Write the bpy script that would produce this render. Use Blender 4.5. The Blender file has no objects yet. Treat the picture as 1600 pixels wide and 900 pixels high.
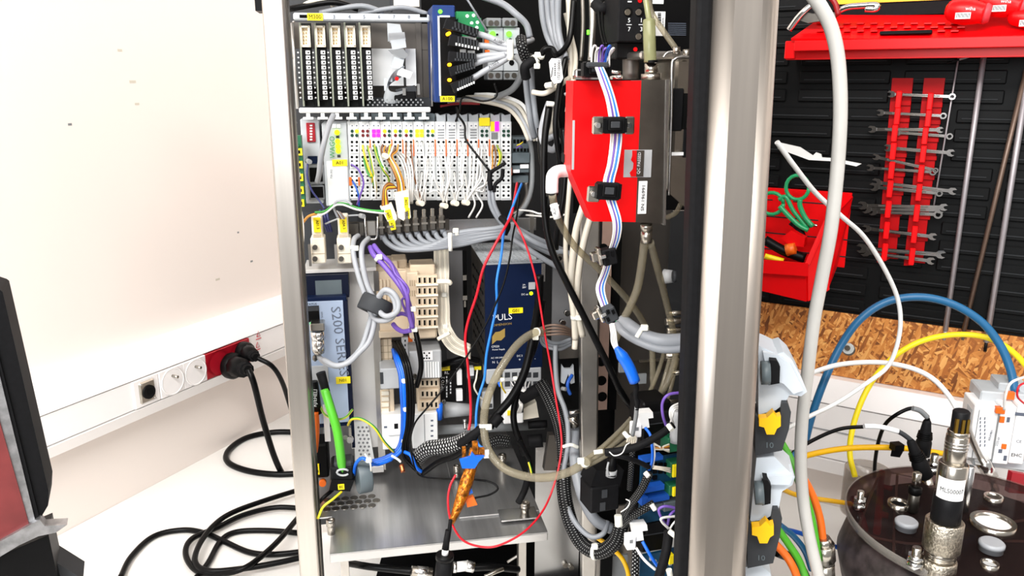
import bpy, bmesh, math, random
from mathutils import Vector, Matrix
random.seed(7)
S = bpy.context.scene
COL = S.collection
# ---------------------------------------------------------------- camera, world, lights, exposure
FPX = 1250.0; PITCH = math.radians(14.5); CAMZ = 1.42
cd = bpy.data.cameras.new('camera'); cam = bpy.data.objects.new('camera', cd); COL.objects.link(cam)
cam.location = (0, 0, CAMZ); cam.rotation_euler = (math.pi/2 - PITCH, 0, 0)
cd.sensor_width = 36; cd.lens = 36*FPX/1600; cd.clip_start = .02; cd.clip_end = 50
S.camera = cam
W = bpy.data.worlds.new('room_light'); S.world = W; W.use_nodes = True
bg = W.node_tree.nodes['Background']; bg.inputs[0].default_value = (1.0, .975, .95, 1); bg.inputs[1].default_value = .40
def area(name, loc, target, sx, sy, power, col=(1, .97, .93)):
    l = bpy.data.lights.new(name, 'AREA'); l.shape = 'RECTANGLE'; l.size = sx; l.size_y = sy; l.energy = power; l.color = col
    o = bpy.data.objects.new(name, l); COL.objects.link(o); o.location = loc
    o.rotation_euler = (Vector(target) - Vector(loc)).to_track_quat('-Z', 'Y').to_euler(); return o
area('ceiling_lamp', (-.65, -.55, 2.7), (-.25, .95, 1.1), 1.5, .35, 40)
area('ceiling_lamp', (.75, -.6, 2.7), (.25, .95, 1.1), 1.5, .35, 18)
area('front_fill', (-.8, -1.3, 1.85), (-.1, 1.0, 1.2), 1.3, 1.0, 27, (.96, .98, 1))  # added fill from the front to brighten the cabinet, no window known
vs = S.view_settings; vs.view_transform = 'Standard'; vs.look = 'None'; vs.gamma = 1; vs.use_curve_mapping = False; vs.exposure = .32
# ---------------------------------------------------------------- helpers
cp, sp = math.cos(PITCH), math.sin(PITCH)
def ray(px, py):
    xc = (px-800)/FPX; yd = (py-450)/FPX
    return Vector((xc, cp - yd*sp, -sp - yd*cp))
CAM = Vector((0, 0, CAMZ))
def P(px, py, Y):
    d = ray(px, py); return CAM + d*(Y/d.y)
def PZ(px, py, z):
    d = ray(px, py); return CAM + d*((z-CAMZ)/d.z)
def lin(c):
    return tuple((x/12.92 if x <= .04045 else ((x+.055)/1.055)**2.4) for x in (v/255 for v in c))
MATS = {}
def mk(name, rgb, rough=.45, metal=0., nz=.10, ns=60, bump=0., emit=0, trans=0, alpha=1, stretch=None, rgb2=None, coat=0, spec=None):
    m = bpy.data.materials.new(name); m.use_nodes = True; nt = m.node_tree; N = nt.nodes; b = N['Principled BSDF']
    c = lin(rgb)
    if max(rgb) < 80 and not metal: spec = .14     # dark plastics and rubber are dull
    b.inputs['Roughness'].default_value = rough; b.inputs['Metallic'].default_value = metal
    if coat: b.inputs['Coat Weight'].default_value = coat
    if spec is not None: b.inputs['Specular IOR Level'].default_value = spec
    tc = N.new('ShaderNodeTexCoord'); mp = N.new('ShaderNodeMapping'); nt.links.new(tc.outputs['Object'], mp.inputs[0])
    if stretch: mp.inputs['Scale'].default_value = stretch
    no = N.new('ShaderNodeTexNoise'); no.inputs['Scale'].default_value = ns; no.inputs['Detail'].default_value = 4
    nt.links.new(mp.outputs[0], no.inputs['Vector'])
    rp = N.new('ShaderNodeValToRGB'); rp.color_ramp.elements[0].position = .35; rp.color_ramp.elements[1].position = .65
    d = lin(rgb2) if rgb2 else tuple(v*(1-nz) for v in c)
    rp.color_ramp.elements[0].color = (*d, 1); rp.color_ramp.elements[1].color = (*c, 1)
    nt.links.new(no.outputs['Fac'], rp.inputs[0]); nt.links.new(rp.outputs[0], b.inputs['Base Color'])
    if bump:
        bp = N.new('ShaderNodeBump'); bp.inputs['Strength'].default_value = bump; bp.inputs['Distance'].default_value = .002
        nt.links.new(no.outputs['Fac'], bp.inputs['Height']); nt.links.new(bp.outputs[0], b.inputs['Normal'])
    if emit:
        b.inputs['Emission Color'].default_value = (*c, 1); b.inputs['Emission Strength'].default_value = emit
    if trans: b.inputs['Transmission Weight'].default_value = trans; b.inputs['IOR'].default_value = 1.3
    MATS[name] = m; return m
def smooth_path(pts, k=7):
    out = []; n = len(pts)
    if n < 3:
        return [pts[0].lerp(pts[-1], i/4) for i in range(5)]
    for i in range(n-1):
        a = pts[i-1] if i else pts[0]*2-pts[1]; b, c = pts[i], pts[i+1]; d = pts[i+2] if i+2 < n else pts[-1]*2-pts[-2]
        for j in range(k):
            t = j/k; t2 = t*t; t3 = t2*t
            out.append((b*2 + (c-a)*t + (a*2-b*5+c*4-d)*t2 + (b*3-a-c*3+d)*t3)*.5)
    out.append(pts[-1]); return out
class MB:
    def __init__(s): s.v = []; s.f = []; s.sm = []; s.uv = []; s.mi = []
    def face(s, idx, sm=False, uv=None, m=0): s.f.append(idx); s.sm.append(sm); s.uv.append(uv); s.mi.append(m)
    def box(s, x0, y0, z0, x1, y1, z1, c=0, m=0, M=None):
        x0, x1 = min(x0, x1), max(x0, x1); y0, y1 = min(y0, y1), max(y0, y1); z0, z1 = min(z0, z1), max(z0, z1)
        o = len(s.v); T = (lambda p: M @ p) if M else (lambda p: p)
        c = min(c, .49*min(x1-x0, y1-y0, z1-z0))
        if c <= 0:
            for X in (x0, x1):
                for Y in (y0, y1):
                    for Z in (z0, z1): s.v.append(T(Vector((X, Y, Z))))
            for q in ((0, 1, 3, 2), (4, 6, 7, 5), (0, 4, 5, 1), (2, 3, 7, 6), (0, 2, 6, 4), (1, 5, 7, 3)): s.face([o+i for i in q], m=m)
            return s
        lo = (x0, y0, z0); hi = (x1, y1, z1); idx = {}
        for sg in [(a, b, d) for a in (0, 1) for b in (0, 1) for d in (0, 1)]:
            for k in range(3):
                p = [(hi[i] if sg[i] else lo[i]) if i == k else ((hi[i]-c) if sg[i] else (lo[i]+c)) for i in range(3)]
                idx[sg, k] = len(s.v); s.v.append(T(Vector(p)))
        for k in range(3):
            i, j = (k+1) % 3, (k+2) % 3
            for sv in (0, 1):
                q = []
                for a, b in ((0, 0), (1, 0), (1, 1), (0, 1)):
                    t = [0]*3; t[k] = sv; t[i] = a; t[j] = b; q.append(idx[tuple(t), k])
                s.face(q, m=m)
            for a in (0, 1):
                for b in (0, 1):
                    t0 = [0]*3; t0[i] = a; t0[j] = b; t1 = list(t0); t1[k] = 1; t0 = tuple(t0); t1 = tuple(t1)
                    s.face([idx[t0, i], idx[t1, i], idx[t1, j], idx[t0, j]], m=m)
        for sg in [(a, b, d) for a in (0, 1) for b in (0, 1) for d in (0, 1)]: s.face([idx[sg, 0], idx[sg, 1], idx[sg, 2]], m=m)
        return s
    def sweep(s, pts, r, n=8, m=0, cap=True, flat=None):
        o = len(s.v); L = 0; K = len(pts); prev = None
        rs = r if isinstance(r, (list, tuple)) else [r]*K
        for i, p in enumerate(pts):
            t = (pts[min(i+1, K-1)] - pts[max(i-1, 0)])
            if t.length < 1e-9: t = Vector((0, 0, 1))
            t.normalize()
            if prev is None:
                a = Vector((0, 0, 1)) if abs(t.z) < .8 else Vector((1, 0, 0))
                nrm = (a - t*a.dot(t)).normalized()
            else:
                nrm = prev - t*prev.dot(t)
                nrm = nrm.normalized() if nrm.length > 1e-6 else prev
            prev = nrm; bn = t.cross(nrm)
            for k in range(n):
                an = 2*math.pi*k/n
                s.v.append(p + (nrm*math.cos(an) + bn*math.sin(an))*rs[i])
        for i in range(K-1):
            l2 = L + (pts[i+1]-pts[i]).length
            for k in range(n):
                k2 = (k+1) % n
                s.face([o+i*n+k, o+i*n+k2, o+(i+1)*n+k2, o+(i+1)*n+k], True, [(k/n, L), ((k+1)/n, L), ((k+1)/n, l2), (k/n, l2)], m)
            L = l2
        if cap:
            s.face([o+k for k in range(n)][::-1], m=m); s.face([o+(K-1)*n+k for k in range(n)], m=m)
        return s
    def cyl(s, a, b, r, n=12, r2=None, m=0):
        a, b = Vector(a), Vector(b); return s.sweep([a, b], [r, r if r2 is None else r2], n, m)
    def lathe(s, prof, org=(0, 0, 0), ax='z', n=24, m=0, cap=True):   # prof: list of (r, h); sharp rings duplicated
        o = len(s.v); org = Vector(org)
        for r, h in prof:
            for k in range(n):
                a = 2*math.pi*k/n; c, d = r*math.cos(a), r*math.sin(a)
                s.v.append(org + (Vector((c, d, h)) if ax == 'z' else Vector((c, h, d)) if ax == 'y' else Vector((h, c, d))))
        for i in range(len(prof)-1):
            for k in range(n):
                k2 = (k+1) % n; s.face([o+i*n+k, o+i*n+k2, o+(i+1)*n+k2, o+(i+1)*n+k], abs(prof[i][0]-prof[i+1][0]) < abs(prof[i][1]-prof[i+1][1])*3, m=m)
        if cap: s.face([o+k for k in range(n)], m=m); s.face([o+(len(prof)-1)*n+k for k in range(n)], m=m)
        return s
    def prism(s, pts, y0, y1, m=0):     # pts (x,z) polygon in xz, extruded in y
        o = len(s.v); n = len(pts)
        for y in (y0, y1):
            for x, z in pts: s.v.append(Vector((x, y, z)))
        s.face([o+i for i in range(n)], m=m); s.face([o+n+i for i in range(n)][::-1], m=m)
        for i in range(n): s.face([o+i, o+(i+1) % n, o+n+(i+1) % n, o+n+i], m=m)
        return s
    def done(s, name, mats, parent=None, loc=None, fix=True):
        if not isinstance(mats, (list, tuple)): mats = [mats]
        if loc is not None:
            l = Vector(loc); s.v = [p-l for p in s.v]
        me = bpy.data.meshes.new(name); me.from_pydata([tuple(p) for p in s.v], [], s.f)
        me.polygons.foreach_set('use_smooth', s.sm); me.polygons.foreach_set('material_index', s.mi)
        if any(s.uv):
            ul = me.uv_layers.new(name='uv'); k = 0
            for fi, f in enumerate(s.f):
                u = s.uv[fi]
                for j in range(len(f)):
                    if u: ul.data[k].uv = u[j]
                    k += 1
        if fix:
            bm = bmesh.new(); bm.from_mesh(me); bmesh.ops.recalc_face_normals(bm, faces=bm.faces); bm.to_mesh(me); bm.free()
        for q in mats: me.materials.append(MATS[q] if isinstance(q, str) else q)
        o = bpy.data.objects.new(name, me); COL.objects.link(o)
        if loc is not None: o.location = loc
        if parent: o.parent = parent
        return o
def tag(o, label, cat, group=None, kind=None):
    if label: o['label'] = label
    if cat: o['category'] = cat
    if group: o['group'] = group
    if kind: o['kind'] = kind
    return o
TREES = {}
def dup(root, loc=None, label=None):     # copies a thing with its parts and sub-parts
    if root not in TREES: TREES[root] = [(c, [g for g in c.children]) for c in root.children]
    r = root.copy(); COL.objects.link(r)
    if loc is not None: r.location = loc
    if label: r['label'] = label
    for ch, gs in TREES[root]:
        c = ch.copy(); COL.objects.link(c); c.parent = r
        for g in gs:
            d = g.copy(); COL.objects.link(d); d.parent = c
    return r
FONT_CACHE = {}
def text_mesh(s):
    if s in FONT_CACHE: return FONT_CACHE[s]
    cu = bpy.data.curves.new('lettering', 'FONT'); cu.body = s; cu.size = 1/.69; cu.align_x = 'CENTER'; cu.align_y = 'CENTER'; cu.resolution_u = 2; cu.extrude = .02
    o = bpy.data.objects.new('lettering', cu); COL.objects.link(o); bpy.context.view_layer.update()
    me = bpy.data.meshes.new_from_object(o.evaluated_get(bpy.context.evaluated_depsgraph_get()))
    bpy.data.objects.remove(o); FONT_CACHE[s] = me; return me
YAW = 10
class T:
    """a thing standing on a vertical plane: local x right, y away from the camera, z up, metres"""
    def __init__(s, name, label, cat, px, py, Y, yaw=YAW, group=None, tilt=0, roll=0, kind=None, parent=None):
        s.o = P(px, py, Y); s.R = Matrix.Rotation(math.radians(yaw), 3, 'Z') @ Matrix.Rotation(math.radians(tilt), 3, 'X') @ Matrix.Rotation(math.radians(roll), 3, 'Y')
        s.Ri = s.R.transposed(); s.root = bpy.data.objects.new(name, None); COL.objects.link(s.root)
        s.root.empty_display_size = .02
        s.root.location = s.o; s.root.rotation_euler = s.R.to_euler(); s.k = Y/FPX
        if parent: s.root.parent = parent
        tag(s.root, label, cat, group, kind)
    def L(s, px, py, w=0):              # pixel -> local (x, z) at w mm in front of the plane
        c = s.Ri @ (CAM - s.o); d = s.Ri @ ray(px, py); t = (-w*.001 - c.y)/d.y; p = c + d*t; return p.x, p.z
    def L3(s, px, py, w=0):
        x, z = s.L(px, py, w); return Vector((x, -w*.001, z))
    def rect(s, x0, y0, x1, y1, w):
        xm, ym = (x0+x1)/2, (y0+y1)/2
        a = s.L(x0, ym, w)[0]; b = s.L(x1, ym, w)[0]; t = s.L(xm, y0, w)[1]; u = s.L(xm, y1, w)[1]; return a, u, b, t
    # lists of pieces: pieces 8 px or larger become objects of their own, smaller ones one 'stuff' part; a leading '+' joins touching solids into one part
    def many(s, name, items, size, build, mat, parent):
        if name[0] == '+' or len(items) == 1:
            m = MB(); [build(m, i) for i in items]; return m.done(name.lstrip('+'), mat, parent or s.root)
        big = [i for i in items if size(i) >= 8]; small = [i for i in items if size(i) < 8]; o = None
        for i in big: m = MB(); build(m, i); o = m.done(name, mat, parent or s.root)
        if small:
            m = MB(); [build(m, i) for i in small]; o = m.done(name, mat, parent or s.root)
            if len(small) > 1: o['kind'] = 'stuff'
        return o
    def bx(s, name, mat, rects, parent=None, c=0):
        def B(m, r):
            x0, y0, x1, y1, w, d = r[:6]; a, u, b, t = s.rect(x0, y0, x1, y1, w)
            m.box(a, -w*.001, u, b, (-w+d)*.001, t, r[6]*.001 if len(r) > 6 else c*.001)
        return s.many(name, rects, lambda r: max(abs(r[2]-r[0]), abs(r[3]-r[1])), B, mat, parent)
    def cy(s, name, mat, cs, parent=None, n=12):    # (px,py,rpx,w,d) discs facing the camera
        def B(m, c):
            px, py, r, w, d = c; x, z = s.L(px, py, w); m.cyl((x, -w*.001, z), (x, (-w+d)*.001, z), r*s.k, n)
        return s.many(name, cs, lambda c: c[2]*2, B, mat, parent)
    def rod(s, name, mat, rs, parent=None, n=12):   # (x0,y0,w0,x1,y1,w1,rpx[,rpx2])
        def B(m, r): m.cyl(s.L3(r[0], r[1], r[2]), s.L3(r[3], r[4], r[5]), r[6]*s.k, n, r[7]*s.k if len(r) > 7 else None)
        return s.many(name, rs, lambda r: max(abs(r[3]-r[0]), abs(r[4]-r[1]), 2*r[6]), B, mat, parent)
    def pg(s, name, mat, polys, parent=None):       # ([(px,py)..], w, d)
        def B(m, p): m.prism([s.L(x, y, p[1]) for x, y in p[0]], -p[1]*.001, (-p[1]+p[2])*.001)
        return s.many(name, polys, lambda p: 20, B, mat, parent)
    def tube(s, name, mat, pts, wpx, parent=None, n=8, k=6):  # local tube through (px,py,w)
        m = MB(); m.sweep(smooth_path([s.L3(*p) for p in pts], k), wpx/2*s.k, n); return m.done(name, mat, parent or s.root)
    def tx(s, txt, px, py, h, mat, w=0, rot=0, parent=None, label=None, sx=1):
        me = text_mesh(txt).copy(); me.materials.clear(); me.materials.append(MATS[mat])
        o = bpy.data.objects.new('lettering', me); COL.objects.link(o); o.parent = parent or s.root
        x, z = s.L(px, py, w); hh = h*s.k; o.location = (x, -w*.001-.0001, z)
        o.rotation_euler = (Matrix.Rotation(math.radians(rot), 3, 'Y') @ Matrix.Rotation(math.pi/2, 3, 'X')).to_euler()
        o.scale = (hh*sx, hh, min(hh, .004)); return o
def cable(name, label, pts, wpx, mat, cat='cable', group=None, n=8, k=7, ties=(), tmat='tie_white', parent=None):
    pp = [P(*p) for p in pts]; sm = smooth_path(pp, k)
    Ym = sum(p[2] for p in pts)/len(pts); r = wpx/2*Ym/FPX
    o = MB().sweep(sm, r, n).done(name, mat, parent, parent.location if parent else pp[0], fix=False)
    if parent: o.location = (0, 0, 0)
    if not parent: tag(o, label, cat, group)
    for t in ties:                       # t = fraction along the cable; a small strap with its lock head
        q = sm[min(len(sm)-2, max(1, int(t*(len(sm)-1))))] ; i = sm.index(q); tt = (sm[i+1]-sm[i-1]).normalized()
        m = MB(); m.sweep([q-tt*.0018, q+tt*.0018], r*1.14, 12)
        side = tt.cross(Vector((0, 1, 0))).normalized(); hc = q + side*(r*1.2) - Vector((0, r*.7, 0))
        m.box(hc.x-.003, hc.y-.002, hc.z-.0025, hc.x+.003, hc.y+.002, hc.z+.0025, .0006)
        m.v = [v - (Vector((0, 0, 0)) if parent else pp[0]) for v in m.v]
        m.done('cable_tie', tmat, o)
    return o
ORD = ['leftmost', 'second', 'third', 'fourth', 'fifth', 'sixth', 'seventh', 'eighth', 'ninth', 'tenth', 'eleventh', 'twelfth', 'thirteenth', 'fourteenth', 'fifteenth']
# ---------------------------------------------------------------- materials
for a in [
 ('wall_paint', (240, 230, 223), .6, 0, .02, 3), ('table_top', (244, 242, 238), .35, 0, .03, 8), ('trunk_white', (246, 243, 242), .35, 0, .02, 10),
 ('floor_grey', (120, 118, 115), .6), ('white', (240, 241, 240), .4, 0, .03), ('module_white', (226, 229, 230), .42, 0, .05, 90), ('cream', (240, 232, 214), .45, 0, .06),
 ('beige', (217, 198, 172), .45, 0, .07), ('beige_dark', (176, 158, 132), .5), ('black', (11, 11, 12), .42, 0, .2, 60, 0, 0, 0, 1, None, None, 0, .3), ('black_soft', (19, 19, 21), .65, 0, .25, 200, 0, 0, 0, 1, None, None, 0, .25), ('rubber', (17, 17, 19), .62, 0, .3, 250, 0, 0, 0, 1, None, None, 0, .25),
 ('void', (6, 6, 6), .9), ('dark_grey', (58, 60, 63), .5), ('slate', (92, 103, 108), .45), ('mid_grey', (130, 133, 135), .45), ('light_grey', (188, 193, 197), .4, 0, .05), ('hood_grey', (200, 208, 216), .42, 0, .05, 30),
 ('cable_grey', (132, 136, 142), .42, 0, .05), ('cable_light', (160, 163, 168), .42, 0, .04), ('cable_white', (240, 240, 238), .38, 0, .02), ('cable_beige', (206, 199, 184), .45, 0, .05), ('cable_black', (10, 10, 11), .3, 0, .2, 60, 0, 0, 0, 1, None, None, 0, .35),
 ('navy', (14, 27, 56), .38, 0, .1), ('switch_blue', (12, 48, 110), .38, 0, .1), ('panel_blue', (160, 176, 200), .4, 0, .04), ('navy_dark', (16, 22, 42), .45),
 ('red', (232, 5, 12), .35, 0, .05, 60, 0, 0, 0, 1, None, None, 0, .3), ('red_dark', (150, 8, 16), .4, 0, .1), ('red_case', (122, 48, 48), .5, 0, .25, 40), ('socket_red', (168, 14, 34), .35),
 ('yellow', (250, 226, 20), .45, 0, .03), ('lever_yellow', (250, 190, 8), .4, 0, .04), ('orange', (240, 110, 24), .42, 0, .05), ('green_cable', (84, 184, 44), .4, 0, .05), ('green_pcb', (30, 104, 70), .4, 0, .2), ('green_conn', (34, 140, 84), .4), ('green_ring', (34, 170, 110), .3),
 ('pcb_blue', (14, 66, 98), .4, 0, .25, 150), ('card_pcb', (34, 36, 36), .5, 0, .3, 300), ('card_edge', (150, 156, 140), .5),
 ('wire_white', (238, 236, 232), .4, 0, .03), ('wire_yellow', (238, 206, 40), .4), ('wire_green', (60, 150, 60), .4), ('wire_brown', (120, 74, 40), .4), ('wire_orange', (206, 140, 40), .4), ('wire_red', (214, 22, 40), .32), ('wire_blue', (44, 130, 226), .35), ('wire_violet', (116, 84, 176), .4), ('wire_navy', (48, 52, 110), .4), ('wire_black', (12, 12, 12), .35),
 ('blue', (12, 104, 226), .35), ('blue_cable', (32, 100, 146), .4, 0, .05), ('lan_blue', (30, 90, 190), .4), ('tie_white', (232, 232, 222), .35, 0, .02), ('tie_grey', (150, 152, 154), .4),
 ('steel', (196, 192, 186), .3, 1, .12, 50), ('steel_dark', (120, 116, 110), .38, 1, .2, 50), ('chrome', (225, 224, 222), .14, 1, .08), ('nickel', (190, 184, 174), .24, 1, .12), ('brass', (200, 160, 70), .3, 1), ('copper', (190, 110, 70), .35, 1), ('alu', (208, 208, 208), .27, 1, .1, 20), ('alu_scuffed', (196, 196, 198), .45, 1, .35, 120),
 ('panel_steel', (104, 99, 94), .42, .75, .15, 12), ('back_grey', (54, 55, 57), .5, .3, .2, 14), ('bracket_steel', (226, 224, 221), .3, .2, .06, 12), ('steel_flat', (112, 112, 114), .5, .2, .15, 14), ('tape_red', (190, 16, 30), .4), ('pink_panel', (178, 148, 134), .55),
 ('label_white', (246, 246, 246), .5, 0, .02), ('ink', (18, 18, 20), .6), ('ink_white', (236, 238, 240), .5), ('ink_grey', (96, 104, 120), .5), ('ink_green', (26, 150, 70), .5), ('ink_red', (214, 60, 70), .5), ('ink_gold', (186, 156, 84), .45, .4), ('label_grey', (176, 178, 180), .45),
 ('rod_grey', (170, 164, 168), .4, .3), ('rod_brown', (112, 92, 80), .4, .3), ('pegboard', (13, 14, 15), .5, 0, .2, 60, 0, 0, 0, 1, None, None, 0, .35), ('rack_red', (176, 4, 10), .45, 0, .06, 60, 0, 0, 0, 1, None, None, 0, .15), ('wrench_steel', (205, 202, 200), .13, 1, .2), ('pegboard_lit_edge', (44, 46, 48), .45), ('clear_grey', (158, 152, 140), .2), ('copper_tape', (200, 110, 24), .2, .6, .5, 60), ('scissor_green', (30, 160, 100), .35), ('bag_clear', (200, 205, 205), .2), ('glow_pink', (226, 120, 190), .3), ('glow_lime', (222, 236, 120), .3), ('sensor_black', (20, 20, 22), .45), ('hose_white', (196, 194, 189), .32, 0, .05)]:
    mk(*a)
mk('brushed', (204, 197, 189), .33, 1, .16, 70, bump=.03, stretch=(1, 1, .03))
mk('brushed_post', (178, 170, 162), .42, 1, .16, 70, bump=.03, stretch=(1, 1, .03))
mk('plate_alu', (196, 196, 196), .3, .85, .22, 12, stretch=(9, .5, 1))
mk('copper_tape', (226, 132, 30), .18, .6, .8, 260, bump=1.0)
mk('led_green', (90, 255, 40), emit=2.2); mk('led_lime', (205, 255, 10), emit=1.6); mk('led_amber', (255, 180, 20), emit=2.0); mk('led_magenta', (255, 20, 190), emit=1.3)
mk('led_dark', (44, 74, 62), .3); mk('led_darkred', (110, 24, 30), .3)
def glassy(name, rgb, rough, fac, tint):   # see-through plastic: part glass-like transparency, part solid surface
    m = mk(name, rgb, rough); nt = m.node_tree; N = nt.nodes
    t = N.new('ShaderNodeBsdfTransparent'); t.inputs[0].default_value = (*lin(tint), 1)
    x = N.new('ShaderNodeMixShader'); x.inputs[0].default_value = fac
    nt.links.new(t.outputs[0], x.inputs[1]); nt.links.new(N['Principled BSDF'].outputs[0], x.inputs[2])
    nt.links.new(x.outputs[0], N['Material Output'].inputs[0])
mk('knurled', (205, 196, 180), .35, 1, .5, 500, bump=.5)
glassy('clear_tube', (172, 164, 144), .12, .36, (225, 220, 205)); glassy('clear_tube_green', (170, 172, 130), .15, .5, (225, 225, 195)); glassy('acrylic', (66, 56, 55), .08, .2, (190, 172, 170)); mk('rim_grey', (84, 74, 74), .5, 0, .7, 60); glassy('cover_clear', (190, 184, 176), .12, .35, (235, 230, 226))
def braid(name, dark, light, su, sv, w=.30):      # black braided sleeve: crossing light threads from the tube's own unwrapped coordinates
    m = mk(name, dark, .5); nt = m.node_tree; N = nt.nodes; b = N['Principled BSDF']
    uv = N.new('ShaderNodeUVMap'); sx = N.new('ShaderNodeSeparateXYZ'); nt.links.new(uv.outputs[0], sx.inputs[0]); outs = []
    for sg in (1, -1):
        a = N.new('ShaderNodeMath'); a.operation = 'MULTIPLY'; a.inputs[1].default_value = su*sg; nt.links.new(sx.outputs[0], a.inputs[0])
        c = N.new('ShaderNodeMath'); c.operation = 'MULTIPLY_ADD'; c.inputs[1].default_value = sv; nt.links.new(sx.outputs[1], c.inputs[0]); nt.links.new(a.outputs[0], c.inputs[2])
        f = N.new('ShaderNodeMath'); f.operation = 'FRACT'; nt.links.new(c.outputs[0], f.inputs[0])
        g = N.new('ShaderNodeMath'); g.operation = 'LESS_THAN'; g.inputs[1].default_value = w; nt.links.new(f.outputs[0], g.inputs[0]); outs.append(g)
    x = N.new('ShaderNodeMath'); x.operation = 'MULTIPLY'; nt.links.new(outs[0].outputs[0], x.inputs[0]); nt.links.new(outs[1].outputs[0], x.inputs[1])
    mi = N.new('ShaderNodeMix'); mi.data_type = 'RGBA'; mi.inputs['A'].default_value = (*lin(dark), 1); mi.inputs['B'].default_value = (*lin(light), 1)
    nt.links.new(x.outputs[0], mi.inputs['Factor']); nt.links.new(mi.outputs['Result'], b.inputs['Base Color'])
braid('braid', (16, 16, 17), (196, 196, 196), 5, 300, .36); braid('braid_fine', (14, 14, 15), (150, 150, 150), 6, 420, .3); braid('braid_net', (12, 12, 13), (200, 200, 200), 7, 260, .5)
def striped(name, a, c, n):                        # two-colour wire: a stripe along the insulation
    m = mk(name, a, .4); nt = m.node_tree; N = nt.nodes
    uv = N.new('ShaderNodeUVMap'); sx = N.new('ShaderNodeSeparateXYZ'); nt.links.new(uv.outputs[0], sx.inputs[0])
    q = N.new('ShaderNodeMath'); q.operation = 'MULTIPLY'; q.inputs[1].default_value = n; nt.links.new(sx.outputs[0], q.inputs[0])
    f = N.new('ShaderNodeMath'); f.operation = 'FRACT'; nt.links.new(q.outputs[0], f.inputs[0])
    g = N.new('ShaderNodeMath'); g.operation = 'LESS_THAN'; g.inputs[1].default_value = .4; nt.links.new(f.outputs[0], g.inputs[0])
    mi = N.new('ShaderNodeMix'); mi.data_type = 'RGBA'; mi.inputs['A'].default_value = (*lin(a), 1); mi.inputs['B'].default_value = (*lin(c), 1)
    nt.links.new(g.outputs[0], mi.inputs['Factor']); nt.links.new(mi.outputs['Result'], N['Principled BSDF'].inputs['Base Color'])
striped('wire_earth', (226, 200, 40), (60, 140, 50), 2)
m = mk('osb', (206, 138, 62), .6); nt = m.node_tree; N = nt.nodes      # pressed strand board: overlapping stretched flakes
tc = N.new('ShaderNodeTexCoord'); prev = None
for i, (rot, sc) in enumerate([(.5, (44, 1, 230)), (-.6, (60, 1, 290)), (1.3, (70, 1, 330))]):
    mp = N.new('ShaderNodeMapping'); mp.inputs['Rotation'].default_value = (0, rot, 0); mp.inputs['Scale'].default_value = (1, 1, 1)
    m2 = N.new('ShaderNodeMapping'); m2.inputs['Scale'].default_value = sc; nt.links.new(tc.outputs['Object'], mp.inputs[0]); nt.links.new(mp.outputs[0], m2.inputs[0])
    v = N.new('ShaderNodeTexVoronoi'); v.inputs['Scale'].default_value = 1; nt.links.new(m2.outputs[0], v.inputs['Vector'])
    r = N.new('ShaderNodeValToRGB'); e = r.color_ramp.elements; cols = [(112, 60, 20), (176, 104, 42), (206, 134, 62), (232, 172, 98)]
    e[0].color = (*lin(cols[0]), 1); e[1].color = (*lin(cols[3]), 1)
    for pos, c in ((.3, cols[1]), (.62, cols[2])): x = e.new(pos); x.color = (*lin(c), 1)
    sp_ = N.new('ShaderNodeSeparateColor'); nt.links.new(v.outputs['Color'], sp_.inputs[0]); nt.links.new(sp_.outputs[0], r.inputs[0])
    if prev is None: prev = r.outputs[0]
    else:
        g = N.new('ShaderNodeMath'); g.operation = 'GREATER_THAN'; g.inputs[1].default_value = .55; nt.links.new(sp_.outputs[1], g.inputs[0])
        mi = N.new('ShaderNodeMix'); mi.data_type = 'RGBA'; nt.links.new(g.outputs[0], mi.inputs['Factor']); nt.links.new(prev, mi.inputs['A']); nt.links.new(r.outputs[0], mi.inputs['B']); prev = mi.outputs['Result']
nt.links.new(prev, N['Principled BSDF'].inputs['Base Color'])
# ---------------------------------------------------------------- the setting
TZ = CAMZ - .62
pl1 = PZ(258, 748, TZ); YL = 64; YR = -31
pr1 = PZ(1260, 790, TZ)
dl = Vector((math.cos(math.radians(YL)), math.sin(math.radians(YL)), 0)); dr = Vector((math.cos(math.radians(YR)), math.sin(math.radians(YR)), 0))
nl = Vector((-dl.y, dl.x, 0)); nr = Vector((-dr.y, dr.x, 0))          # pointing away from the camera
pr0 = pr1 + nr*.03                                                     # plaster behind the trunking and board
def hit(a, d, b, e):
    k = d.x*e.y - d.y*e.x; c = b-a; return a + d*((c.x*e.y-c.y*e.x)/k)
corner = hit(pl1, dl, pr0, dr)
def slab(name, a, b, n, z0, z1, mat):
    m = MB(); q = [a, b, b+n*.06, a+n*.06]
    for z in (z0, z1):
        for p in q: m.v.append(Vector((p.x, p.y, z)))
    for f in ((0, 1, 2, 3), (4, 5, 6, 7), (0, 1, 5, 4), (1, 2, 6, 5), (2, 3, 7, 6), (3, 0, 4, 7)): m.face(list(f))
    return m.done(name, mat)
tag(slab('wall_left', pl1-dl*1.7, corner, nl, 0, 2.6, 'wall_paint'), 'white painted wall with faint scuffs on the left', None, kind='structure')
tag(slab('wall_right', corner, pr0+dr*1.6, nr, 0, 2.6, 'wall_paint'), 'white wall behind the tool board on the right', None, kind='structure')
tag(MB().box(-3, -2.0, -.05, 3, 3.2, 0).done('floor', 'floor_grey'), 'grey floor under the workbench', None, kind='structure')
def poly_slab(pts, z0, z1):
    m = MB(); n = len(pts)
    for z in (z0, z1):
        for p in pts: m.v.append(Vector((p.x, p.y, z)))
    m.face(list(range(n))); m.face(list(range(n, 2*n)))
    for i in range(n): m.face([i, (i+1) % n, n+(i+1) % n, n+i])
    return m
wb = bpy.data.objects.new('workbench', None); COL.objects.link(wb); wb.location = (0, .8, 0)
tag(wb, 'white workbench top carrying the cabinet, black cords and round vessel', 'workbench')
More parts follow.
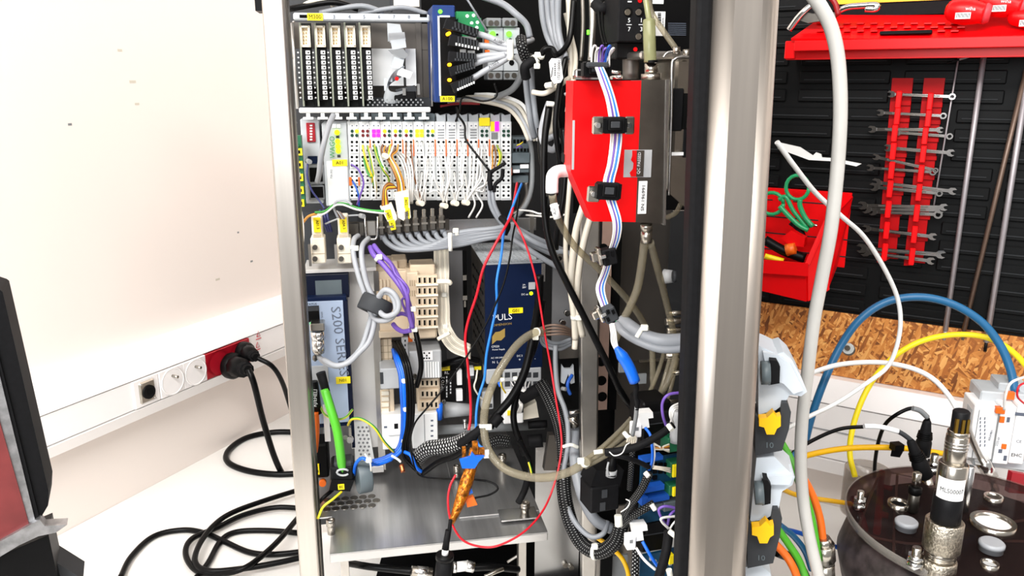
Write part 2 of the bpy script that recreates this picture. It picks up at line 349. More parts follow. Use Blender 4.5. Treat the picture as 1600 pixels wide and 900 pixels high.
cl = corner - dl*.004 - nr*.004
pts = [cl, cl-dl*1.35-nl*.002, Vector((-.75, .3, 0)), Vector((.95, .3, 0)), cl+dr*1.3-nr*.002]
m = poly_slab(pts, TZ-.03, TZ); m.v = [v-wb.location for v in m.v]; m.done('worktop', 'table_top', wb)
for x, y in ((-.7, .36), (.88, .36), (-.55, 1.1), (.75, 1.0)):
    MB().box(x-.025, y-.025-.8, .0, x+.025, y+.025-.8, TZ-.03).done('leg', 'light_grey', wb)
# trunking along the left wall
def strip(t, name, x0, x1, z0, z1, w, d, mat, c=.002, parent=None):
    return MB().box(x0, -w, z0, x1, -w+d, z1, c).done(name, mat, parent or t.root)
tl = T('trim_1', 'white cable trunking along the left wall carrying sockets', None, 258, 748, pl1.y, YL, kind='structure')
zt, z1, z2, zb = .236, .202, .156, .136
def trunk(t, x0, x1, zt, z1, z2, zb, D):
    # bevelled top strip, flat cover, bevelled lower strip, as extruded profiles
    for nm, prof in (('upper_channel', [(0, zt), (-D*.55, zt), (-D, z1+.001), (-D, z1-.0), (0, z1)]), ('cover', [(0, z1-.002), (-D+.0015, z1-.002), (-D+.0015, z2+.002), (0, z2+.002)]), ('lower_channel', [(0, z2), (-D, z2), (-D, z2-.001), (-D*.8, zb), (0, zb)])):
        m = MB(); n = len(prof)
        for x in (x0, x1):
            for y, z in prof: m.v.append(Vector((x, y, z)))
        m.face(list(range(n))); m.face(list(range(n, 2*n)))
        for i in range(n): m.face([i, (i+1) % n, n+(i+1) % n, n+i])
        m.done(nm, 'trunk_white', t.root)
xl = (corner-pl1).dot(dl)
trunk(tl, -.75, xl-.05, zt, z1, z2, zb, .05)
tr = T('trim_2', 'white cable trunking along the right wall below the chipboard', None, 1260, 790, pr1.y, YR, kind='structure')
xr = (corner-pr1).dot(dr)
trunk(tr, xr+.055, 1.0, .214, .182, .098, .075, .035)
for nm, zz in (('seam', .142),): strip(tr, nm, xr+.06, 1.0, zz-.0006, zz+.0006, .0352, .002, 'tie_grey', 0)
# wall sockets set into the left trunking
ts = T('wall_socket', 'white round wall socket in the trunking, nearer the grey data outlet', 'socket', 267, 589, (pl1+dl*.3).y, YL, group='white wall sockets in the trunking')
def put(t, cx, cz):                      # moves a thing onto the trunking face (local to the left wall)
    t.root.location = tl.o + tl.R @ Vector((cx, -.0492, cz))
zc = (z1+z2)/2
def xc_on_trunk(px, py): return tl.L(px, py, 50)[0]
def make_socket(t, sx, facem='trunk_white'):
    m = MB(); m.box(-sx, -.003, -.0212, sx, .008, .0212, .001); m.done('face_plate', facem, t.root)
    m = MB(); m.lathe([(.0215, -.0045), (.0205, -.0052), (.0190, -.0045), (.0186, -.0031), (.0, -.0031)], ax='y', n=28); m.done('socket_ring', facem, t.root)
    m = MB(); m.cyl((0, -.016, .009), (0, -.003, .009), .0022, 10); m.done('earth_pin', 'nickel', t.root)
    m = MB()
    for dx in (-.0095, .0095): m.cyl((dx, -.0036, -.0015), (dx, -.003, -.0015), .0026, 10)
    m.done('pin_hole', 'void', t.root)['kind'] = 'stuff'
put(ts, xc_on_trunk(267, 589), zc); make_socket(ts, .0225)
t2 = T('wall_socket', 'white round wall socket beside the dark red socket', 'socket', 303, 573, (pl1+dl*.3).y, YL, group='white wall sockets in the trunking')
put(t2, xc_on_trunk(303, 573), zc); make_socket(t2, .0225)
t3 = T('red_wall_socket', 'dark red double wall socket with two black plugs in it', 'socket', 355, 560, (pl1+dl*.35).y, YL)
xa, xb = xc_on_trunk(320, 570), xc_on_trunk(389, 540); put(t3, (xa+xb)/2, zc); w3 = (xb-xa)/2
MB().box(-w3, -.003, -.0212, w3, .008, .0212, .001).done('face_plate', 'socket_red', t3.root)
for dx in (-w3*.48, w3*.48): MB().lathe([(.0215, -.0045), (.0190, -.0045), (.0186, -.0031), (0, -.0031)], (dx, 0, 0), 'y', 24).done('socket_ring', 'socket_red', t3.root)
t4 = T('data_outlet', 'square metal data outlet with black round port in the white trunking', 'socket', 229, 612, (pl1+dl*.27).y, YL)
put(t4, xc_on_trunk(229, 612), zc)
MB().box(-.022, -.002, -.0212, .022, .006, .0212, .001).done('face_plate', 'trunk_white', t4.root)
MB().box(-.0135, -.0045, -.0165, .0135, .002, .0165, .002).done('metal_flange', 'nickel', t4.root)
MB().cyl((.001, -.0062, -.001), (.001, .0, -.001), .0105, 20).done('port', 'black', t4.root)
MB().box(-.004, -.0066, -.005, .007, -.006, .004).done('port_opening', 'void', t4.root)
m = MB()
for sx, sz in ((-1, 1), (1, -1)): m.cyl((sx*.0105, -.0056, sz*.0135), (sx*.0105, -.004, sz*.0135), .0018, 8)
m.done('screw', 'chrome', t4.root)['kind'] = 'stuff'
# little red pictograms printed on the trunking
for px, py in ((404, 522), (403, 539)):
    x, z = tl.L(px, py, 50)
    m = MB(); m.sweep([Vector((x+a, -.0495, z+b)) for a, b in ((-.004, -.004), (0, .005), (.004, -.004), (-.004, -.004))], .0006, 4); m.box(x-.006, -.0497, z-.009, x+.006, -.0487, z-.008); m.done('printed_mark', 'ink_red', tl.root)
# two mains plugs with their cords
def plug(name, label, px, py, s, cordpts, wpx, tail):
    t = T(name, label, 'power cord', px, py, 1, YL); x = xc_on_trunk(px, py)
    put(t, x, tl.L(px, py, 50)[1]); L = lambda p: t.R.transposed() @ (p - t.root.location)
    MB().lathe([(.0185*s, -.004), (.0195*s, -.007), (.0195*s, -.016), (.017*s, -.021), (.012*s, -.024), (0, -.024)], ax='y', n=24).done('plug_face', 'black', t.root)
    q = L(P(*tail)); a = Vector((0, -.016, 0)); d = q-a
    m = MB(); m.sweep([a, a+d*.12, a+d*.6, a+d*.62, a+d*.85, q], [.015*s, .0155*s, .0135*s, .009*s, .0085*s, .006*s], 10); m.done('plug_body', 'black', t.root)
    m = MB()
    for k in range(4): c = a+d*(.66+.07*k); m.sweep([c, c+d*.03], .0098*s, 10)
    m.done('strain_relief', 'black_soft', t.root)
    pp = [L(P(*c)) for c in cordpts]; m = MB(); m.sweep(smooth_path(pp, 8), wpx/2*1.1/FPX, 10); m.done('cord', 'cable_black', t.root, fix=False)
def onT(px, py, h=.0045):
    q = PZ(px, py, TZ+h); return (px, py, q.y)
plug('mains_plug_cord', 'black mains plug in the red socket with cord looping onto the bench, the nearer one', 356, 570, 1.12,
     [(388, 577, 1.155), (397, 600, 1.15), (412, 660, 1.17), (432, 722, 1.18), (455, 762, 1.2), (475, 780, 1.2)], 11, (388, 578, 1.155))
plug('mains_plug_cord', 'smaller black mains plug at the right end of the red socket, cord running behind post', 375, 548, .85,
     [(402, 559, 1.2), (425, 572, 1.2), (440, 595, 1.22), (452, 630, 1.25), (470, 690, 1.28)], 9, (400, 558, 1.2))
C = cable
C('mains_cable', 'black cord forming a wide loop on the bench nearest the wall', [onT(480, 676, .005), onT(430, 675, .005), onT(385, 684), onT(357, 704), onT(356, 722), onT(385, 735), onT(430, 741), onT(480, 739)], 10, 'cable_black', group=None)
C('mains_cable', 'black cord coiling from the bench front in the innermost overlapping loop', [onT(187, 905), onT(205, 870), onT(240, 838), onT(285, 828), onT(320, 833), onT(350, 846), onT(390, 863), onT(430, 866), onT(480, 861)], 10, 'cable_black')
C('mains_cable', 'black cord in a tall loop crossing the other coils on the bench', [onT(475, 763, .012), onT(420, 780, .012), onT(365, 800, .012), onT(335, 820, .012), onT(312, 850, .012), onT(305, 878, .012), onT(325, 892, .012), onT(375, 889, .012), onT(430, 880, .012), onT(480, 869, .012)], 10, 'cable_black')
C('mains_cable', 'black cord with the outermost left bend of the coil on the bench', [onT(480, 795, .008), onT(430, 793, .008), onT(380, 805, .008), onT(340, 824, .008), onT(300, 842, .008), onT(290, 865, .008), onT(305, 890, .008), onT(340, 897, .008), onT(385, 886, .018), onT(430, 850, .018), onT(465, 810, .018), onT(480, 795, .018)], 10, 'cable_black')
C('mains_cable', 'black cord arching low and leaving the bench front edge under the coil', [onT(480, 834, .004), onT(420, 829, .004), onT(370, 831, .004), onT(345, 845, .004), onT(325, 880, .004), onT(305, 905, .004)], 10, 'cable_black')
# ---------------------------------------------------------------- the cabinet: frame, panels, shelf
cab = T('equipment_cabinet', 'open stainless steel equipment cabinet crowded with wired devices', 'cabinet', 740, 450, .88)
iw = cab.root.matrix_world.inverted() if False else (Matrix.Translation(cab.o) @ cab.R.to_4x4()).inverted()
def post(name, mat, top, bot, Y, depth, r, parent=None, inv=None, seg=4):
    m = MB(); rings = []
    for (x0, x1, y) in (top, bot):
        a, b = P(x0, y, Y), P(x1, y, Y)
        if y > 900: ta, tb_ = P(top[0], top[2], Y), P(top[1], top[2], Y); a = ta+(a-ta)*((ta.z-TZ-.001)/(ta.z-a.z)); b = tb_+(b-tb_)*((tb_.z-TZ-.001)/(tb_.z-b.z))   # down to the bench
        w = (b-a); ux = w.normalized(); L = w.length; n = Vector((0, 1, 0)); ring = []
        for cx, cy, a0 in ((L-r, r, -90), (L-r, depth-r, 0), (r, depth-r, 90), (r, r, 180)):
            for k in range(seg+1):
                an = math.radians(a0+90*k/seg); ring.append(a + ux*(cx+r*math.cos(an)) + n*(cy+r*math.sin(an)))
        rings.append(ring)
    n = len(rings[0]); m.v = [p for q in rings for p in q]
    for k in range(n): m.face([k, (k+1) % n, n+(k+1) % n, n+k], r > .006 and k % (seg+1) != seg)
    m.face(list(range(n))); m.face(list(range(n, 2*n)))
    I = inv or iw; m.v = [I @ p for p in m.v]; return m.done(name, mat, parent or cab.root)
post('left_post', 'brushed', (405, 440, -40), (469, 500, 915), .74, .012, .0022)
post('left_post_return', 'steel_dark', (438, 446, -40), (498, 505, 915), .748, .008, .001)
post('right_post', 'brushed_post', (1116, 1229, -40), (1071, 1171, 915), .50, .05, .013, seg=6)
post('door_gasket', 'rubber', (1090, 1117, -40), (1059, 1078, 915), .505, .02, .003)
post('inner_post', 'steel', (906, 938, 335), (909, 932, 915), .80, .025, .002)
q = cab
cab.bx('back_panel', 'back_grey', [(452, -60, 985, 800, -150, 3)])  # back kept darker in colour, in place of shade from a roof
cab.bx('upper_back_plate', 'void', [(660, -40, 905, 190, -110, 2)])  # near-black sheet standing in for shade in the upper interior
a, b = P(1096, 450, .527), P(1089, 450, 1.0); d_ = (b-a); d_.z = 0; n_ = Vector((d_.y, -d_.x, 0)).normalized()*.003; m = MB()
for z in (TZ+.002, 1.56):
    for p in (a, b, b+n_, a+n_): m.v.append(iw @ Vector((p.x, p.y, z)))
for f in ((0, 1, 2, 3), (4, 5, 6, 7), (0, 1, 5, 4), (1, 2, 6, 5), (2, 3, 7, 6), (3, 0, 4, 7)): m.face(list(f))
m.done('right_wall', 'panel_steel', cab.root)
cab.bx('side_panel', 'panel_steel', [(966, 330, 1042, 700, -55, 3)])
cab.bx('side_panel', 'back_grey', [(1040, 330, 1080, 700, -45, 3)])
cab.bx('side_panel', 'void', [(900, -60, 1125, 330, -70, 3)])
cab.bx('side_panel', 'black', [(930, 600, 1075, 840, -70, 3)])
cab.bx('pink_strip', 'pink_panel', [(938, 345, 953, 640, -15, 2)])
cab.cy('slot_hole', 'void', [(940, 565, 9, -14.5, 1), (940, 595, 9, -14.5, 1), (941, 620, 9, -14.5, 1), (943, 388, 8, -14.5, 1)])
cab.bx('pillar', 'void', [(951, 330, 968, 640, -20, 10)])  # black strip standing in for the dark gap beside the panel
cab.bx('lower_panel', 'alu', [(836, 690, 906, 905, 20, 2)])
cab.bx('upper_rail', 'steel', [(436, -40, 452, 480, -30, 4), (452, 36, 462, 170, -40, 3)])
cab.cy('bolt', 'nickel', [(1113, 3, 6, 330, 6), (1086, 51, 6, 150, 8), (844, 405, 6, 20, 5), (457, 88, 4, -24, 5), (455, 192, 8, -20, 6)])
for px, py in ((893, 888), (884, 884)): cab.cy('bolt', 'nickel', [(px, py, 5, 24, 6)])
cab.bx('frame_corner', 'black', [(398, -10, 410, 17, 90, 30)])
# lower shelf plate with folded front lip
pf = T('lower_shelf', 'bright aluminium shelf plate with folded front lip in the bottom of the cabinet', 'shelf', 515, 866, .681, 10.5)
a = pf.L(515, 866)[0]; b = pf.L(856, 830)[0]
MB().box(a, 0, -.0015, b, .30, 0).done('plate', 'plate_alu', pf.root)
MB().box(a-.018, .07, -.0015, a, .30, 0).done('rear_corner', 'plate_alu', pf.root)
MB().box(a, 0, -.010, b, .0015, 0, .0006).done('front_lip', 'alu', pf.root)
MB().box(b-.085, .04, .0, b-.0, .19, .002, .0005).done('raised_pad', 'plate_alu', pf.root)
for dx in (.012, b-.02): MB().box(dx-.004, .03, -.16, dx+.004, .04, -.0015).done('support', 'steel', pf.root)
m = MB(); [m.cyl((a-.006+i*.0095+(j % 2)*.0048, .085+j*.010, -.0012), (a-.006+i*.0095+(j % 2)*.0048, .085+j*.010, .0006), .0042, 10) for i in range(6) for j in range(3)]
m.done('vent_hole', 'steel_dark', pf.root)['kind'] = 'stuff'
def standoff(px, py, hpx, rpx, label):
    t = T('standoff_screw', label, 'screw', px, py, .70, 10.5); q = PZ(px, py, pf.o.z); t.root.location = q; k = q.y/FPX; r = rpx*k; h = hpx*k
    MB().lathe([(0, 0), (r*.8, 0), (r*.8, h*.55), (r*.8, h*.56), (r, h*.6), (r, h*.95), (r*.9, h), (r*.5, h), (r*.45, h*.9), (0, h*.9)], n=18).done('knurled_body', 'nickel', t.root)
    MB().lathe([(0, h*.56), (r*.86, h*.56), (r*.86, h*.6), (0, h*.6)], n=18).done('groove', 'steel_dark', t.root)
standoff(518, 834, 28, 8, 'small metal thumbscrew at the front left corner of the aluminium shelf')
standoff(820, 806, 26, 9, 'metal thumbscrew standing on the front right pad of the shelf')
standoff(714, 752, 30, 6, 'slim metal standoff behind the copper coloured taped bundle')
standoff(785, 735, 30, 7, 'metal standoff half hidden behind the clear hose loop')
fp = T('foot_bracket', 'bent aluminium tab on the right end of the aluminium shelf', 'bracket', 817, 808, .78, 10.5)
fp.root.location = PZ(800, 812, pf.o.z+.0022)
MB().box(-.012, -.004, 0, .028, .02, .0018, .0008).done('tab', 'alu', fp.root)
# base under the shelf and things lying on it
MB().box(-.17, .86, TZ+.004, .16, 1.06, TZ+.02).done('base_plate', 'black', None, (0, .95, TZ+.004)); bpy.data.objects['base_plate'].parent = cab.root
o = bpy.data.objects['base_plate']; o.matrix_parent_inverse = iw; 
# ---------------------------------------------------------------- card cage with five relay cards
cg = T('card_cage', 'white metal card cage with numbered slots at the top left of cabinet', 'rack', 566, 98, .86)
cg.bx('top_rail', 'light_grey', [(458, 21, 672, 33, 2, 3, 1.5)])
cg.bx('bottom_rail', 'white', [(467, 168, 673, 176, 6, 5, 1)])
cg.bx('slot_opening', 'void', [(468, 23, 480, 28, 2.3, 1), (656, 22, 667, 27, 2.3, 1)])
cg.rod('side_wire', 'steel', [(456, 35, 2, 466, 167, 3, 1.2), (673.5, 33, 2, 675, 166, 3, 1.5), (457, 35, 2, 460, 33, 2, 1.2)])
for i in range(9):
    x = 481.5+22.6*i; cg.bx('+mounting_peg', 'white', [(x-3, 175, x+3, 185, 4, 4), (x-8, 183, x+8, 186.5, 6, 5)])
for i in range(5, 9): cg.tx(str(i), 569+23.3*(i-5), 26.5, 5, 'ink_grey', 2.2)
for i, n in ((0, '3'), (1, '4')): cg.tx(n, 522+24*i, 26.5, 5, 'ink_grey', 2.2)
l = cg.bx('name_tag', 'yellow', [(480, 20.5, 504.5, 32, 3, 1)]); cg.tx('M300', 492, 26.5, 5.5, 'ink', 3.1, parent=l)
cg.bx('perforated_floor', 'dark_grey', [(470, 153, 673, 168, -30, 30)])
cg.cy('floor_perforation', 'mid_grey', [(575+7.5*i+(j % 2)*3, 156+4*j, 1.5, .5, 1) for i in range(12) for j in range(3)], n=6)
cg.bx('rear_sheet', 'white', [(576, 76, 630, 134, -40, 1.5), (634, 76, 650, 134, -40, 1.5), (486, 110, 575, 135, -45, 1.5)])
cg.bx('rear_frame', 'panel_steel', [(460, 36, 672, 77, -58, 1), (466, 133, 672, 156, -58, 1), (651, 36, 659, 154, -55, 3), (659, 40, 673, 150, -59, 1)])
ordn = ['leftmost', 'second', 'middle', 'fourth', 'fifth, rightmost']
for i in range(5):
    xt = 468+23.3*i; t = T('relay_card', '%s dark circuit card with beige header and white clamps in the card cage' % ordn[i], 'circuit board', xt+8, 100, .858+.0036*i, group='relay cards in the card cage')
    t.pg('board', 'card_pcb', [([(xt+2, 36), (xt+18, 36), (xt+22, 166), (xt+7, 166)], -7, 3)])
    t.pg('board_edge', 'card_edge', [([(xt-1.2, 35), (xt+1.4, 35), (xt+8, 166), (xt+5.4, 166)], 2, 60)])
    hx = 469+23.6*i; h = t.bx('+pin_header', 'cream', [(hx, 40, hx+15, 43, 2, 12), (hx+1, 70, hx+16, 73.5, 2, 12), (hx, 40, hx+3, 73, 2, 12), (hx+12.5, 40, hx+15.5, 73, 2, 12), (hx+1, 42, hx+15, 72, -2, 2)])
    t.cy('header_pin', 'brass', [(hx+5+4*a+.1*b, 46+5.4*b, .9, 0, 3) for a in range(2) for b in range(5)], h, 6)
    tx_ = 470+23.6*i; b = t.pg('terminal_strip', 'black', [([(tx_+1.5, 77), (tx_+16, 77), (tx_+19, 157), (tx_+5, 157)], 3, 12)])
    for k in range(10):
        cx = tx_+8.5+.42*k; cyy = 79+7.85*k
        t.bx('clamp', 'white', [(cx-1, cyy, cx+6, cyy+6, 5, 4, .3), ], b)
    t.bx('clamp_opening', 'void', [(tx_+8.5+.42*k+2, 79+7.85*k+2, tx_+8.5+.42*k+4.4, 79+7.85*k+4.4, 5.2, 1) for k in range(10)], b)
    t.cy('indicator', 'white', [(tx_-4.5+.45*k, 82+7.85*k, 1.3, 1, 1.5) for k in range(10)], n=6)
# grey ribbon cable folded down behind the empty slots
rb = T('ribbon_cable', 'grey folded ribbon cable hanging in the empty right half of the card cage', 'cable', 625, 100, .89)
for nm, mt, poly, w in (('ribbon_fold', 'light_grey', [(605, 36), (625, 38), (631, 60), (606, 65)], 0), ('ribbon_fold', 'label_grey', [(607, 52), (632, 50), (634, 62), (609, 67)], 3), ('ribbon_fold', 'light_grey', [(610, 63), (633, 60), (635, 74), (613, 78)], 5),
    ('ribbon_fold', 'mid_grey', [(606, 78), (630, 76), (638, 86), (632, 92), (612, 84)], 6), ('ribbon_fold', 'light_grey', [(616, 88), (632, 92), (628, 108), (610, 106)], 4), ('ribbon_fold', 'label_white', [(624, 105), (645, 113), (640, 123), (620, 117)], 10)):
    rb.pg(nm, mt, [(poly, w, 1.2)])
m = MB(); c = [rb.L3(*p) for p in ((628, 112, 6), (612, 122, 8), (603, 138, 10), (604, 150, 12), (615, 153, 14), (628, 150, 14))]
o = len(m.v); sm = smooth_path(c, 5)
for p in sm: m.v += [p + Vector((.002, -.004, .006)), p - Vector((.002, -.004, .006)), p + Vector((.003, -.004, .006)), p + Vector((-.001, .004, -.006))]
for i in range(len(sm)-1): m.face([o+4*i, o+4*i+4, o+4*i+5, o+4*i+1]); m.face([o+4*i+2, o+4*i+6, o+4*i+7, o+4*i+3])
m.done('ribbon_loop', 'light_grey', rb.root)
rb.bx('ribbon_loop_side', 'light_grey', [(600, 122, 606, 142, 8, 2), (607, 118, 613, 128, 10, 2)])
rb.bx('ribbon_connector', 'black', [(616, 143, 650, 157, 16, 12, 1)]); rb.pg('connector_cover', 'dark_grey', [([(618, 140), (648, 133), (652, 142), (620, 147)], 14, 4)])
rb.bx('latch', 'chrome', [(629, 138, 634, 149, 18, 3), (652, 131, 656, 148, 10, 3)])
rb.cy('red_mark', 'red', [(620, 123, 3, 9, 1)])
# ---------------------------------------------------------------- blue switch block with its connectors, relays behind
def dep(px, base, w=0): return base*(1+(px-640)/FPX*.176) - w*.001
sw = T('network_module', 'tall dark blue interface module with amber lamps and black connectors', 'electronic module', 695, 84, .845)
sw.bx('housing', 'switch_blue', [(677, 8, 712, 160, 0, 70, 1)])
sw.bx('front_panel', 'black', [(687, 26, 713, 150, 1.5, 3, .5)]); sw.bx('bezel_edge', 'light_grey', [(685, 25, 688, 150, 1.8, 3), (687, 24, 703, 27, 1.8, 3)])
sw.cy('power_lamp', 'led_green', [(688, 18, 3, 1, 2)]); sw.cy('amber_lamp', 'led_amber', [(702, 52, 2.6, 22, 20), (703, 101, 2.6, 12, 10), (703, 125, 2.6, 12, 10)])
l = sw.bx('name_tag', 'yellow', [(688, 150, 710.5, 159, 3, 3)]); sw.tx('A100', 699, 154.5, 5, 'ink', 3.2, parent=l)
cw = [((696, 36), (747, 52), 8), ((703, 62), (747, 71), 9), ((702, 88), (744, 90), 8), ((704, 112), (741, 101), 7), ((708, 138), (740, 124), 8)]
for i, (a, b, h) in enumerate(cw):
    nm = ['top', 'second', 'middle', 'fourth', 'lowest'][i]
    t = T('cable_plug', '%s black ribbed plug with white cable fanning from the blue module' % nm, 'plug', a[0], a[1], .83, group='plugs on the blue module')
    d = Vector((b[0]-a[0], b[1]-a[1])); nrm = Vector((-d.y, d.x)).normalized()*h
    t.pg('plug_body', 'black_soft', [([(a[0]-nrm.x, a[1]-nrm.y), (b[0]-nrm.x*.8, b[1]-nrm.y*.8), (b[0]+nrm.x*.8, b[1]+nrm.y*.8), (a[0]+nrm.x, a[1]+nrm.y)], 18, 14)])
    t.bx('ridge', 'dark_grey', [(a[0]+d.x*(.3+.11*k)-1, a[1]+d.y*(.3+.11*k)-h*.85, a[0]+d.x*(.3+.11*k)+1, a[1]+d.y*(.3+.11*k)+h*.3, 19, 3) for k in range(7)])
    t.bx('contact_mark', 'white' if i in (1, 4) else 'dark_grey', [(a[0]+d.x*(.2+.11*k), a[1]+d.y*(.2+.11*k)+h*.35, a[0]+d.x*(.2+.11*k)+2.6, a[1]+d.y*(.2+.11*k)+h*.8, 18.6, 2) for k in range(8)])
    e = [(797, 73), (797, 78), (797, 83), (790, 86), (797, 88)][i]
    t.tube('white_cable', 'cable_light', [(b[0]-4, b[1], 11), ((b[0]*2+e[0])/3, (b[1]*2+e[1])/3-(1 if i < 3 else 2), 13), ((b[0]+e[0]*2)/3, (b[1]+e[1]*2)/3, 16), (e[0], e[1], 20)], 9)
    if i in (0, 4): t.tx('A100/%s' % ('6' if i == 0 else '2'), *(((780, 65) if i == 0 else (771, 101))), 4, 'ink', 20, rot=18 if i == 0 else -32)
m_ = sw.bx('gap_marker', 'white', [(722, 57, 744, 66, 16, 2), (719, 77, 728, 82, 16, 2), (731, 79, 742, 83, 16, 2)])
C('cable_tie', 'cream cable tie gathering the white cables beside the green lamps', [(797, 62, .815), (798, 94, .815)], 10, 'tie_white', cat='cable tie')
C('grey_cable', 'grey cable joining the white cables to the black twisted bundle', [(795, 74, .83), (810, 70, .83), (822, 66, .84), (832, 62, .86)], 8, 'cable_light')
C('cable_sheath', 'twisted dark sleeve around the cables right of the green lamps', [(814, 60, .822), (816, 74, .815), (822, 90, .82), (832, 93, .83)], 17, 'braid_fine', cat='sleeve')
C('cable_sheath', 'black knotted sleeve below the twisted dark sleeve', [(842, 92, .815), (828, 98, .81), (820, 106, .81), (822, 122, .815)], 15, 'black_soft', cat='sleeve', ties=(.15,))
rel = []
for i, (x0, x1) in enumerate(((762, 786.5), (787.5, 812))):
    t = T('relay_module', ('left' if i == 0 else 'right')+' of the two light grey relay modules with a glowing green lamp', 'relay', (x0+x1)/2, 75, .905, group='relay modules')
    t.bx('housing', 'light_grey', [(x0, 43, x1, 111, 0, 40, .6)]); t.bx('upper_terminal', 'mid_grey', [(x0-2, 28, x1-3, 42, 4, 30, .8)]); t.bx('lower_terminal', 'mid_grey', [(x0, 112, x1-1, 125, 4, 30, .8)])
    t.cy('lamp', 'led_green', [(x0+8, 53, 4.2, 2, 2)]); t.cy('button', 'void', [(x0+10, 64 if i else 53, 3.8 if i else 1.6, .6, 1), (x0+12, 98, 4, .6, 1)] if i else [(x0+15, 54, 1.6, .6, 1)])
    t.cy('terminal_screw', 'steel_dark', [(x0+5, 118, 4, 4.5, 1), (x0+16, 118, 4, 4.5, 1), (x0+5, 36, 4, 4.5, 1), (x0+14, 36, 4, 4.5, 1)])
    t.bx('dark_seam', 'dark_grey', [(x0+1, 84, x1-1, 86, .4, 1)])
gt = T('green_connector', 'stepped green pluggable connector behind the black plugs', 'connector', 735, 40, .90)
gt.bx('step', 'green_conn', [(713, 18, 745, 30, 0, 20), (716, 28, 752, 44, 6, 20), (722, 38, 757, 58, 10, 20)])
gt.cy('screw_head', 'label_white', [(730, 25, 2.5, .6, 1), (740, 24, 2.5, .6, 1), (737, 36, 2.5, 6.6, 1), (746, 35, 2.5, 6.6, 1), (745, 43, 2.5, 10.5, 1)])
gt.bx('orange_lever', 'orange', [(757, 61, 764, 68, 5, 4), (758, 78, 765, 84, 5, 4)])
C('grey_cable', 'thick grey printed cable arching over the relay modules', [(752, -6, .87), (785, 6, .86), (806, 22, .85), (822, 38, .85), (828, 58, .85)], 10, 'cable_grey')
C('grey_cable', 'thin grey cable dropping past the green connector', [(728, -4, .88), (742, 18, .88), (752, 34, .885), (762, 50, .89)], 3, 'cable_grey')
C('grey_cable', 'dark grey cable curving below the relay modules', [(806, 88, .87), (814, 100, .865), (813, 120, .865), (800, 140, .87), (775, 152, .88)], 10, 'mid_grey')
for i, pts in enumerate((
    [(846, -5, .80), (849, 30, .80), (857, 60, .80), (872, 85, .79), (880, 100, .79)], [(855, -5, .795), (858, 30, .795), (864, 55, .79), (874, 80, .785), (884, 100, .785)],
    [(864, -5, .79), (866, 30, .79), (870, 60, .785), (878, 78, .78), (886, 95, .78)], [(872, -5, .785), (872, 40, .785), (877, 70, .78), (884, 90, .775)])):
    C('grey_cable', '%s of the thick grey cables entering at the top beside the white tag' % ['leftmost', 'second', 'third', 'rightmost'][i], pts, 10, 'cable_grey', group='grey cables at the top')
for i, x in enumerate((823, 832)):
    C('grey_cable', ('left' if i == 0 else 'right')+' grey cable running down beside the terminal modules', [(x-2, 100, .83), (x-1, 130, .835), (x+2, 160, .84), (x+6, 190, .84), (x+12, 215, .85)], 9, 'cable_grey', group='twin grey cables')
C('black_cable', 'black cable arching across the grey cables at the top', [(844, 92, .775), (850, 78, .77), (862, 76, .77), (872, 85, .77), (890, 60, .78), (897, -5, .79)], 9, 'cable_black', ties=(.08,))
C('black_cable', 'black cable bending down from the top beside red device', [(884, 90, .775), (878, 118, .77), (872, 150, .765), (868, 200, .76), (876, 260, .76)], 9, 'cable_black')
C('white_cable', 'off white printed cable hanging from the top left of red device', [(888, -5, .79), (890, 60, .79), (892, 130, .78), (889, 180, .775), (890, 250, .775)], 8, 'cable_beige')
C('white_cable', 'second off white cable bowing behind the red device corner', [(884, 20, .80), (893, 60, .80), (899, 90, .79), (896, 125, .775), (886, 175, .77)], 8, 'cable_beige')
tg = T('cable_tag', 'white printed tag tied to the cables near the top', 'tag', 869, 111, .752, roll=8)
tg.pg('tag_plate', 'label_white', [([(858, 97), (862, 91), (876, 92), (880, 122), (876, 129), (866, 131), (861, 124)], 0, 1)])
tg.tx('1000012321', 873, 109, 4.2, 'ink', .3, rot=82); tg.bx('small_print', 'ink', [(866.4, 99+3.4*k, 868, 101.4+3.4*k, .3, .3) for k in range(6)]); tg.bx('print_bar', 'ink', [(862, 105, 863.2, 121, .3, .4)])
C('cable_tie', 'white cable tie on the grey bundle below the printed tag', [(853, 134, .77), (864, 132, .765)], 9, 'tie_white', cat='cable tie')
C('cable_tie', 'pale tie tail sticking out over the dark cables right of tag', [(882, 148, .762), (892, 143, .762)], 5, 'tie_grey', cat='cable tie')
C('cable_tie', 'white cable tie lower down between the coil and the red device', [(854, 162, .765), (866, 163, .765)], 8, 'tie_white', cat='cable tie')
C('grey_cable', 'light cable bending left below the white tag', [(832, 144, .78), (850, 146, .775), (866, 138, .775), (890, 122, .78)], 8, 'cable_beige')
C('grey_coil', 'small grey coiled cable hanging left of the red device', [(858, 160, .785), (850, 185, .78), (846, 210, .78), (852, 228, .775), (864, 234, .775), (871, 222, .78), (866, 212, .785), (855, 216, .785), (848, 200, .785), (855, 175, .79), (864, 165, .79)], 10, 'cable_light')
C('grey_coil', 'second turn of the grey coil left of the red device', [(868, 170, .79), (866, 190, .785), (862, 205, .785), (852, 206, .79), (849, 195, .79), (856, 170, .795)], 10, 'cable_beige')
for i in range(5):
    C('black_cable', ORD[i]+' black cable in the dark bundle behind the white tag', [(880+4*i, 125+5*i, .78), (874+3*i, 165, .785), (877+3*i, 210, .79), (872+5*i, 260, .79)], 6, 'cable_black', group='dark cables behind the tag')
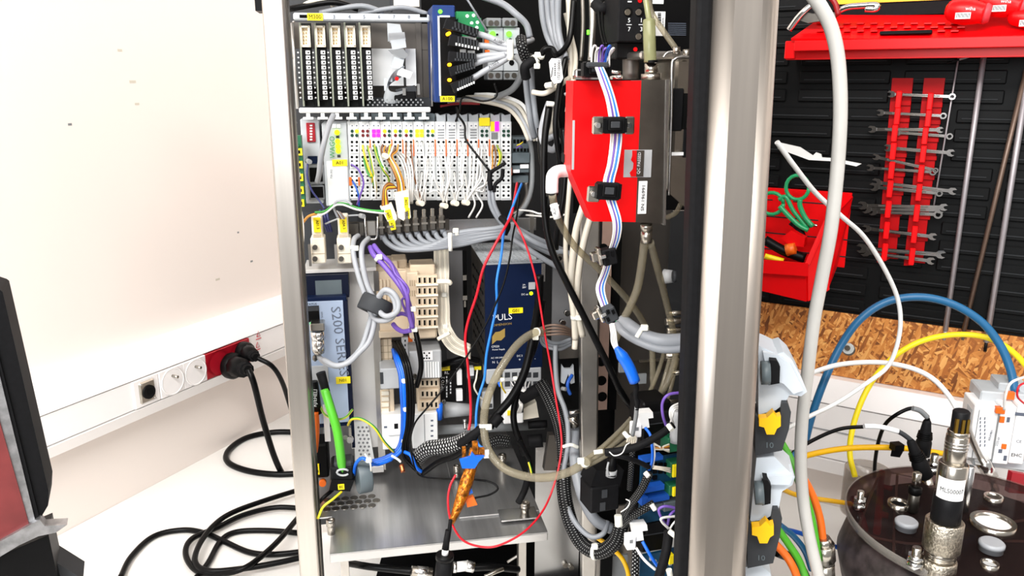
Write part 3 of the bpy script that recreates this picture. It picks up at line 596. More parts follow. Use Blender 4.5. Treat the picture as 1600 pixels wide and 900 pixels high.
for i in range(4):
    C('grey_cable', ('lowest', 'second lowest', 'third', 'topmost white')[i]+' pale cable sweeping right behind the terminal module tops', [(700+14*i, 160-4*i, .90), (745+10*i, 158-3*i, .89), (790+8*i, 168-2*i, .88), (812+6*i, 190, .87), (826+5*i, 220, .865)], 6, ('cable_beige', 'cable_light', 'cable_beige', 'cable_white')[i], group='pale cables behind the modules')
C('red_wire', 'dark red wire lying behind the terminal module tops', [(688, 166, .89), (715, 162, .89), (750, 162, .89)], 4, 'red_dark', cat='wire')
C('black_wire', 'black wire looping in front of the dark gap under the plugs', [(712, 190, .835), (718, 172, .83), (724, 152, .83), (755, 158, .83), (776, 150, .83), (772, 130, .83)], 3, 'wire_black', cat='wire')
for i, (y, x0, x1) in enumerate(((6, 452, 560), (12, 500, 600), (3, 470, 520), (14, 560, 668))):
    C('grey_cable', ['dark cable at the very top left of the cabinet', 'grey cable lying on the card cage top', 'short pale cable at the top left corner', 'long grey cable passing over the cage towards the blue module'][i], [(x0, y+8, .90), ((x0+x1)/2-10, y, .895), ((x0+x1)/2+20, y-2, .895), (x1, y+8, .90)], (9, 8, 6, 7)[i], ('cable_black', 'cable_grey', 'cable_beige', 'cable_grey')[i])
bc = T('label_plate', 'pale label plate above the card cage', 'plate', 640, 8, .92); bc.bx('plate', 'cream', [(615, -10, 655, 10, 0, 3)]); bc.bx('support', 'dark_grey', [(610, -10, 613, 18, 1, 10)])

# ---------------------------------------------------------------- row of terminal modules
row = T('mounting_rail', 'metal mounting rail hidden behind the row of white terminal modules', 'rail', 640, 250, .87)
row.bx('rail', 'steel', [(476, 235, 806, 262, -40, 6)])
RB = .87
def mod(x0, x1, label, group=None, name='terminal_module'):
    xm = (x0+x1)/2; p = row.R @ Vector((row.L(xm, 250)[0], 0, row.L(xm, 250)[1])) + row.o
    t = T(name, label, 'terminal module', xm, 250, p.y, group=group); return t
LEDS = [('dk', 'lm', 'dk', 'dk'), ('dr',)*4, ('mg',)*4, ('lm', 'dk', 'dr', 'dk'), ('lm', 'dk', 'dr', 'dk'), ('lm', 'dk', 'dr', 'dk'), ('lm',)*4, ('dk', 'lm', 'dk', 'dk'), None, None, None, None, ('dk',)*4, 'tag', ('dk',)*4]
LM = {'dk': 'led_dark', 'lm': 'led_lime', 'dr': 'led_darkred', 'mg': 'led_magenta'}
MT = ['first module right of the green lettered coupler, with coloured wires', 'white module with four dark red lamps', 'white module with four glowing magenta lamps', 'white module just right of the magenta lamps', 'fifth white module, brown wire at top', 'sixth white module with one yellow lamp', 'white module with four glowing yellow lamps', 'white module right of the four yellow lamps', 'first slotted module without lamps', 'second slotted module without lamps', 'third slotted module without lamps', 'fourth slotted module without lamps', 'white module under the yellow label near the right end', 'white module with yellow and magenta marker', 'last module at the right end of the row']
for i in range(15):
    x0 = 545.6+16.93*i; x1 = x0+16.5
    t = mod(x0, x1, MT[i], group='terminal modules in the row')
    t.bx('housing', 'module_white', [(x0, 190, x1, 313, 0, 60, .4)])
    t.bx('label_tray', 'slate' if i < 8 else 'light_grey', [(x0+1, 178, x1-1, 190, -4, 20, .4)])
    if i >= 8: t.pg('tray_slot', 'void', [([(x0+2, 176), (x0+9, 174), (x0+14, 178), (x0+6, 180)], -3, 3)])
    t.bx('marker', 'label_white', [(x0+2, 193, x0+7.4, 200, .8, 1), (x0+9, 193, x0+14.4, 200, .8, 1)]); t.bx('marker_print', 'ink_grey', [(x0+3.5, 195.5, x0+5.8, 197.5, 1, .5), (x0+10.5, 195.5, x0+12.8, 197.5, 1, .5)])
    L = LEDS[i]
    if L is None:
        t.bx('slit', 'mid_grey', [(x0+3, 204-8+4.2*k+6, x0+13, 205.6-8+4.2*k+6, .5, 1) for k in range(4)])
    elif L == 'tag':
        t.bx('yellow_marker', 'yellow', [(x0+1, 190, x0+7, 205, 1.5, 2)]); t.bx('magenta_marker', 'led_magenta', [(x0+8, 190, x0+14, 205, 1.5, 2)]); t.bx('grey_window', 'mid_grey', [(x0+2, 207, x0+12, 218, 1, 2)])  # the magenta marker glows by itself, with no lamp in it
    else:
        for k, c in enumerate(L): t.cy('lamp', LM[c], [(x0+4.6+7.2*(k % 2), 205+6.6*(k//2), 3 if c in ('lm', 'mg') else 2.5, .9, 1.2)], n=10)
        if i in (2, 6): t.bx('lamp_window', 'glow_pink' if i == 2 else 'glow_lime', [(x0+1.5, 202, x0+15, 214.5, .5, .6)])  # flat coloured plate, the glow of the lit lamps put into its colour
    for k in range(4): t.bx('clamp_row', 'module_white', [(x0+.9, 218+23.5*k, x1-.9, 240+23.5*k, 1.2, 2, .3)])
    m = MB()
    for k in range(4):
        for a in (0, 1):
            xx = x0+4.3+7.6*a
            for yy, r in ((222+23.5*k, 2.1), (228.2+23.5*k, 1.7), (235+23.5*k, 2.0)):
                x, z = t.L(xx, yy, 1.35); q = r*t.k
                if r == 1.7: m.box(x-q, -.00135, z-q*.6, x+q, -.0005, z+q*.6)
                else: m.cyl((x, -.00135, z), (x, -.0005, z), q, 8)
    m.done('clamp_opening', 'void', t.root)['kind'] = 'stuff'
    if i in (1, 3, 4, 5, 7, 8, 9, 10, 11, 12): t.bx('orange_stripe', 'orange', [(x1-1.4, 218, x1+.3, 244, 1.4, 2)])
    if i == 0: t.bx('orange_clamp', 'orange', [(x0, 277, x0+4, 290, 2, 3), (x0+14, 277, x1, 290, 2, 3)])
    if i == 12: t.bx('yellow_label', 'yellow', [(x0, 184, x0+17, 197, 3, 3, .5)])
co = mod(505, 545, 'light grey fieldbus coupler with green lettering and yellow lamps', name='bus_coupler')
co.bx('housing', 'light_grey', [(506, 192, 545, 322, 1, 55, 1)]); co.bx('lower_step', 'white', [(512, 252, 544, 321, 2.5, 4, .6)])
co.cy('lamp', 'led_lime', [(526.5, 207, 4, 3, 2), (527.5, 221, 4, 3, 2), (528, 229, 4, 3, 2), (528.5, 236, 4, 3, 2)]); co.bx('small_port', 'dark_grey', [(525, 212, 530, 216, 1.6, 1), (527, 242, 532, 246, 1.6, 1)])
co.bx('marker', 'label_white', [(519, 194, 525, 200, 1.8, 1), (526, 194, 532, 200, 1.8, 1)])
co.tx('WAGO', 519.5, 230, 7.5, 'ink_green', 3, rot=-88, sx=.95)
l = co.bx('name_tag', 'yellow', [(519, 249.5, 542.5, 259.5, 3.4, 1.5)]); co.tx('A01', 531, 254.5, 5, 'ink', 3.6, parent=l)
co.tx('750-352', 518, 272, 3, 'ink_grey', 2.6, rot=-88)
co.bx('foot_label', 'white', [(529, 304, 543, 313, 3.2, 1)])
lf = mod(474, 503, 'light grey interface module with red switch block at the left end', name='interface_module')
lf.bx('housing', 'light_grey', [(473, 186, 502, 318, -4, 50, .8)]); lf.bx('red_switch_block', 'socket_red', [(479, 192, 492.5, 222, -2, 4, .4)])
lf.bx('switch', 'white', [(484, 195+4.4*k, 488, 197.4+4.4*k, -1, 2) for k in range(6)])
lf.bx('display_strip', 'navy', [(481, 244, 496, 256, -2, 4)]); lf.bx('port_frame', 'mid_grey', [(481, 258, 507, 288, 0, 12, .6), (482, 290, 507, 312, 0, 12, .6)]); lf.bx('port_opening', 'void', [(484, 262, 504, 284, .6, 2), (485, 292, 505, 309, .6, 2)])
C('grey_cable', 'short thick grey network cable plugged left of the coupler', [(521, 180, .84), (514, 196, .825), (506, 225, .815), (501, 250, .815), (499, 270, .82), (496, 284, .83)], 9, 'cable_light', ties=())
C('cable_tie', 'grey tie head left of the grey network cable', [(480, 251, .835), (484, 253, .825)], 8, 'tie_grey', cat='cable tie')
C('violet_wire', 'dark violet wire dangling below the tie at the left end', [(481, 254, .83), (480, 275, .825), (487, 297, .825), (500, 315, .825), (507, 326, .82)], 3, 'wire_navy', cat='wire')
gs = T('green_terminal_strip', 'narrow green and yellow terminal strip beside the left post', 'terminal strip', 467, 268, .83)
gs.bx('strip', 'green_pcb', [(459, 212, 474, 322, 0, 12)])
for k in range(5): gs.bx('earth_block', 'yellow', [(460+.8*k, 232+20*k, 472+.8*k, 243+20*k, 3, 5)]); gs.bx('opening', 'void', [(463+.8*k, 235+20*k, 469+.8*k, 240+20*k, 3.4, 1)])
gs.bx('number_tag', 'label_white', [(462, 270, 469, 277, 4, 2)]); gs.tx('1', 465.5, 273.5, 4, 'ink', 4.2)
gs.cy('screw', 'green_conn', [(463+.05*k, 228+22*k, 3.5, 4, 2) for k in range(4)])
sl = T('terminal_stack', 'slate grey terminal stack at the right end of the white modules', 'terminal block', 814, 248, .90)
sl.bx('tier', 'slate', [(800, 214, 826, 238, 0, 30, .6), (800, 239, 828, 255, 6, 30, .6), (800, 258, 827, 270, 2, 30, .6), (801, 274, 826, 286, -3, 30, .6)])
sl.bx('opening', 'void', [(802+5.4*k, 232, 806+5.4*k, 237, .5, 1) for k in range(5)]+[(802+5.4*k, 218, 806+5.4*k, 224, .5, 1) for k in range(5)])
sl.bx('paper_tag', 'label_white', [(813, 257, 826, 263, 4, 1.5), (802, 265, 812, 270, 4, 1.5)]); sl.bx('orange_tab', 'orange', [(796, 262, 800, 274, 5, 4)])
C('yellow_wire', 'short yellow wire end on the slate terminal stack', [(808, 227, .885), (813, 225, .88), (817, 222, .885)], 2, 'wire_yellow', cat='wire')
C('violet_wire', 'short violet wire end on the slate terminal stack', [(807, 232, .885), (812, 228, .88), (816, 231, .885)], 2, 'wire_violet', cat='wire')
C('grey_cable', 'grey tube looping beside the slate terminal stack', [(826, 215, .90), (831, 240, .90), (831, 290, .895), (822, 320, .895), (805, 340, .90)], 8, 'mid_grey')
C('brown_cable', 'second brownish cable hanging below the slate terminal stack', [(822, 285, .905), (824, 305, .905), (815, 325, .905), (802, 335, .905)], 8, 'panel_steel')
# wires of the modules
def wire(px, y0, pts, mat, label, w=2.4, g='wires on the terminal modules'):
    return C('wire', label, [(px, y0, dep(px, RB, 1)), (px, y0+4, dep(px, RB, 9))]+[(a, b, dep(a, RB, c)) for a, b, c in pts], w, mat, cat='wire', group=g, n=6, k=5)
random.seed(3)
wl = 'thin white wire drooping from a terminal module clamp'
ends = [655, 660, 664, 692, 694, 698, 709, 712, 727, 729]
for i in range(5, 13):
    x0 = 545.6+16.93*i
    for a in range(4):
        x = x0+4.3+7.6*(a % 2); y = (222, 222, 246, 269)[a]+random.uniform(0, 4)
        e = min(ends, key=lambda q: abs(q-x-random.uniform(-10, 14))); b = random.uniform(-9, 9)
        brown = i == 5 and a < 2
        wire(x, y, [(x+b*.5, y+24, 13+random.uniform(0, 6)), (x+b+random.uniform(-3, 3), (y+300)/2+14, 16+random.uniform(0, 8)), ((x+e)/2+b*.6, 298, 16+random.uniform(0, 6)), (e, 316+random.uniform(-2, 3), 12)], 'wire_brown' if brown else 'wire_white', '%s thin brown wire from the sixth terminal module' % ('left', 'right')[a] if brown else 'white wire from the %s clamp of the %s module from left' % (('top left', 'top right', 'second row left', 'third row right')[a], ORD[i]), 2.6, 'brown wires of the sixth module' if brown else 'thin white wires on the modules')
for k, (x, y) in enumerate(((656, 317), (693, 321), (710, 317), (727, 316))):
    C('cable_tie', 'cream tie gathering white wires below the modules, %s' % ['leftmost', 'second', 'third', 'rightmost'][k], [(x-3, y, dep(x, RB, 14)), (x+4, y+1, dep(x, RB, 22))], 9, 'cream', cat='cable tie', group='cream ties under the modules')
for k, (x, y, e) in enumerate(((742, 230, (732, 340)), (748, 232, (744, 340)))):
    wire(x, y, [(x-2, 265, 16), (x-4, 300, 18), (e[0]+10, 320, 16), e+(10,)], 'wire_white', ('left', 'right')[k]+' of two longer white wires ending below the modules', 3.2, 'two longer white wires')
gl = 'green and yellow wire hooked into the second and third module'
for k, (x, y, e, c) in enumerate(((567, 227, (586, 295), 'wire_yellow'), (575, 228, (588, 300), 'wire_earth'), (569, 246, (584, 290), 'wire_green'), (585, 226, (608, 290), 'wire_earth'), (591, 227, (606, 282), 'wire_white'), (588, 230, (606, 276), 'wire_green'), (578, 232, (588, 310), 'wire_white'), (571, 250, (582, 285), 'wire_yellow'))):
    wire(x, y, [(x+4, y+20, 14), ((x+e[0])/2+2, (y+e[1])/2+8, 18), (e[0]-1, e[1]-12, 14), e+(9,)], c, ['yellow wire at the second module', 'striped yellow and green wire at the second module', 'green wire at the second module', 'striped earth wire at the third module', 'white wire at the third module', 'green wire at the third module', 'white wire dropping between the second and third module', 'inner yellow wire at the second module'][k], 3.2, None)
tie = C('cable_tie', 'round cream tie knob above the brown wire bundle', [(600, 243, dep(600, RB, 22)), (604, 244, dep(604, RB, 28))], 9, 'cream', cat='cable tie')
for k in range(7):
    x = 598+4*k
    C('wire', ORD[k]+' wire of the brown bundle curving into the upper right white plug', [(x, 226+(k % 3)*2, dep(x, RB, 2)), (x-2, 236, dep(x, RB, 14)), (603+k*1.6, 245, dep(603, RB, 20)), (612+k*1.7, 262, dep(612, RB, 28)), (620+k*1.6, 282, dep(620, RB, 30)), (622+k*1.8, 302, dep(622, RB, 28))], 2.8, ('wire_brown', 'wire_orange', 'wire_brown', 'wire_yellow', 'wire_white', 'wire_brown', 'wire_orange')[k], cat='wire', group='brown wires into the upper plug', n=6, k=5)
    C('wire', ORD[k]+' wire of the brown arch entering the lower left white plug', [(614+k, 288+k, dep(614, RB, 26)), (606, 286+k*1.6, dep(606, RB, 30)), (599+k*.8, 296+k*.8, dep(599, RB, 32)), (597+k*1.7, 324, dep(597, RB, 30))], 2.8, ('wire_brown', 'wire_orange', 'wire_brown', 'wire_brown', 'wire_yellow', 'wire_orange', 'wire_brown')[k], cat='wire', group='brown wires into the lower plug', n=6, k=5)
for k in range(4):
    x = 618+5*k
    C('wire', ORD[k]+' white wire bowing right of the brown bundle', [(x, 240, dep(x, RB, 3)), (x+8, 250, dep(x, RB, 16)), (x+15-k, 270, dep(x, RB, 22)), (x+18-k*2, 295, dep(x, RB, 22)), (x+20-k*3, 318, dep(x, RB, 16))], 2.8, 'wire_white', cat='wire', group='white wires right of the brown bundle', n=6, k=5)
C('violet_wire', 'violet wire looping on the first terminal module', [(549, 257, dep(549, RB, 1)), (560, 265, dep(560, RB, 14)), (568, 285, dep(568, RB, 16)), (563, 305, dep(563, RB, 14)), (558, 320, dep(558, RB, 8))], 3, 'wire_violet', cat='wire')
C('blue_wire', 'blue wire dropping from the first terminal module', [(551, 283, dep(551, RB, 1)), (556, 292, dep(556, RB, 10)), (560, 305, dep(560, RB, 12)), (561, 322, dep(561, RB, 8))], 3, 'lan_blue', cat='wire')
for nm, lab, poly, lab_r, w in (('white_plug', 'white plug with yellow labels hanging lower left in the brown wires', [(594, 324), (612, 318), (626, 352), (613, 360)], [((606, 336), -16), ((612, 352), -16)], 36), ('white_plug', 'white plug with yellow labels hanging upper right in the brown wires', [(616, 302), (638, 297), (642, 340), (634, 347), (622, 340)], [((634, 316), -84), ((636, 333), -84)], 34)):
    t = T(nm, lab, 'plug', poly[0][0]+10, poly[0][1]+15, dep(615, RB, w), group='white plugs with yellow labels')
    t.pg('plug_body', 'cream', [(poly, 0, 12)])
    for (x, y), r in lab_r:
        if r > -40: l = t.pg('label', 'yellow', [([(x-5, y-7), (x+4, y-9), (x+8, y+6), (x-1, y+8)], .8, 1)]); t.tx('A03', x+1, y, 4, 'ink', 1.1, rot=65, parent=l)
        else: l = t.pg('label', 'yellow', [([(x-3, y-8), (x+4, y-8), (x+4, y+9), (x-2, y+9)], .8, 1)]); t.tx('A02', x+.5, y, 4, 'ink', 1.1, rot=86, parent=l)
C('black_wire', 'black wire slanting across the terminal modules to the black sleeve', [(713, 168, .85), (716, 180, .84), (726, 196, .84), (728, 218, .835), (745, 242, .83), (764, 266, .825)], 3.6, 'wire_black', cat='wire')
for k, (x, pts, c) in enumerate(((770, [(769, 240), (770, 252), (769, 264)], 'wire_orange'), (777, [(781, 245), (779, 256), (776, 264)], 'wire_yellow'), (776, [(783, 240), (782, 252), (778, 264)], 'wire_earth'), (772, [(775, 242), (774, 252), (772, 265)], 'wire_brown'))):
    C('wire', ['amber', 'yellow', 'striped', 'brown'][k]+' wire entering the black sleeve at the right modules', [(x, 227, dep(x, RB, 1))]+[(a, b, dep(a, RB, 18)) for a, b in pts], 2.6, c, cat='wire', n=6)
C('black_sleeve', 'black heat shrink sleeve end on the right modules', [(768, 268, .825), (778, 262, .82), (790, 254, .82)], 6, 'black_soft', cat='sleeve')
C('black_sleeve', 'black sleeve over the two grey cables at the right modules', [(766, 266, .828), (765, 280, .825), (767, 297, .825)], 8, 'black_soft', cat='sleeve'); C('black_sleeve', 'crumpled black sleeve tail right of the straight black sleeve', [(786, 264, .83), (784, 278, .828), (774, 288, .826), (772, 300, .826)], 6, 'black_soft', cat='sleeve')
for k in range(2): C('grey_cable', ('left', 'right')[k]+' grey cable leaving the black sleeve towards the rail', [(764+5*k, 290+5*k, .828), (766+6*k, 318, .825), (778+5*k, 342, .825), (796+4*k, 364, .83), (815+5*k, 385, .84)], 7, 'cable_grey', group='pair of grey cables under the black sleeve')
# ---------------------------------------------------------------- below the module row: sheet metal bracket, shielded cables, bus connectors
bk = T('metal_bracket', 'bent bright steel bracket holding the grey series module beside the left post', 'bracket', 560, 560, .83)
bk.bx('side_plate', 'bracket_steel', [(542, 424, 590, 700, -14, 2)]); bk.bx('flange', 'steel', [(584, 424, 592, 455, 2, 2), (586, 455, 597, 735, 0, 2)])
bk.bx('top_plate', 'bracket_steel', [(474, 420, 588, 425.5, 6, 70, .3)]); bk.bx('foot', 'bracket_steel', [(548, 730, 600, 740, 2, 14, .5)])
bk.pg('perforated_foot', 'white', [([(552, 660), (574, 658), (588, 735), (556, 740)], -6, 2)])
bk.cy('perforation', 'mid_grey', [(560+6.5*i+2.2*(j % 2)+.6*j*.4, 668+6*j, 2, -5.5, 1) for i in range(3) for j in range(10)], n=8)
for nm, x, yy in (('left', 486, 'A01.3'), ('right', 527, 'A04.3')):
    t = T('bus_connector', '%s of two white bus connectors with upright yellow labels' % nm, 'connector', x+12, 380, .815, group='white bus connectors')
    t.bx('hood', 'cream', [(x, 372, x+22, 412, 4, 24, 1)]); t.bx('upper_hood', 'cream', [(x+1, 338, x+17, 374, 2, 22, 1)]); t.bx('side_rail', 'steel', [(x-4, 382, x, 416, 8, 3)])
    l = t.bx('label', 'yellow', [(x+4, 340, x+15, 363, 4, 2.2)]); t.tx(yy, x+10, 351, 4.2, 'ink', 4.2, rot=87, parent=l)
    t.cy('thumb_screw', 'steel_dark', [(x+6, 387, 4, 7, 5), (x+6, 405, 4, 7, 5)]); t.bx('ridge', 'beige', [(x+3, 366+2.5*k, x+16, 367+2.5*k, 3, 2) for k in range(3)]); t.bx('seam', 'beige_dark', [(x+1, 396, x+22, 397, 4.2, 1)])
fb = T('flat_plate', 'dark perforated plate behind the white bus connectors', 'plate', 520, 385, .87); fb.bx('plate', 'dark_grey', [(474, 330, 560, 422, 0, 3)]); fb.cy('hole', 'void', [(548+9*(i % 2), 352+11*(i//2), 3, .3, 1) for i in range(6)])
rg = T('wire_clip', 'shiny open metal clip frame beside the shield clamps', 'clip', 581, 356, .825)
m = MB(); m.sweep(smooth_path([rg.L3(*p) for p in ((570, 338, 0), (571, 355, 2), (573, 372, 2), (580, 374, 2), (588, 372, 2), (590, 355, 2), (590, 338, 0))], 4), .0011, 6); m.done('frame', 'chrome', rg.root)
rg.bx('inner_plate', 'steel', [(574, 346, 587, 368, -3, 6, .5)])
C('striped_cable', 'white lead arching over the bus connectors below the modules', [(496, 338, .80), (510, 332, .795), (524, 321, .79), (536, 320, .79), (556, 327, .79), (578, 331, .79), (604, 334, .80)], 3, 'wire_white', cat='wire')
C('striped_cable', 'green lead running under the white arching lead', [(492, 332, .80), (508, 330, .80), (522, 320, .80), (538, 318, .797), (558, 325, .797), (580, 329, .797), (600, 330, .80)], 4, 'wire_green', cat='wire')
C('violet_wire', 'pale violet lead curving over the right bus connector', [(528, 340, .80), (522, 325, .795), (526, 315, .79), (540, 313, .79), (550, 320, .79)], 4, 'cable_light', cat='wire')
C('yellow_wire', 'yellow and black wire beside the left bus connector', [(474, 347, .82), (482, 338, .81), (494, 334, .80)], 4, 'wire_orange', cat='wire')
for k in range(5): C('pink_wire', ORD[k]+' fine pale wire fanning into the right bus connector', [(522+2*k, 327+k, .80), (526+2*k, 334, .80), (531+2*k, 342, .805)], 2, ('cable_beige', 'wire_brown', 'wire_white', 'cable_light', 'pink_panel')[k], cat='wire', group='fine wires of the right bus connector', n=6)
C('white_wire', 'white wire hanging beside the left post below the green strip', [(469, 322, .82), (473, 345, .815), (474, 370, .815), (472, 392, .82)], 3, 'wire_white', cat='wire')
C('grey_wire', 'thin light wire crossing behind the right bus connector', [(508, 350, .83), (520, 345, .83), (540, 338, .83), (562, 336, .83)], 3, 'cable_light', cat='wire')
for k in range(3): C('navy_wire', ORD[k]+' dark blue wire behind the two bus connectors', [(500+5*k, 328, .845), (505+4*k, 345, .84), (512+3*k, 362, .845)], 4, 'wire_navy', cat='wire', group='dark blue wires behind the bus connectors')
ties2 = C('cable_tie', 'grey round tie knob beside the metal clip frame', [(563, 337, .82), (568, 338, .815)], 8, 'tie_grey', cat='cable tie')
# shield clamps and the bundle of grey cables
for k in range(8):
    x = 596+13.5*k; y = 352-1.3*k
    t = T('shield_clamp', '%s metal shield clamp above the grey cable bundle' % ['leftmost', 'second', 'third', 'fourth', 'fifth', 'sixth', 'seventh', 'rightmost'][k], 'clamp', x, y, .835, group='shield clamps in a row')
    t.bx('saddle', 'steel_dark', [(x-5, y-6, x+5, y+16, 4, 12, 1.5)]); t.bx('spring', 'nickel', [(x-4, y-18, x+2, y-2, 2, 4, .6), (x-5, y+2, x+5, y+5, 5, 2)]); t.rod('cable_stub', 'cable_grey', [(x, y+10, -1, x+2, y+22, -1, 4.2)])
dr_ = T('clamp_rail', 'dark rail carrying the shield clamps', 'rail', 640, 350, .86); dr_.bx('rail', 'steel_dark', [(545, 345, 702, 362, -6, 4)]); dr_.bx('small_block', 'steel_dark', [(547, 350, 560, 366, 6, 8), (562, 348, 568, 368, 4, 8)])
al = T('cross_rail', 'flat aluminium rail running right below the terminal modules', 'rail', 768, 352, .885, 9); al.bx('bar', 'alu', [(693, 342, 838, 362, 0, 4, .4)]); al.bx('end_clip', 'steel', [(828, 330, 834, 372, 2, 6)])
sp_ = [(0, 368, 700, 376), (1, 367, 720, 378), (2, 366, 735, 371), (3, 365, 735, 366), (4, 364, 740, 386), (5, 363, 745, 381), (6, 362, 720, 370), (7, 361, 735, 363)]
for k, y0, xm, ym in sp_:
    x = 598+13.5*k
    C('grey_cable', '%s grey cable curving right from the shield clamps' % ['lowest', 'second', 'third', 'fourth', 'fifth', 'sixth', 'seventh', 'topmost'][k], [(x, y0, .838), (x+8, y0+12, .83), (x+28, y0+22-.8*k, .823), (668+6*k, 389-3.2*k, .82), (720+2*k, 382-3*k, .82), (770, 371-2.2*k+(k % 2)*2, .82), (800, 372-2.5*k, .825), (835, 385-2*k, .83), (880, 405-2*k, .845)], 8.5, 'cable_grey', group='grey cables from the shield clamps', ties=(.42,) if k == 7 else ())
C('cable_tie', 'cream cable tie wrapped upright round the grey bundle', [(703, 364, .806), (704, 392, .806)], 7, 'tie_white', cat='cable tie')
C('grey_cable', 'grey cable crossing diagonally above the blue power supply', [(800, 350, .84), (815, 365, .82), (835, 378, .815), (860, 388, .82), (905, 400, .83)], 9, 'cable_grey')
C('grey_cable', 'second diagonal grey cable above the right end of power supply', [(790, 366, .83), (820, 386, .815), (850, 405, .815), (872, 418, .82)], 9, 'cable_grey')
# violet cables
for k, pts in enumerate(([(578, 386, .81), (584, 398, .80), (600, 415, .795), (618, 437, .79), (632, 458, .785), (640, 480, .785), (644, 500, .785), (643, 515, .79)], [(584, 383, .81), (594, 396, .80), (610, 412, .795), (624, 436, .785), (636, 462, .78), (638, 485, .78), (645, 512, .785)], [(598, 400, .80), (612, 414, .79), (618, 428, .785), (630, 440, .78), (638, 452, .78), (636, 462, .78), (628, 470, .785), (636, 490, .785), (646, 508, .785)], [(642, 516, .785), (630, 518, .79), (620, 513, .795), (614, 506, .80)], [(645, 512, .785), (640, 495, .79), (628, 490, .795), (620, 492, .80)])):
    C('violet_cable', ['left long violet cable beside the beige blocks', 'right long violet cable beside the beige blocks', 'violet cable with a side loop midway', 'short violet cable end bending left below the ties', 'short violet cable end above the lower bend'][k], pts, (9, 8, 4, 8, 7)[k], 'wire_violet' if k != 3 else 'wire_violet', cat='cable', ties=((.22, .75, .98), (), (), (), ())[k])
# ferrite ring with two grey cables threaded through it
fr = T('ferrite_ring', 'dark grey ferrite ring with two grey cables looped through it', 'ferrite', 587, 478, .785)
m = MB(); m.lathe([(.0125, -.008), (.0165, -.0085), (.0172, -.007), (.0172, .007), (.0165, .0085), (.0125, .008), (.0125, -.008)], ax='x', n=32); 
R = Matrix.Rotation(math.radians(-62), 3, 'Y') @ Matrix.Rotation(math.radians(18), 3, 'Z'); m.v = [R @ v for v in m.v]; m.done('ring', 'dark_grey', fr.root)
C('grey_cable', 'left grey cable coming down from the clamps into the ferrite ring', [(560, 368, .82), (553, 375, .81), (552, 395, .80), (560, 430, .79), (571, 462, .785), (580, 490, .783), (590, 500, .776), (605, 500, .768), (617, 490, .766), (617, 472, .768), (608, 458, .77), (594, 460, .772), (583, 485, .785), (576, 510, .785), (566, 540, .78), (550, 560, .775), (530, 572, .77), (510, 568, .775), (497, 556, .785)], 9, 'cable_light', ties=(.1,))
C('grey_cable', 'right grey cable coming down from the clamps into the ferrite ring', [(576, 372, .82), (566, 385, .80), (566, 410, .79), (574, 445, .785), (586, 470, .78), (594, 488, .77), (606, 494, .764), (621, 486, .762), (622, 470, .764), (612, 456, .766), (598, 455, .769), (588, 482, .782), (584, 510, .78), (576, 535, .775), (560, 552, .77), (545, 566, .768), (525, 571, .768), (505, 562, .775)], 9, 'cable_light')
# ---------------------------------------------------------------- the grey series module
s2 = T('drive_module', 'tall pale blue module with large outlined upright letters in a navy case', 'electronic module', 512, 560, .80)
s2.bx('case', 'navy', [(470, 464, 547, 668, -2, 90, 1)]); s2.bx('front_plate', 'panel_blue', [(470, 471, 541, 662, 0, 3, .3)])
s2.bx('top_face', 'navy_dark', [(473, 430, 545, 466, -12, 80)]); s2.bx('rating_label', 'slate', [(493, 438, 534, 463, -11.6, 1)])
s2.tx('S200 SERIES', 530.5, 534, 15, 'ink_grey', .2, rot=86, sx=1.12); s2.tx('STATUS', 486, 475.5, 3.6, 'ink', .2); s2.tx('SERIAL', 503, 492, 2.6, 'ink_grey', .2, rot=88)
s2.bx('port', 'black', [(480, 478, 499, 503, .6, 2)]); s2.bx('port_cover', 'dark_grey', [(481, 479, 498, 486, 1.2, 1)]); s2.bx('status_lamp', 'led_green', [(475, 486, 480, 492, .8, 1), (478, 500, 482, 506, .8, 1)])
s2.bx('lower_connector_plate', 'label_grey', [(486, 572, 513, 598, 2, 4, .5)]); l = s2.bx('name_tag', 'yellow', [(525, 589, 547.5, 599.5, .8, 1)]); s2.tx('N01', 536, 594.3, 5, 'ink', 1, parent=l)
s2.bx('lower_strip', 'label_white', [(506, 632, 515, 690, 1, 2)]); s2.bx('edge_strip', 'navy_dark', [(544, 470, 549, 700, -1, 4)])
cn = T('round_connector', 'shiny metal circular connector at the left of the series module', 'connector', 497, 530, .785)
cn.bx('shell', 'nickel', [(484, 506, 507, 518, 8, 16, 1)]); cn.rod('collar', 'chrome', [(496, 517, 2, 497, 530, 2, 11.5), (497, 530, 2, 497.5, 546, 2, 10.5, 11)]); cn.rod('nut', 'nickel', [(497.5, 545, 2, 498, 552, 2, 11, 9)], n=6)
cn.bx('side_screw', 'steel_dark', [(488, 556, 496, 566, 4, 8, 2)])
gc = T('green_network_cable', 'bright green cable with black boot running down into black clamp', 'cable', 505, 600, .775)
gc.rod('boot', 'black_soft', [(501, 582, 4, 510, 613, 6, 8, 6.5)]); gc.tube('cable', 'green_cable', [(507, 608, 6), (517, 640, 14), (526, 670, 18), (531, 700, 18), (535, 735, 12)], 15)
cb = T('black_housing', 'black cable housing with small yellow sticker under the green cable', 'connector', 534, 748, .765)
cb.bx('housing', 'black_soft', [(516, 730, 553, 753, 4, 30, 2)]); cb.pg('lower_body', 'black', [([(518, 750), (554, 750), (547, 768), (514, 766)], 6, 26)])
cb.bx('front_slope', 'dark_grey', [(522, 722, 552, 750, 2, 20, 2)]); l = cb.bx('sticker', 'yellow', [(528, 757, 538, 765, 7, 2)]); cb.tx('8E', 533, 761, 5, 'ink', 7.2, parent=l)
m = MB(); m.sweep([cb.L3(536+9.5*math.cos(a*.524), 738+5*math.sin(a*.524), 5) for a in range(1, 12)], .0012, 6); m.done('bushing', 'label_grey', cb.root)
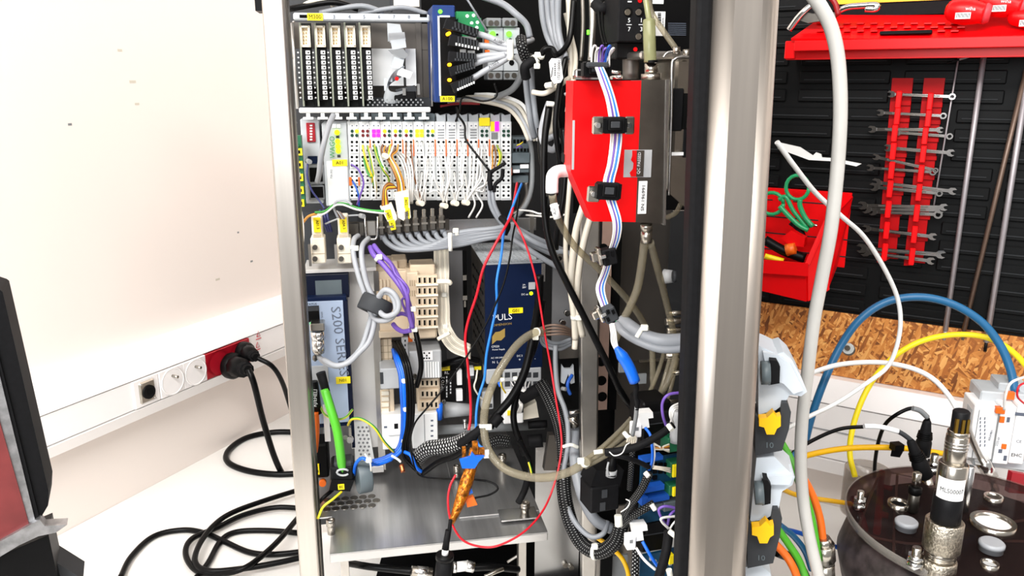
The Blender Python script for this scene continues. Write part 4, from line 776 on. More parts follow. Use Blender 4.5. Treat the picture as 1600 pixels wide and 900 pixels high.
pc = T('phoenix_plug', 'black upright plug with white lettering left of the green cable', 'plug', 493, 620, .79)
pc.rod('body', 'black', [(489, 596, 0, 496, 646, 2, 8)]); pc.tx('RJ/EHELI', 492.5, 622, 6, 'ink_white', 9, rot=-84)
C('orange_cable', 'orange printed cable beside the left post', [(492, 643, .785), (493, 665, .785), (492, 690, .785), (490, 706, .785)], 14, 'orange')
bx_ = T('black_adapter', 'black block with yellow tag behind the left post', 'connector', 503, 728, .80); bx_.bx('block', 'black', [(484, 695, 513, 748, 0, 30, 2)]); l = bx_.bx('tag', 'yellow', [(486, 726, 499, 742, 2, 2.5)]); bx_.tx('2E', 493, 734, 8, 'ink', 2.2, rot=85, parent=l)
bx_.cy('orange_cap', 'orange', [(504, 756, 6, 2, 6)])
C('earth_wire', 'green and yellow striped wire bent over the bottom of the series module', [(500, 634, .79), (508, 648, .78), (525, 655, .775), (540, 652, .775), (551, 640, .785)], 4, 'wire_earth', cat='wire')
C('earth_wire', 'yellow green wire sloping down from the ring lug to the blue bundle', [(544, 664, .785), (550, 655, .775), (565, 655, .77), (585, 668, .765), (600, 690, .77), (615, 706, .78)], 5, 'wire_earth', cat='wire')
C('earth_wire', 'yellow green wire below the black housing by the left post', [(534, 768, .76), (520, 780, .75), (505, 792, .745), (497, 810, .745)], 5, 'wire_earth', cat='wire')
C('black_cable', 'black cable slanting down behind the left post under the housing', [(520, 765, .77), (505, 778, .76), (494, 790, .76)], 7, 'cable_black')
lug = T('ring_lug', 'metal ring lug with earth screw on the bracket', 'screw', 547, 686, .79); lug.cy('screw_head', 'chrome', [(547, 688, 6, 3, 4)]); lug.bx('barrel', 'nickel', [(545, 668, 549, 682, 2, 2)]); lug.cy('washer', 'steel', [(540, 684, 4, 2, 3)])
# ---------------------------------------------------------------- beige terminal blocks
def beige(name, label, cells, Y, px, py): return T(name, label, 'terminal block', px, py, Y)
t = beige('terminal_block', 'stepped beige terminal block left of the violet cables', 0, .835, 612, 455)
t.bx('top_step', 'beige', [(600, 408, 622, 424, -12, 30, 1), (612, 406, 636, 420, -16, 30, 1), (622, 420, 642, 436, -8, 30, .8)]); t.bx('body', 'beige', [(588, 424, 640, 520, -2, 40, 1)])
t.bx('slice', 'beige', [(589+5.4*k, 437, 593.6+5.4*k, 505, 0, 4, .4) for k in range(4)]); t.bx('groove', 'beige_dark', [(588, 455, 612, 457, .6, 1), (588, 470, 612, 472, .6, 1), (588, 488, 612, 490, .6, 1)]); t.bx('foot', 'beige', [(592, 518, 630, 528, 4, 30, 1)])
t = beige('terminal_block', 'beige terminal block with five rows of dark slots', 0, .82, 662, 465)
t.bx('top', 'beige', [(641, 414, 680, 432, -14, 30, 1.2)]); t.bx('side_body', 'beige', [(637, 426, 655, 520, -4, 40, 1)])
for r in range(5):
    y = 431+16.6*r; t.bx('row', 'beige', [(651, y, 684, y+13.5, 2, 8, .5)]); t.bx('ledge', 'cream', [(650, y+13.4, 685, y+16, 4, 10, .3)])
    t.bx('slot', 'void', [(654+8*k, y+3, 657+8*k, y+11, 2.3, 1) for k in range(4)]); t.bx('slot_edge', 'beige_dark', [(657.5+8*k, y+2, 658.6+8*k, y+12, 2.4, 1) for k in range(4)])
t.bx('side_slot', 'beige_dark', [(640+3.4*k, y, 641.8+3.4*k, y+9, -3.6, 1) for k in range(4) for y in (438, 454)]); t.bx('bottom', 'beige', [(640, 514, 683, 530, -2, 30, 2)])
t = beige('terminal_block', 'small beige block with ruled grid below the stepped block', 0, .84, 603, 553)
t.bx('body', 'beige', [(592, 530, 613, 580, 0, 30, .6)]); t.bx('groove', 'beige_dark', [(592, 540+10*k, 613, 541+10*k, .4, 1) for k in range(4)]+[(599, 530, 600, 580, .4, 1), (606, 530, 607, 580, .4, 1)])
t = beige('grey_block', 'square grey end block left of the blue wires', 0, .815, 609, 592); t.bx('body', 'label_grey', [(594, 576, 624, 608, 4, 30, 1)]); t.bx('side_opening', 'dark_grey', [(594, 582, 599, 600, 4.4, 1)])
t = beige('terminal_block', 'beige slatted block below the square grey end block', 0, .835, 606, 628); t.bx('body', 'beige', [(594, 608, 616, 648, 0, 30, .6)]); t.bx('slat', 'cream', [(596, 612+9*k, 608, 618+9*k, 2, 4, .4) for k in range(4)]); t.bx('groove', 'beige_dark', [(608, 608, 609, 648, .4, 1)])
t = beige('white_block', 'white terminal block with printed symbol at the foot of the blue wires', 0, .825, 613, 675); t.bx('body', 'white', [(597, 648, 632, 702, 0, 30, .8)]); t.bx('front_step', 'label_white', [(606, 652, 628, 680, 3, 6, .5)]); t.bx('symbol', 'ink', [(616, 662, 622, 670, 3.3, .6)]); t.bx('print', 'ink_grey', [(600, 666, 605, 669, .4, .6)])
t = beige('relay_block', 'light grey ribbed relay housing right of the blue wires', 0, .815, 665, 570)
t.bx('body', 'label_grey', [(640, 548, 690, 592, 0, 34, 1.2)]); t.bx('rib', 'white', [(664+4*k, 566, 666.4+4*k, 590, 1.5, 4) for k in range(6)]); t.bx('code_label', 'label_white', [(660, 549, 676, 563, .6, 1)]); t.bx('code_print', 'ink', [(661.5+4*a, 550.5+4*b, 664+4*a, 553+4*b, .8, .5) for a, b in ((0, 0), (1, 1), (2, 0), (2, 2), (0, 2), (1, 2))])
t.cy('screw', 'nickel', [(648, 588, 4, 2, 3), (650, 597, 4, 2, 3)])
t = beige('terminal_block', 'beige block with three rows of slots below the ribbed relay', 0, .825, 670, 620)
t.bx('body', 'beige', [(652, 590, 688, 642, -2, 30, 1)])
for r in range(3):
    y = 592+17*r; t.bx('row', 'beige', [(656, y, 686, y+13, 1, 6, .5)]); t.bx('slot', 'void', [(659+7*k, y+3, 662+7*k, y+10, 1.3, 1) for k in range(4)])
t = beige('white_block', 'white printed terminal block at the bottom right of the beige blocks', 0, .82, 662, 675); t.bx('body', 'white', [(644, 646, 684, 700, 0, 30, .8)]); t.bx('seam', 'mid_grey', [(663, 648, 664, 700, .3, 1)]); t.bx('print', 'ink_grey', [(673, 656+8*k, 677, 658.5+8*k, .3, .5) for k in range(4)])
t = beige('marker_strip', 'white marker strips with orange separator behind the black cable', 0, .85, 640, 535); t.bx('strip', 'label_white', [(628, 527, 638, 562, 0, 6), (645, 524, 652, 555, 0, 6)]); t.bx('separator', 'orange', [(638, 527, 645, 555, -1, 6)]); t.bx('print', 'ink', [(632, 531+7*k, 634, 534+7*k, .4, .5) for k in range(4)]+[(647, 530+7*k, 649, 533+7*k, .4, .5) for k in range(3)])
for k in range(3): C('blue_wire', '%s blue wire in the tied blue and black bundle' % ('left', 'middle', 'right')[k], [(614+1.5*k, 546+2*k, .82), (618+3*k, 562, .805), (625+3.5*k, 585, .795), (627+4*k, 610, .79), (629+3.5*k, 650, .79), (627+3.5*k, 685, .79), (618+4*k, 705, .785), (598+5*k, 716+k, .78), (575, 722+3*k, .775), (562, 728+3*k, .77)], 6.5, 'blue' if k else 'lan_blue', group='blue wires in the tied bundle', ties=(.27, .42, .58) if k == 1 else ())
for k in range(3): C('black_wire', '%s black wire in the tied blue and black bundle' % ('left', 'middle', 'right')[k], [(614+5*k, 533, .83), (628+4*k, 560, .80), (635+4*k, 590, .79), (637+4.5*k, 630, .787), (636+4*k, 665, .787), (630+4*k, 695, .785), (632+7*k, 715, .785), (650+4*k, 735, .78)], 6, 'cable_black', group='black wires in the tied bundle')
C('blue_wire', 'bright blue wire turning right at the foot of the bundle', [(632, 706, .78), (642, 712, .775), (650, 730, .77), (660, 738, .775)], 6, 'blue', cat='wire')
C('black_cable', 'short thick black cable hanging beside the marker strips', [(649, 515, .80), (655, 545, .795), (658, 575, .795), (651, 604, .80)], 9, 'cable_black')
fr2 = T('ferrite_clip', 'grey half ring ferrite clip with blue wires through it', 'ferrite', 568, 745, .765)
m = MB(); m.lathe([(.0055, -.0065), (.0145, -.007), (.015, -.006), (.015, .006), (.0145, .007), (.0055, .0065), (.0055, -.0065)], ax='x', n=28); R = Matrix.Rotation(math.radians(14), 3, 'Z'); m.v = [R @ Vector((v.x, v.y, v.z*1.15)) for v in m.v]; m.done('ring', 'slate', fr2.root)
C('blue_wire', 'blue wire looping over the grey ferrite clip', [(553, 742, .77), (556, 725, .755), (566, 716, .748), (578, 722, .75), (590, 726, .765), (612, 718, .775)], 6, 'blue', cat='wire', ties=(.55,))
C('cable_tie', 'white tie strap over the top of the grey ferrite clip', [(570, 709, .742), (578, 722, .738), (580, 736, .742)], 3, 'tie_white', cat='cable tie')
C('cable_tie', 'white tie ends at the crossing of blue and earth wires', [(612, 712, .765), (622, 718, .76), (626, 722, .76)], 4, 'tie_white', cat='cable tie')
# beige flat bundle
for k in range(9):
    C('beige_wire', ORD[k]+' fine beige wire of the flat bundle right of the slotted block', [(679+2.6*k, 390, .86), (680+2.6*k, 425, .845), (684+2*k, 452, .84), (684+2.2*k, 480, .838), (684+2.3*k, 505, .835), (688+2.4*k, 525-k, .83), (705+1.5*k, 548-2.2*k, .828), (735, 560-2.6*k, .83)], 3.2, 'cable_beige' if k % 3 else 'cream', cat='wire', group='beige wires in the flat bundle', n=6, ties=(.33, .62) if k == 4 else ())
C('cable_tie', 'cream tie with long tail on the flat beige bundle', [(683, 440, .82), (700, 440, .82), (704, 443, .822)], 8, 'cream', cat='cable tie'); C('cable_tie', 'cream tie low on the flat beige bundle', [(684, 530, .815), (703, 520, .815)], 7, 'cream', cat='cable tie')
# ---------------------------------------------------------------- power supply
pu = T('power_supply', 'navy blue power supply with mesh top and gold wave mark', 'power supply', 803, 495, .85, yaw=10)
x0, zb_, x1, zt_ = pu.rect(758, 413, 848, 576, 0)
MB().box(x0, .001, zb_, x1, .117, zt_, .0006).done('case', 'steel_dark', pu.root); MB().box(x0, -.001, zb_, x1, .003, zt_, .0004).done('front_plate', 'navy', pu.root)
m = MB(); n1, n2 = 11, 14
for i in range(n1+1): xx = x0+(x1-x0)*i/n1; m.box(xx-.0011, .004, zt_, xx+.0011, .115, zt_+.0012)
for j in range(n2+1): yy = .004+.111*j/n2; m.box(x0, yy-.0012, zt_, x1, yy+.0012, zt_+.0014)
m.done('mesh_top', 'light_grey', pu.root)['kind'] = 'stuff'; MB().box(x0+.001, .005, zt_-.0005, x1-.001, .114, zt_+.0002).done('circuit_board', 'card_pcb', pu.root)
m = MB()
for i in range(7):
    for j in range(6): m.box(x0-.0005, .012+.016*j, zb_+.014+.014*i, x0+.0005, .022+.016*j, zb_+.017+.014*i)
m.done('side_slot', 'void', pu.root)['kind'] = 'stuff'
pu.tx('PULS', 785, 496, 10.5, 'ink_white', 1.2, rot=-3, sx=1.0); pu.tx('DIMENSION', 785, 507, 3.6, 'ink_gold', 1.2, rot=-3, sx=1.1)
pu.pg('gold_wave', 'ink_gold', [([(769, 526), (774, 519), (781, 518), (789, 513), (789, 526), (783, 532), (776, 532), (769, 538)], 1.3, .5)])
pu.tx('CPS20', 774, 541.5, 3.4, 'ink_white', 1.2); pu.tx('Power Supply', 779, 546, 2.6, 'ink_white', 1.2); pu.tx('AC 100-240V', 777, 559, 2.6, 'ink_white', 1.2); pu.tx('N  L', 774, 566, 4, 'ink_white', 1.2)
pu.tx('24-', 819, 445, 2.8, 'ink_white', 1.2); pu.tx('28V', 819, 449, 2.8, 'ink_white', 1.2); pu.tx('DC ok', 820, 460, 2.8, 'ink_white', 1.2); pu.tx('DC 2', 812, 556, 3, 'ink_white', 1.2); pu.tx('+', 812, 562, 5, 'ink_white', 1.2); pu.tx('-', 836, 560, 5, 'ink_white', 1.2)
pu.bx('adjuster', 'label_grey', [(826, 441, 839, 452, 1.4, 1)]); pu.cy('dc_lamp', 'led_lime', [(830, 458.5, 3, 1.5, 1)]); l = pu.bx('name_tag', 'yellow', [(795, 481, 817, 489.5, 1.6, 1)]); pu.tx('G01', 806, 485.5, 5, 'ink', 1.9, parent=l)
pu.bx('terminal_strip', 'label_grey', [(760, 577, 782, 600, 2, 30, 1), (786, 576, 846, 610, 2, 30, 1)]); pu.bx('clamp', 'dark_grey', [(789+11*k, 582, 797+11*k, 590, 2.4, 1) for k in range(5)]+[(789+11*k, 596, 797+11*k, 604, 2.4, 1) for k in range(5)])
dp = T('door_plate', 'dark grey metal plate with latch left of the power supply', 'plate', 712, 460, .905); dp.bx('plate', 'steel_flat', [(697, 392, 726, 560, 0, 3)]); dp.bx('edge', 'void', [(724, 392, 730, 560, 2, 4)]); dp.bx('latch', 'nickel', [(723, 430, 729, 438, 4, 3), (723, 462, 730, 469, 4, 3), (725, 470, 728, 480, 4, 3)])
# relay below: black printed relay and parts near it
op = T('black_relay', 'black printed relay with yellow label behind the red wire', 'relay', 706, 605, .86); op.bx('body', 'black', [(686, 578, 728, 628, 0, 30, 1)]); l = op.bx('label', 'yellow', [(688, 572, 703, 579, 1.5, 1.5)]); op.tx('K01', 695, 575.5, 4, 'ink', 1.7, parent=l)
op.tx('OPTO 2', 692, 600, 5, 'ink_white', .4, rot=-86); op.tx('RL', 698, 582.5, 5, 'ink_white', .4); op.bx('fine_print', 'ink_white', [(697, 588+5*k, 699, 591+5*k+(k % 2), .4, .3) for k in range(7)]+[(703, 592+5*k, 705, 595+5*k, .4, .3) for k in range(5)])
op.bx('white_clip', 'label_white', [(714, 578, 722, 602, 5, 6, .5), (713, 609, 723, 627, 5, 6, .5), (731, 575, 741, 594, 6, 10, .8)]); op.bx('yellow_label', 'yellow', [(741, 573, 752, 578, 2, 2)])
bl = T('blue_stub', 'blue sleeved stub at the left end of the grey pipe', 'connector', 687, 643, .83); bl.rod('sleeve', 'blue', [(687, 630, 0, 686, 655, 0, 5.5)]); bl.cy('cap', 'chrome', [(694, 629, 3.5, 4, 4)])
gp = T('grey_conduit', 'grey plastic conduit lying across behind the clear hose', 'pipe', 760, 668, .865); gp.rod('pipe', 'mid_grey', [(683, 672, 0, 850, 664, -20, 8)]); gp.rod('cone', 'label_grey', [(694, 640, 0, 735, 640, 0, 14, 10)])
wc = T('white_terminal', 'white connector block below the power supply beside thick black cables', 'connector', 803, 638, .84); wc.bx('body', 'label_white', [(787, 612, 818, 662, 0, 20, 1)]); wc.bx('opening', 'dark_grey', [(806, 626, 818, 645, .5, 2)]); wc.bx('yellow_tab', 'yellow', [(793, 642, 805, 649, 2, 2)])
bb = T('cream_cover', 'cream coloured cover right of the white connector block', 'cover', 826, 645, .85); bb.pg('lid', 'cream', [([(815, 640), (838, 628), (842, 652), (818, 656)], 0, 10)])  # a cover, drawn as one thick lid
sm_ = T('small_relay', 'small grey relay with dark window below the power supply', 'relay', 765, 625, .855); sm_.bx('body', 'label_grey', [(752, 612, 771, 640, 0, 14, 1)]); sm_.bx('window', 'dark_grey', [(764, 631, 769, 637, .5, 1)]); sm_.bx('black_body', 'black', [(734, 592, 752, 622, 4, 20, 1)])
for k in range(6): C('white_wire', ORD[k]+' fine white wire fanning under the power supply terminals', [(798+6*k, 596, .845), (805+4*k, 606, .83), (818+2*k, 612, .825), (826, 615+2*k, .83)], 2, 'wire_white', cat='wire', group='fine wires under the supply terminals', n=6)
for k in range(4): C('white_wire', ORD[k]+' fine white wire loop in the white connector opening', [(809+2*k, 624, .835), (812+1.5*k, 634, .825), (808+2*k, 645, .83)], 2, 'wire_white', cat='wire', group='fine wire loops in the white connector', n=6)
C('wire', 'pale wire hooking down beside the red wire near the relay', [(746, 578, .84), (744, 592, .83), (741, 605, .825), (748, 618, .83), (754, 624, .835)], 3, 'cream', cat='wire'); C('yellow_wire', 'short yellow wires between cable ties below the supply', [(784, 590, .83), (783, 602, .825), (790, 614, .83)], 3, 'wire_yellow', cat='wire'); C('blue_wire', 'short blue wire tip below the power supply', [(779, 597, .83), (782, 604, .828)], 5, 'blue', cat='wire')
for x, y in ((785, 594), (805, 592)): C('cable_tie', 'pale tie under the power supply, %s' % ('left one' if x < 800 else 'right one'), [(x-3, y, .815), (x+4, y-1, .815)], 8, 'tie_white', cat='cable tie', group='ties under the power supply')
# tangled black parts in the shadow
C('black_cable', 'thick black cable lying behind the red wire above the relay', [(688, 570, .86), (705, 566, .855), (728, 560, .855), (748, 564, .86)], 11, 'cable_black')
C('black_cable', 'thick black cable running down in front of the supply', [(843, 430, .80), (842, 470, .80), (834, 520, .80), (820, 580, .79), (800, 620, .785), (775, 650, .78), (765, 668, .775)], 14, 'cable_black')
C('black_cable', 'second thick black cable ending near the bottom shelf', [(848, 470, .805), (838, 530, .80), (826, 565, .80), (812, 600, .795), (803, 640, .79), (804, 665, .785), (812, 690, .78), (820, 712, .775)], 11, 'cable_black')
C('black_connector', 'black ribbed cable end pointing at the clear hose', [(782, 650, .775), (770, 664, .77)], 17, 'black_soft', cat='plug')
C('gold_contact', 'small gold contact at the tip of the ribbed cable end', [(767, 664, .768), (760, 666, .768)], 5, 'brass', cat='contact')
C('black_bag', 'black wrinkled sheath right of the white connector', [(816, 622, .83), (835, 612, .825), (850, 605, .83), (856, 615, .835)], 22, 'black_soft', cat='sleeve')
# ---------------------------------------------------------------- long loose wires in front
C('red_wire', 'long red wire running down the left of the power supply', [(808, 286, .86), (803, 315, .82), (797, 340, .79), (772, 385, .77), (755, 420, .765), (745, 460, .765), (732, 500, .765), (727, 530, .765), (731, 570, .77), (735, 620, .77), (735, 655, .765), (731, 680, .76)], 4.5, 'wire_red', cat='wire')
C('red_wire', 'thin red wire down the right of the supply looping under the shelf front', [(800, 340, .80), (812, 360, .785), (826, 395, .78), (838, 440, .775), (843, 470, .775), (851, 520, .77), (860, 570, .765), (868, 620, .755), (876, 670, .745), (877, 705, .735), (868, 750, .72), (850, 795, .70), (820, 830, .675), (780, 852, .662), (750, 854, .66), (722, 843, .66), (705, 815, .665), (700, 785, .67), (703, 760, .675), (712, 742, .68)], 3.6, 'wire_red', cat='wire')
C('blue_wire', 'long blue wire beside the red wire crossing the gold wave mark', [(815, 287, .86), (806, 310, .82), (795, 340, .795), (787, 365, .785), (783, 400, .78), (776, 440, .775), (776, 475, .775), (768, 515, .77), (760, 555, .77), (757, 590, .77), (748, 620, .765), (744, 650, .76), (745, 685, .755), (750, 697, .75), (758, 700, .75)], 4.5, 'wire_blue', cat='wire')
C('black_wire', 'long thin black wire slanting from the slate stack to the blue bundle', [(812, 300, .85), (808, 335, .81), (801, 370, .79), (797, 400, .78), (788, 440, .775), (772, 480, .77), (752, 520, .765), (727, 560, .76), (695, 605, .755), (665, 640, .75), (648, 662, .75), (641, 690, .755), (644, 715, .76), (655, 742, .755), (690, 748, .72), (735, 749, .705), (765, 753, .70), (778, 763, .695), (765, 773, .69), (742, 778, .685)], 3.2, 'wire_black', cat='wire')
C('cable_tie', 'black tie with tail gathering cables where the red and blue wires cross', [(783, 340, .80), (793, 352, .79), (788, 366, .79)], 11, 'black', cat='cable tie')
C('white_wire', 'white wire passing under the black cables towards the AIR hose', [(810, 328, .86), (830, 330, .84), (845, 334, .83), (862, 328, .82), (878, 318, .82)], 3, 'wire_white', cat='wire'); C('white_wire', 'second white wire just below towards the AIR hose', [(822, 336, .86), (846, 338, .84), (864, 339, .83), (884, 335, .82)], 3, 'wire_white', cat='wire')
# clear hose loop and its branches
C('clear_hose', 'clear hose sweeping in a big loop over the shelf', [(850, 517, .775), (830, 522, .755), (806, 541, .74), (780, 580, .725), (762, 622, .715), (756, 660, .71), (762, 700, .70), (785, 730, .69), (820, 744, .68), (855, 746, .67), (890, 737, .655), (918, 720, .64)], 14, 'clear_tube', ties=(.06, .47, .99), cat='hose', n=12)
for k in range(3): C('clear_hose', 'clear hose of the fan rising right from the tie, %s' % ('upper', 'middle', 'lower')[k], [(908+3*k, 724+3*k, .645), (945+5*k, 695+6*k, .66), (985+8*k, 655+9*k, .69), (1012+13*k, 618+9*k, .72), (1032+12*k, 570, .74), (1044+10*k, 520, .76)], 7.5, 'clear_tube', cat='hose', group='clear hoses in the fan', n=10)
for k in range(4): C('grey_cable', ('topmost', 'second', 'third', 'lowest')[k]+' brownish thin cable running right from the upper hose tie', [(838, 515+3*k, .80), (860, 508+5*k, .79), (880, 510+4*k, .79), (900, 520+2*k, .80)], 4, 'rod_brown', group='brown cables beside the hose tie')
for k in range(3): C('grey_coil', 'grey cable coil segment beneath the brown cables, %s' % ('inner', 'middle', 'outer')[k], [(848-2*k, 518, .82), (855-3*k, 532+3*k, .815), (872, 536+5*k, .81), (892, 530+4*k, .815)], 6, 'cable_grey', group='grey coil under the brown cables')
# braided sleeves and copper bundle on the shelf
C('braided_sleeve', 'black braided sleeve lying on the back of the shelf', [(648, 720, .80), (668, 702, .785), (690, 698, .775), (715, 693, .765), (735, 684, .755)], 27, 'braid_net', cat='sleeve', n=14)
C('black_sheath', 'glossy black sheath drooping over the braided sleeve', [(660, 740, .775), (685, 722, .765), (712, 712, .755), (738, 690, .75), (748, 668, .75)], 10, 'cable_black', cat='sleeve'); C('black_sheath', 'wrinkled black sheath end above the copper bundle', [(718, 694, .75), (735, 682, .745), (752, 670, .745)], 14, 'black_soft', cat='sleeve')
C('braided_sleeve', 'short black braided sleeve behind the clear hose loop', [(766, 692, .80), (780, 688, .80), (795, 690, .80)], 20, 'braid_fine', cat='sleeve', n=12)
kb = T('taped_bundle', 'bundle wrapped in shiny amber foil tape with blue tape at its top', 'cable', 735, 740, .695)
def ttube(t, name, mat, pts, rs, n=10):
    m = MB(); sm = smooth_path([t.L3(*p) for p in pts], 5); K = len(sm); R = [(rs[min(len(rs)-1, int(i/(K-1)*(len(rs)-1)))]*(1-(i/(K-1)*(len(rs)-1) % 1)) + rs[min(len(rs)-1, int(i/(K-1)*(len(rs)-1))+1)]*(i/(K-1)*(len(rs)-1) % 1))*t.k for i in range(K)]
    m.sweep(sm, R, n); return m.done(name, mat, t.root)
ttube(kb, 'foil_wrap', 'copper_tape', [(742, 700, 0), (737, 725, 6), (728, 755, 14), (716, 790, 22), (705, 818, 30)], [9, 10, 12, 9, 5], 7)
kb.pg('blue_tape', 'blue', [([(718, 719), (735, 714), (738, 707), (743, 713), (757, 713), (748, 722), (742, 732), (722, 732)], 16, 3), ([(734, 755), (739, 770), (729, 775), (726, 768)], 14, 2)])
kb.bx('copper_strip', 'copper_tape', [(722, 698, 728, 716, 8, 1), (738, 690, 747, 710, 10, 2), (748, 700, 757, 712, 6, 2)]); kb.bx('white_strip', 'label_white', [(756, 704, 764, 716, 4, 2)])
ol = T('lever_clip', 'orange lever wire clip lying on the shelf beside the foil bundle', 'clip', 735, 784, .685); ol.pg('clip_body', 'clear_grey', [([(724, 778), (730, 775), (744, 780), (742, 789), (728, 787)], 0, 8)]); ol.pg('lever', 'orange', [([(728, 780), (740, 776), (746, 789), (730, 793)], 4, 4)])
pr = T('probe_cable', 'black probe cable with white ring and black connector hanging over the shelf front', 'cable', 697, 850, .645)
pr.tube('cable', 'black_soft', [(704, 812, 0), (702, 830, 2), (700, 845, 3)], 7); pr.rod('boot', 'black_soft', [(700, 828, 3, 696, 858, 5, 4.5, 6.5)]); pr.rod('white_ring', 'label_white', [(696.5, 856, 5, 695, 868, 5, 6)]); pr.rod('connector', 'black_soft', [(695, 868, 5, 691, 915, 6, 14, 16)], n=10); pr.rod('collar', 'black', [(695, 866, 5, 694.6, 873, 5, 16)])
C('black_cable', 'black cable with metal fittings below the shelf front, left', [(545, 880, .74), (575, 885, .72), (610, 889, .715), (645, 893, .71)], 13, 'cable_black'); C('black_cable', 'black cable with metal fittings below the shelf front, right', [(738, 887, .72), (770, 886, .725), (810, 890, .74)], 13, 'cable_black')
fi = T('cable_fitting', 'nickel cable fittings either side of the black connector below the shelf', 'fitting', 690, 890, .70); fi.rod('sleeve', 'nickel', [(643, 892, 0, 675, 895, 0, 9)]); fi.rod('nut', 'chrome', [(652, 893, 0, 668, 894, 0, 11)], n=6); fi.rod('white_sleeve', 'white', [(712, 886, 0, 730, 884, 0, 9)]); fi.rod('ring', 'chrome', [(729, 884, 0, 740, 886, 0, 10), (708, 886, 0, 713, 886, 0, 10)])
C('cable_fitting', 'slanted metal fitting under the right end of the shelf', [(758, 901, .71), (775, 893, .715), (786, 889, .72)], 8, 'nickel', cat='fitting'); C('metal_bar', 'thin bright metal bar in the dark under the shelf', [(793, 878, .80), (815, 864, .80)], 5, 'steel', cat='bar')
C('black_cable', 'black cable running to the right pad of the shelf with earth wire', [(812, 690, .775), (822, 708, .755), (828, 724, .74), (826, 745, .73)], 9, 'cable_black', ties=()); C('earth_wire', 'green yellow wire strip at the end of the black cable over the pad', [(826, 722, .735), (829, 732, .732), (831, 742, .73)], 4, 'wire_earth', cat='wire'); C('black_sheath', 'black tape flap hanging over the right thumbscrew', [(824, 750, .725), (820, 765, .715), (814, 778, .71), (810, 785, .71)], 12, 'black_soft', cat='sleeve')
C('dark_roll', 'dark rubber roller behind the shelf', [(825, 664, .86), (855, 662, .86)], 14, 'rubber', cat='roller'); C('dark_roll', 'lower dark rubber roller behind the shelf', [(825, 690, .85), (848, 688, .85)], 24, 'rubber', cat='roller')
sh = T('dark_funnel', 'grey cone shaped shade behind the shelf right end', 'cover', 862, 705, .84); sh.pg('shade', 'panel_steel', [([(858, 680), (866, 680), (878, 735), (850, 735)], 0, 10)])
C('copper_knob', 'small copper coloured knob at the back of the shelf', [(627, 726, .76), (630, 738, .755)], 9, 'copper', cat='stud')  # a copper coloured knob
C('metal_pin', 'small metal spacer standing before the grey conduit', [(726, 656, .84), (727, 670, .84)], 6, 'chrome', cat='pin')
# ---------------------------------------------------------------- cables left of the inner post
for k, (pts, w) in enumerate(([[(892, 250, .76), (889, 300, .755), (885, 350, .755), (884, 400, .755), (889, 440, .755), (893, 470, .755), (896, 500, .755)], 8], [[(912, 318, .75), (900, 360, .745), (894, 410, .745), (892, 450, .745), (897, 490, .745), (899, 530, .75)], 11], [[(924, 335, .75), (914, 370, .745), (906, 410, .745), (902, 450, .745), (903, 490, .745), (910, 525, .75)], 11], [[(903, 500, .75), (900, 520, .75), (898, 545, .75)], 10])):
    C('beige_cable', ['thin off white cable left in the three tied cables', 'middle thick off white cable beside the inner post', 'right thick off white cable beside the inner post', 'short off white cable end under the tie'][k], pts, w, 'cable_beige', ties=(.85,) if k == 1 else ())
C('black_cable', 'thick black printed cable slanting past the inner post', [(858, 165, .77), (851, 220, .76), (850, 280, .75), (852, 340, .745), (862, 390, .74), (885, 440, .735), (915, 500, .73), (945, 560, .725), (972, 615, .73), (990, 640, .75)], 11, 'cable_black')
C('black_cable', 'black cable bowing left beside the AIR hose', [(880, 200, .765), (884, 250, .76), (880, 310, .755), (872, 350, .755), (868, 390, .755)], 10, 'cable_black'); C('black_cable', 'black cable loop reaching the slate stack', [(843, 200, .79), (846, 250, .785), (858, 285, .78), (856, 330, .775), (852, 360, .77)], 8, 'cable_black')
ds = T('dark_fitting', 'cluster of dark metal fittings right of the power supply', 'fitting', 878, 500, .82); ds.cy('ring', 'chrome', [(875, 404, 8, 0, 6), (887, 490, 5, 4, 6), (880, 505, 5, 4, 6)]); ds.cy('hole', 'void', [(875, 404, 3.5, .6, 2)])
pl = T('hinge_plate', 'grey steel plate between the power supply and the inner post', 'plate', 880, 450, .86); pl.bx('plate', 'steel_flat', [(863, 400, 905, 545, 0, 3)]); pl.bx('bright_edge', 'alu', [(846, 412, 852, 440, 2, 4)])
C('grey_cable', 'grey tube running down beside the red wire and the inner post', [(868, 540, .80), (868, 570, .79), (872, 610, .78), (884, 645, .765), (888, 690, .745), (880, 740, .73), (884, 780, .715), (898, 815, .70), (922, 838, .69), (942, 834, .69), (950, 815, .70)], 9, 'cable_grey')
C('grey_cable', 'thick grey cable bending right at the foot of the inner post', [(898, 668, .77), (897, 700, .745), (901, 740, .725), (912, 780, .71), (930, 812, .70), (955, 826, .70)], 19, 'cable_grey', n=14)
C('cable_tie', 'white tie round the two grey cables at the inner post', [(880, 698, .725), (892, 695, .722), (903, 699, .725)], 6, 'tie_white', cat='cable tie'); 
dn = T('rail_end', 'pale rail end clip with blue wire in the gap by the inner post', 'clip', 888, 590, .83); dn.pg('clip', 'light_grey', [([(878, 570), (882, 576), (892, 576), (896, 570), (898, 598), (892, 600), (888, 584), (882, 600), (877, 598)], 0, 4)]); dn.bx('upper_plate', 'panel_steel', [(874, 540, 904, 560, 0, 3)]); dn.bx('shadow_gap', 'void', [(873, 560, 905, 640, -4, 2)]); dn.tube('blue_wire', 'lan_blue', [(894, 586, 4), (888, 596, 10), (887, 606, 12), (891, 616, 10)], 6)
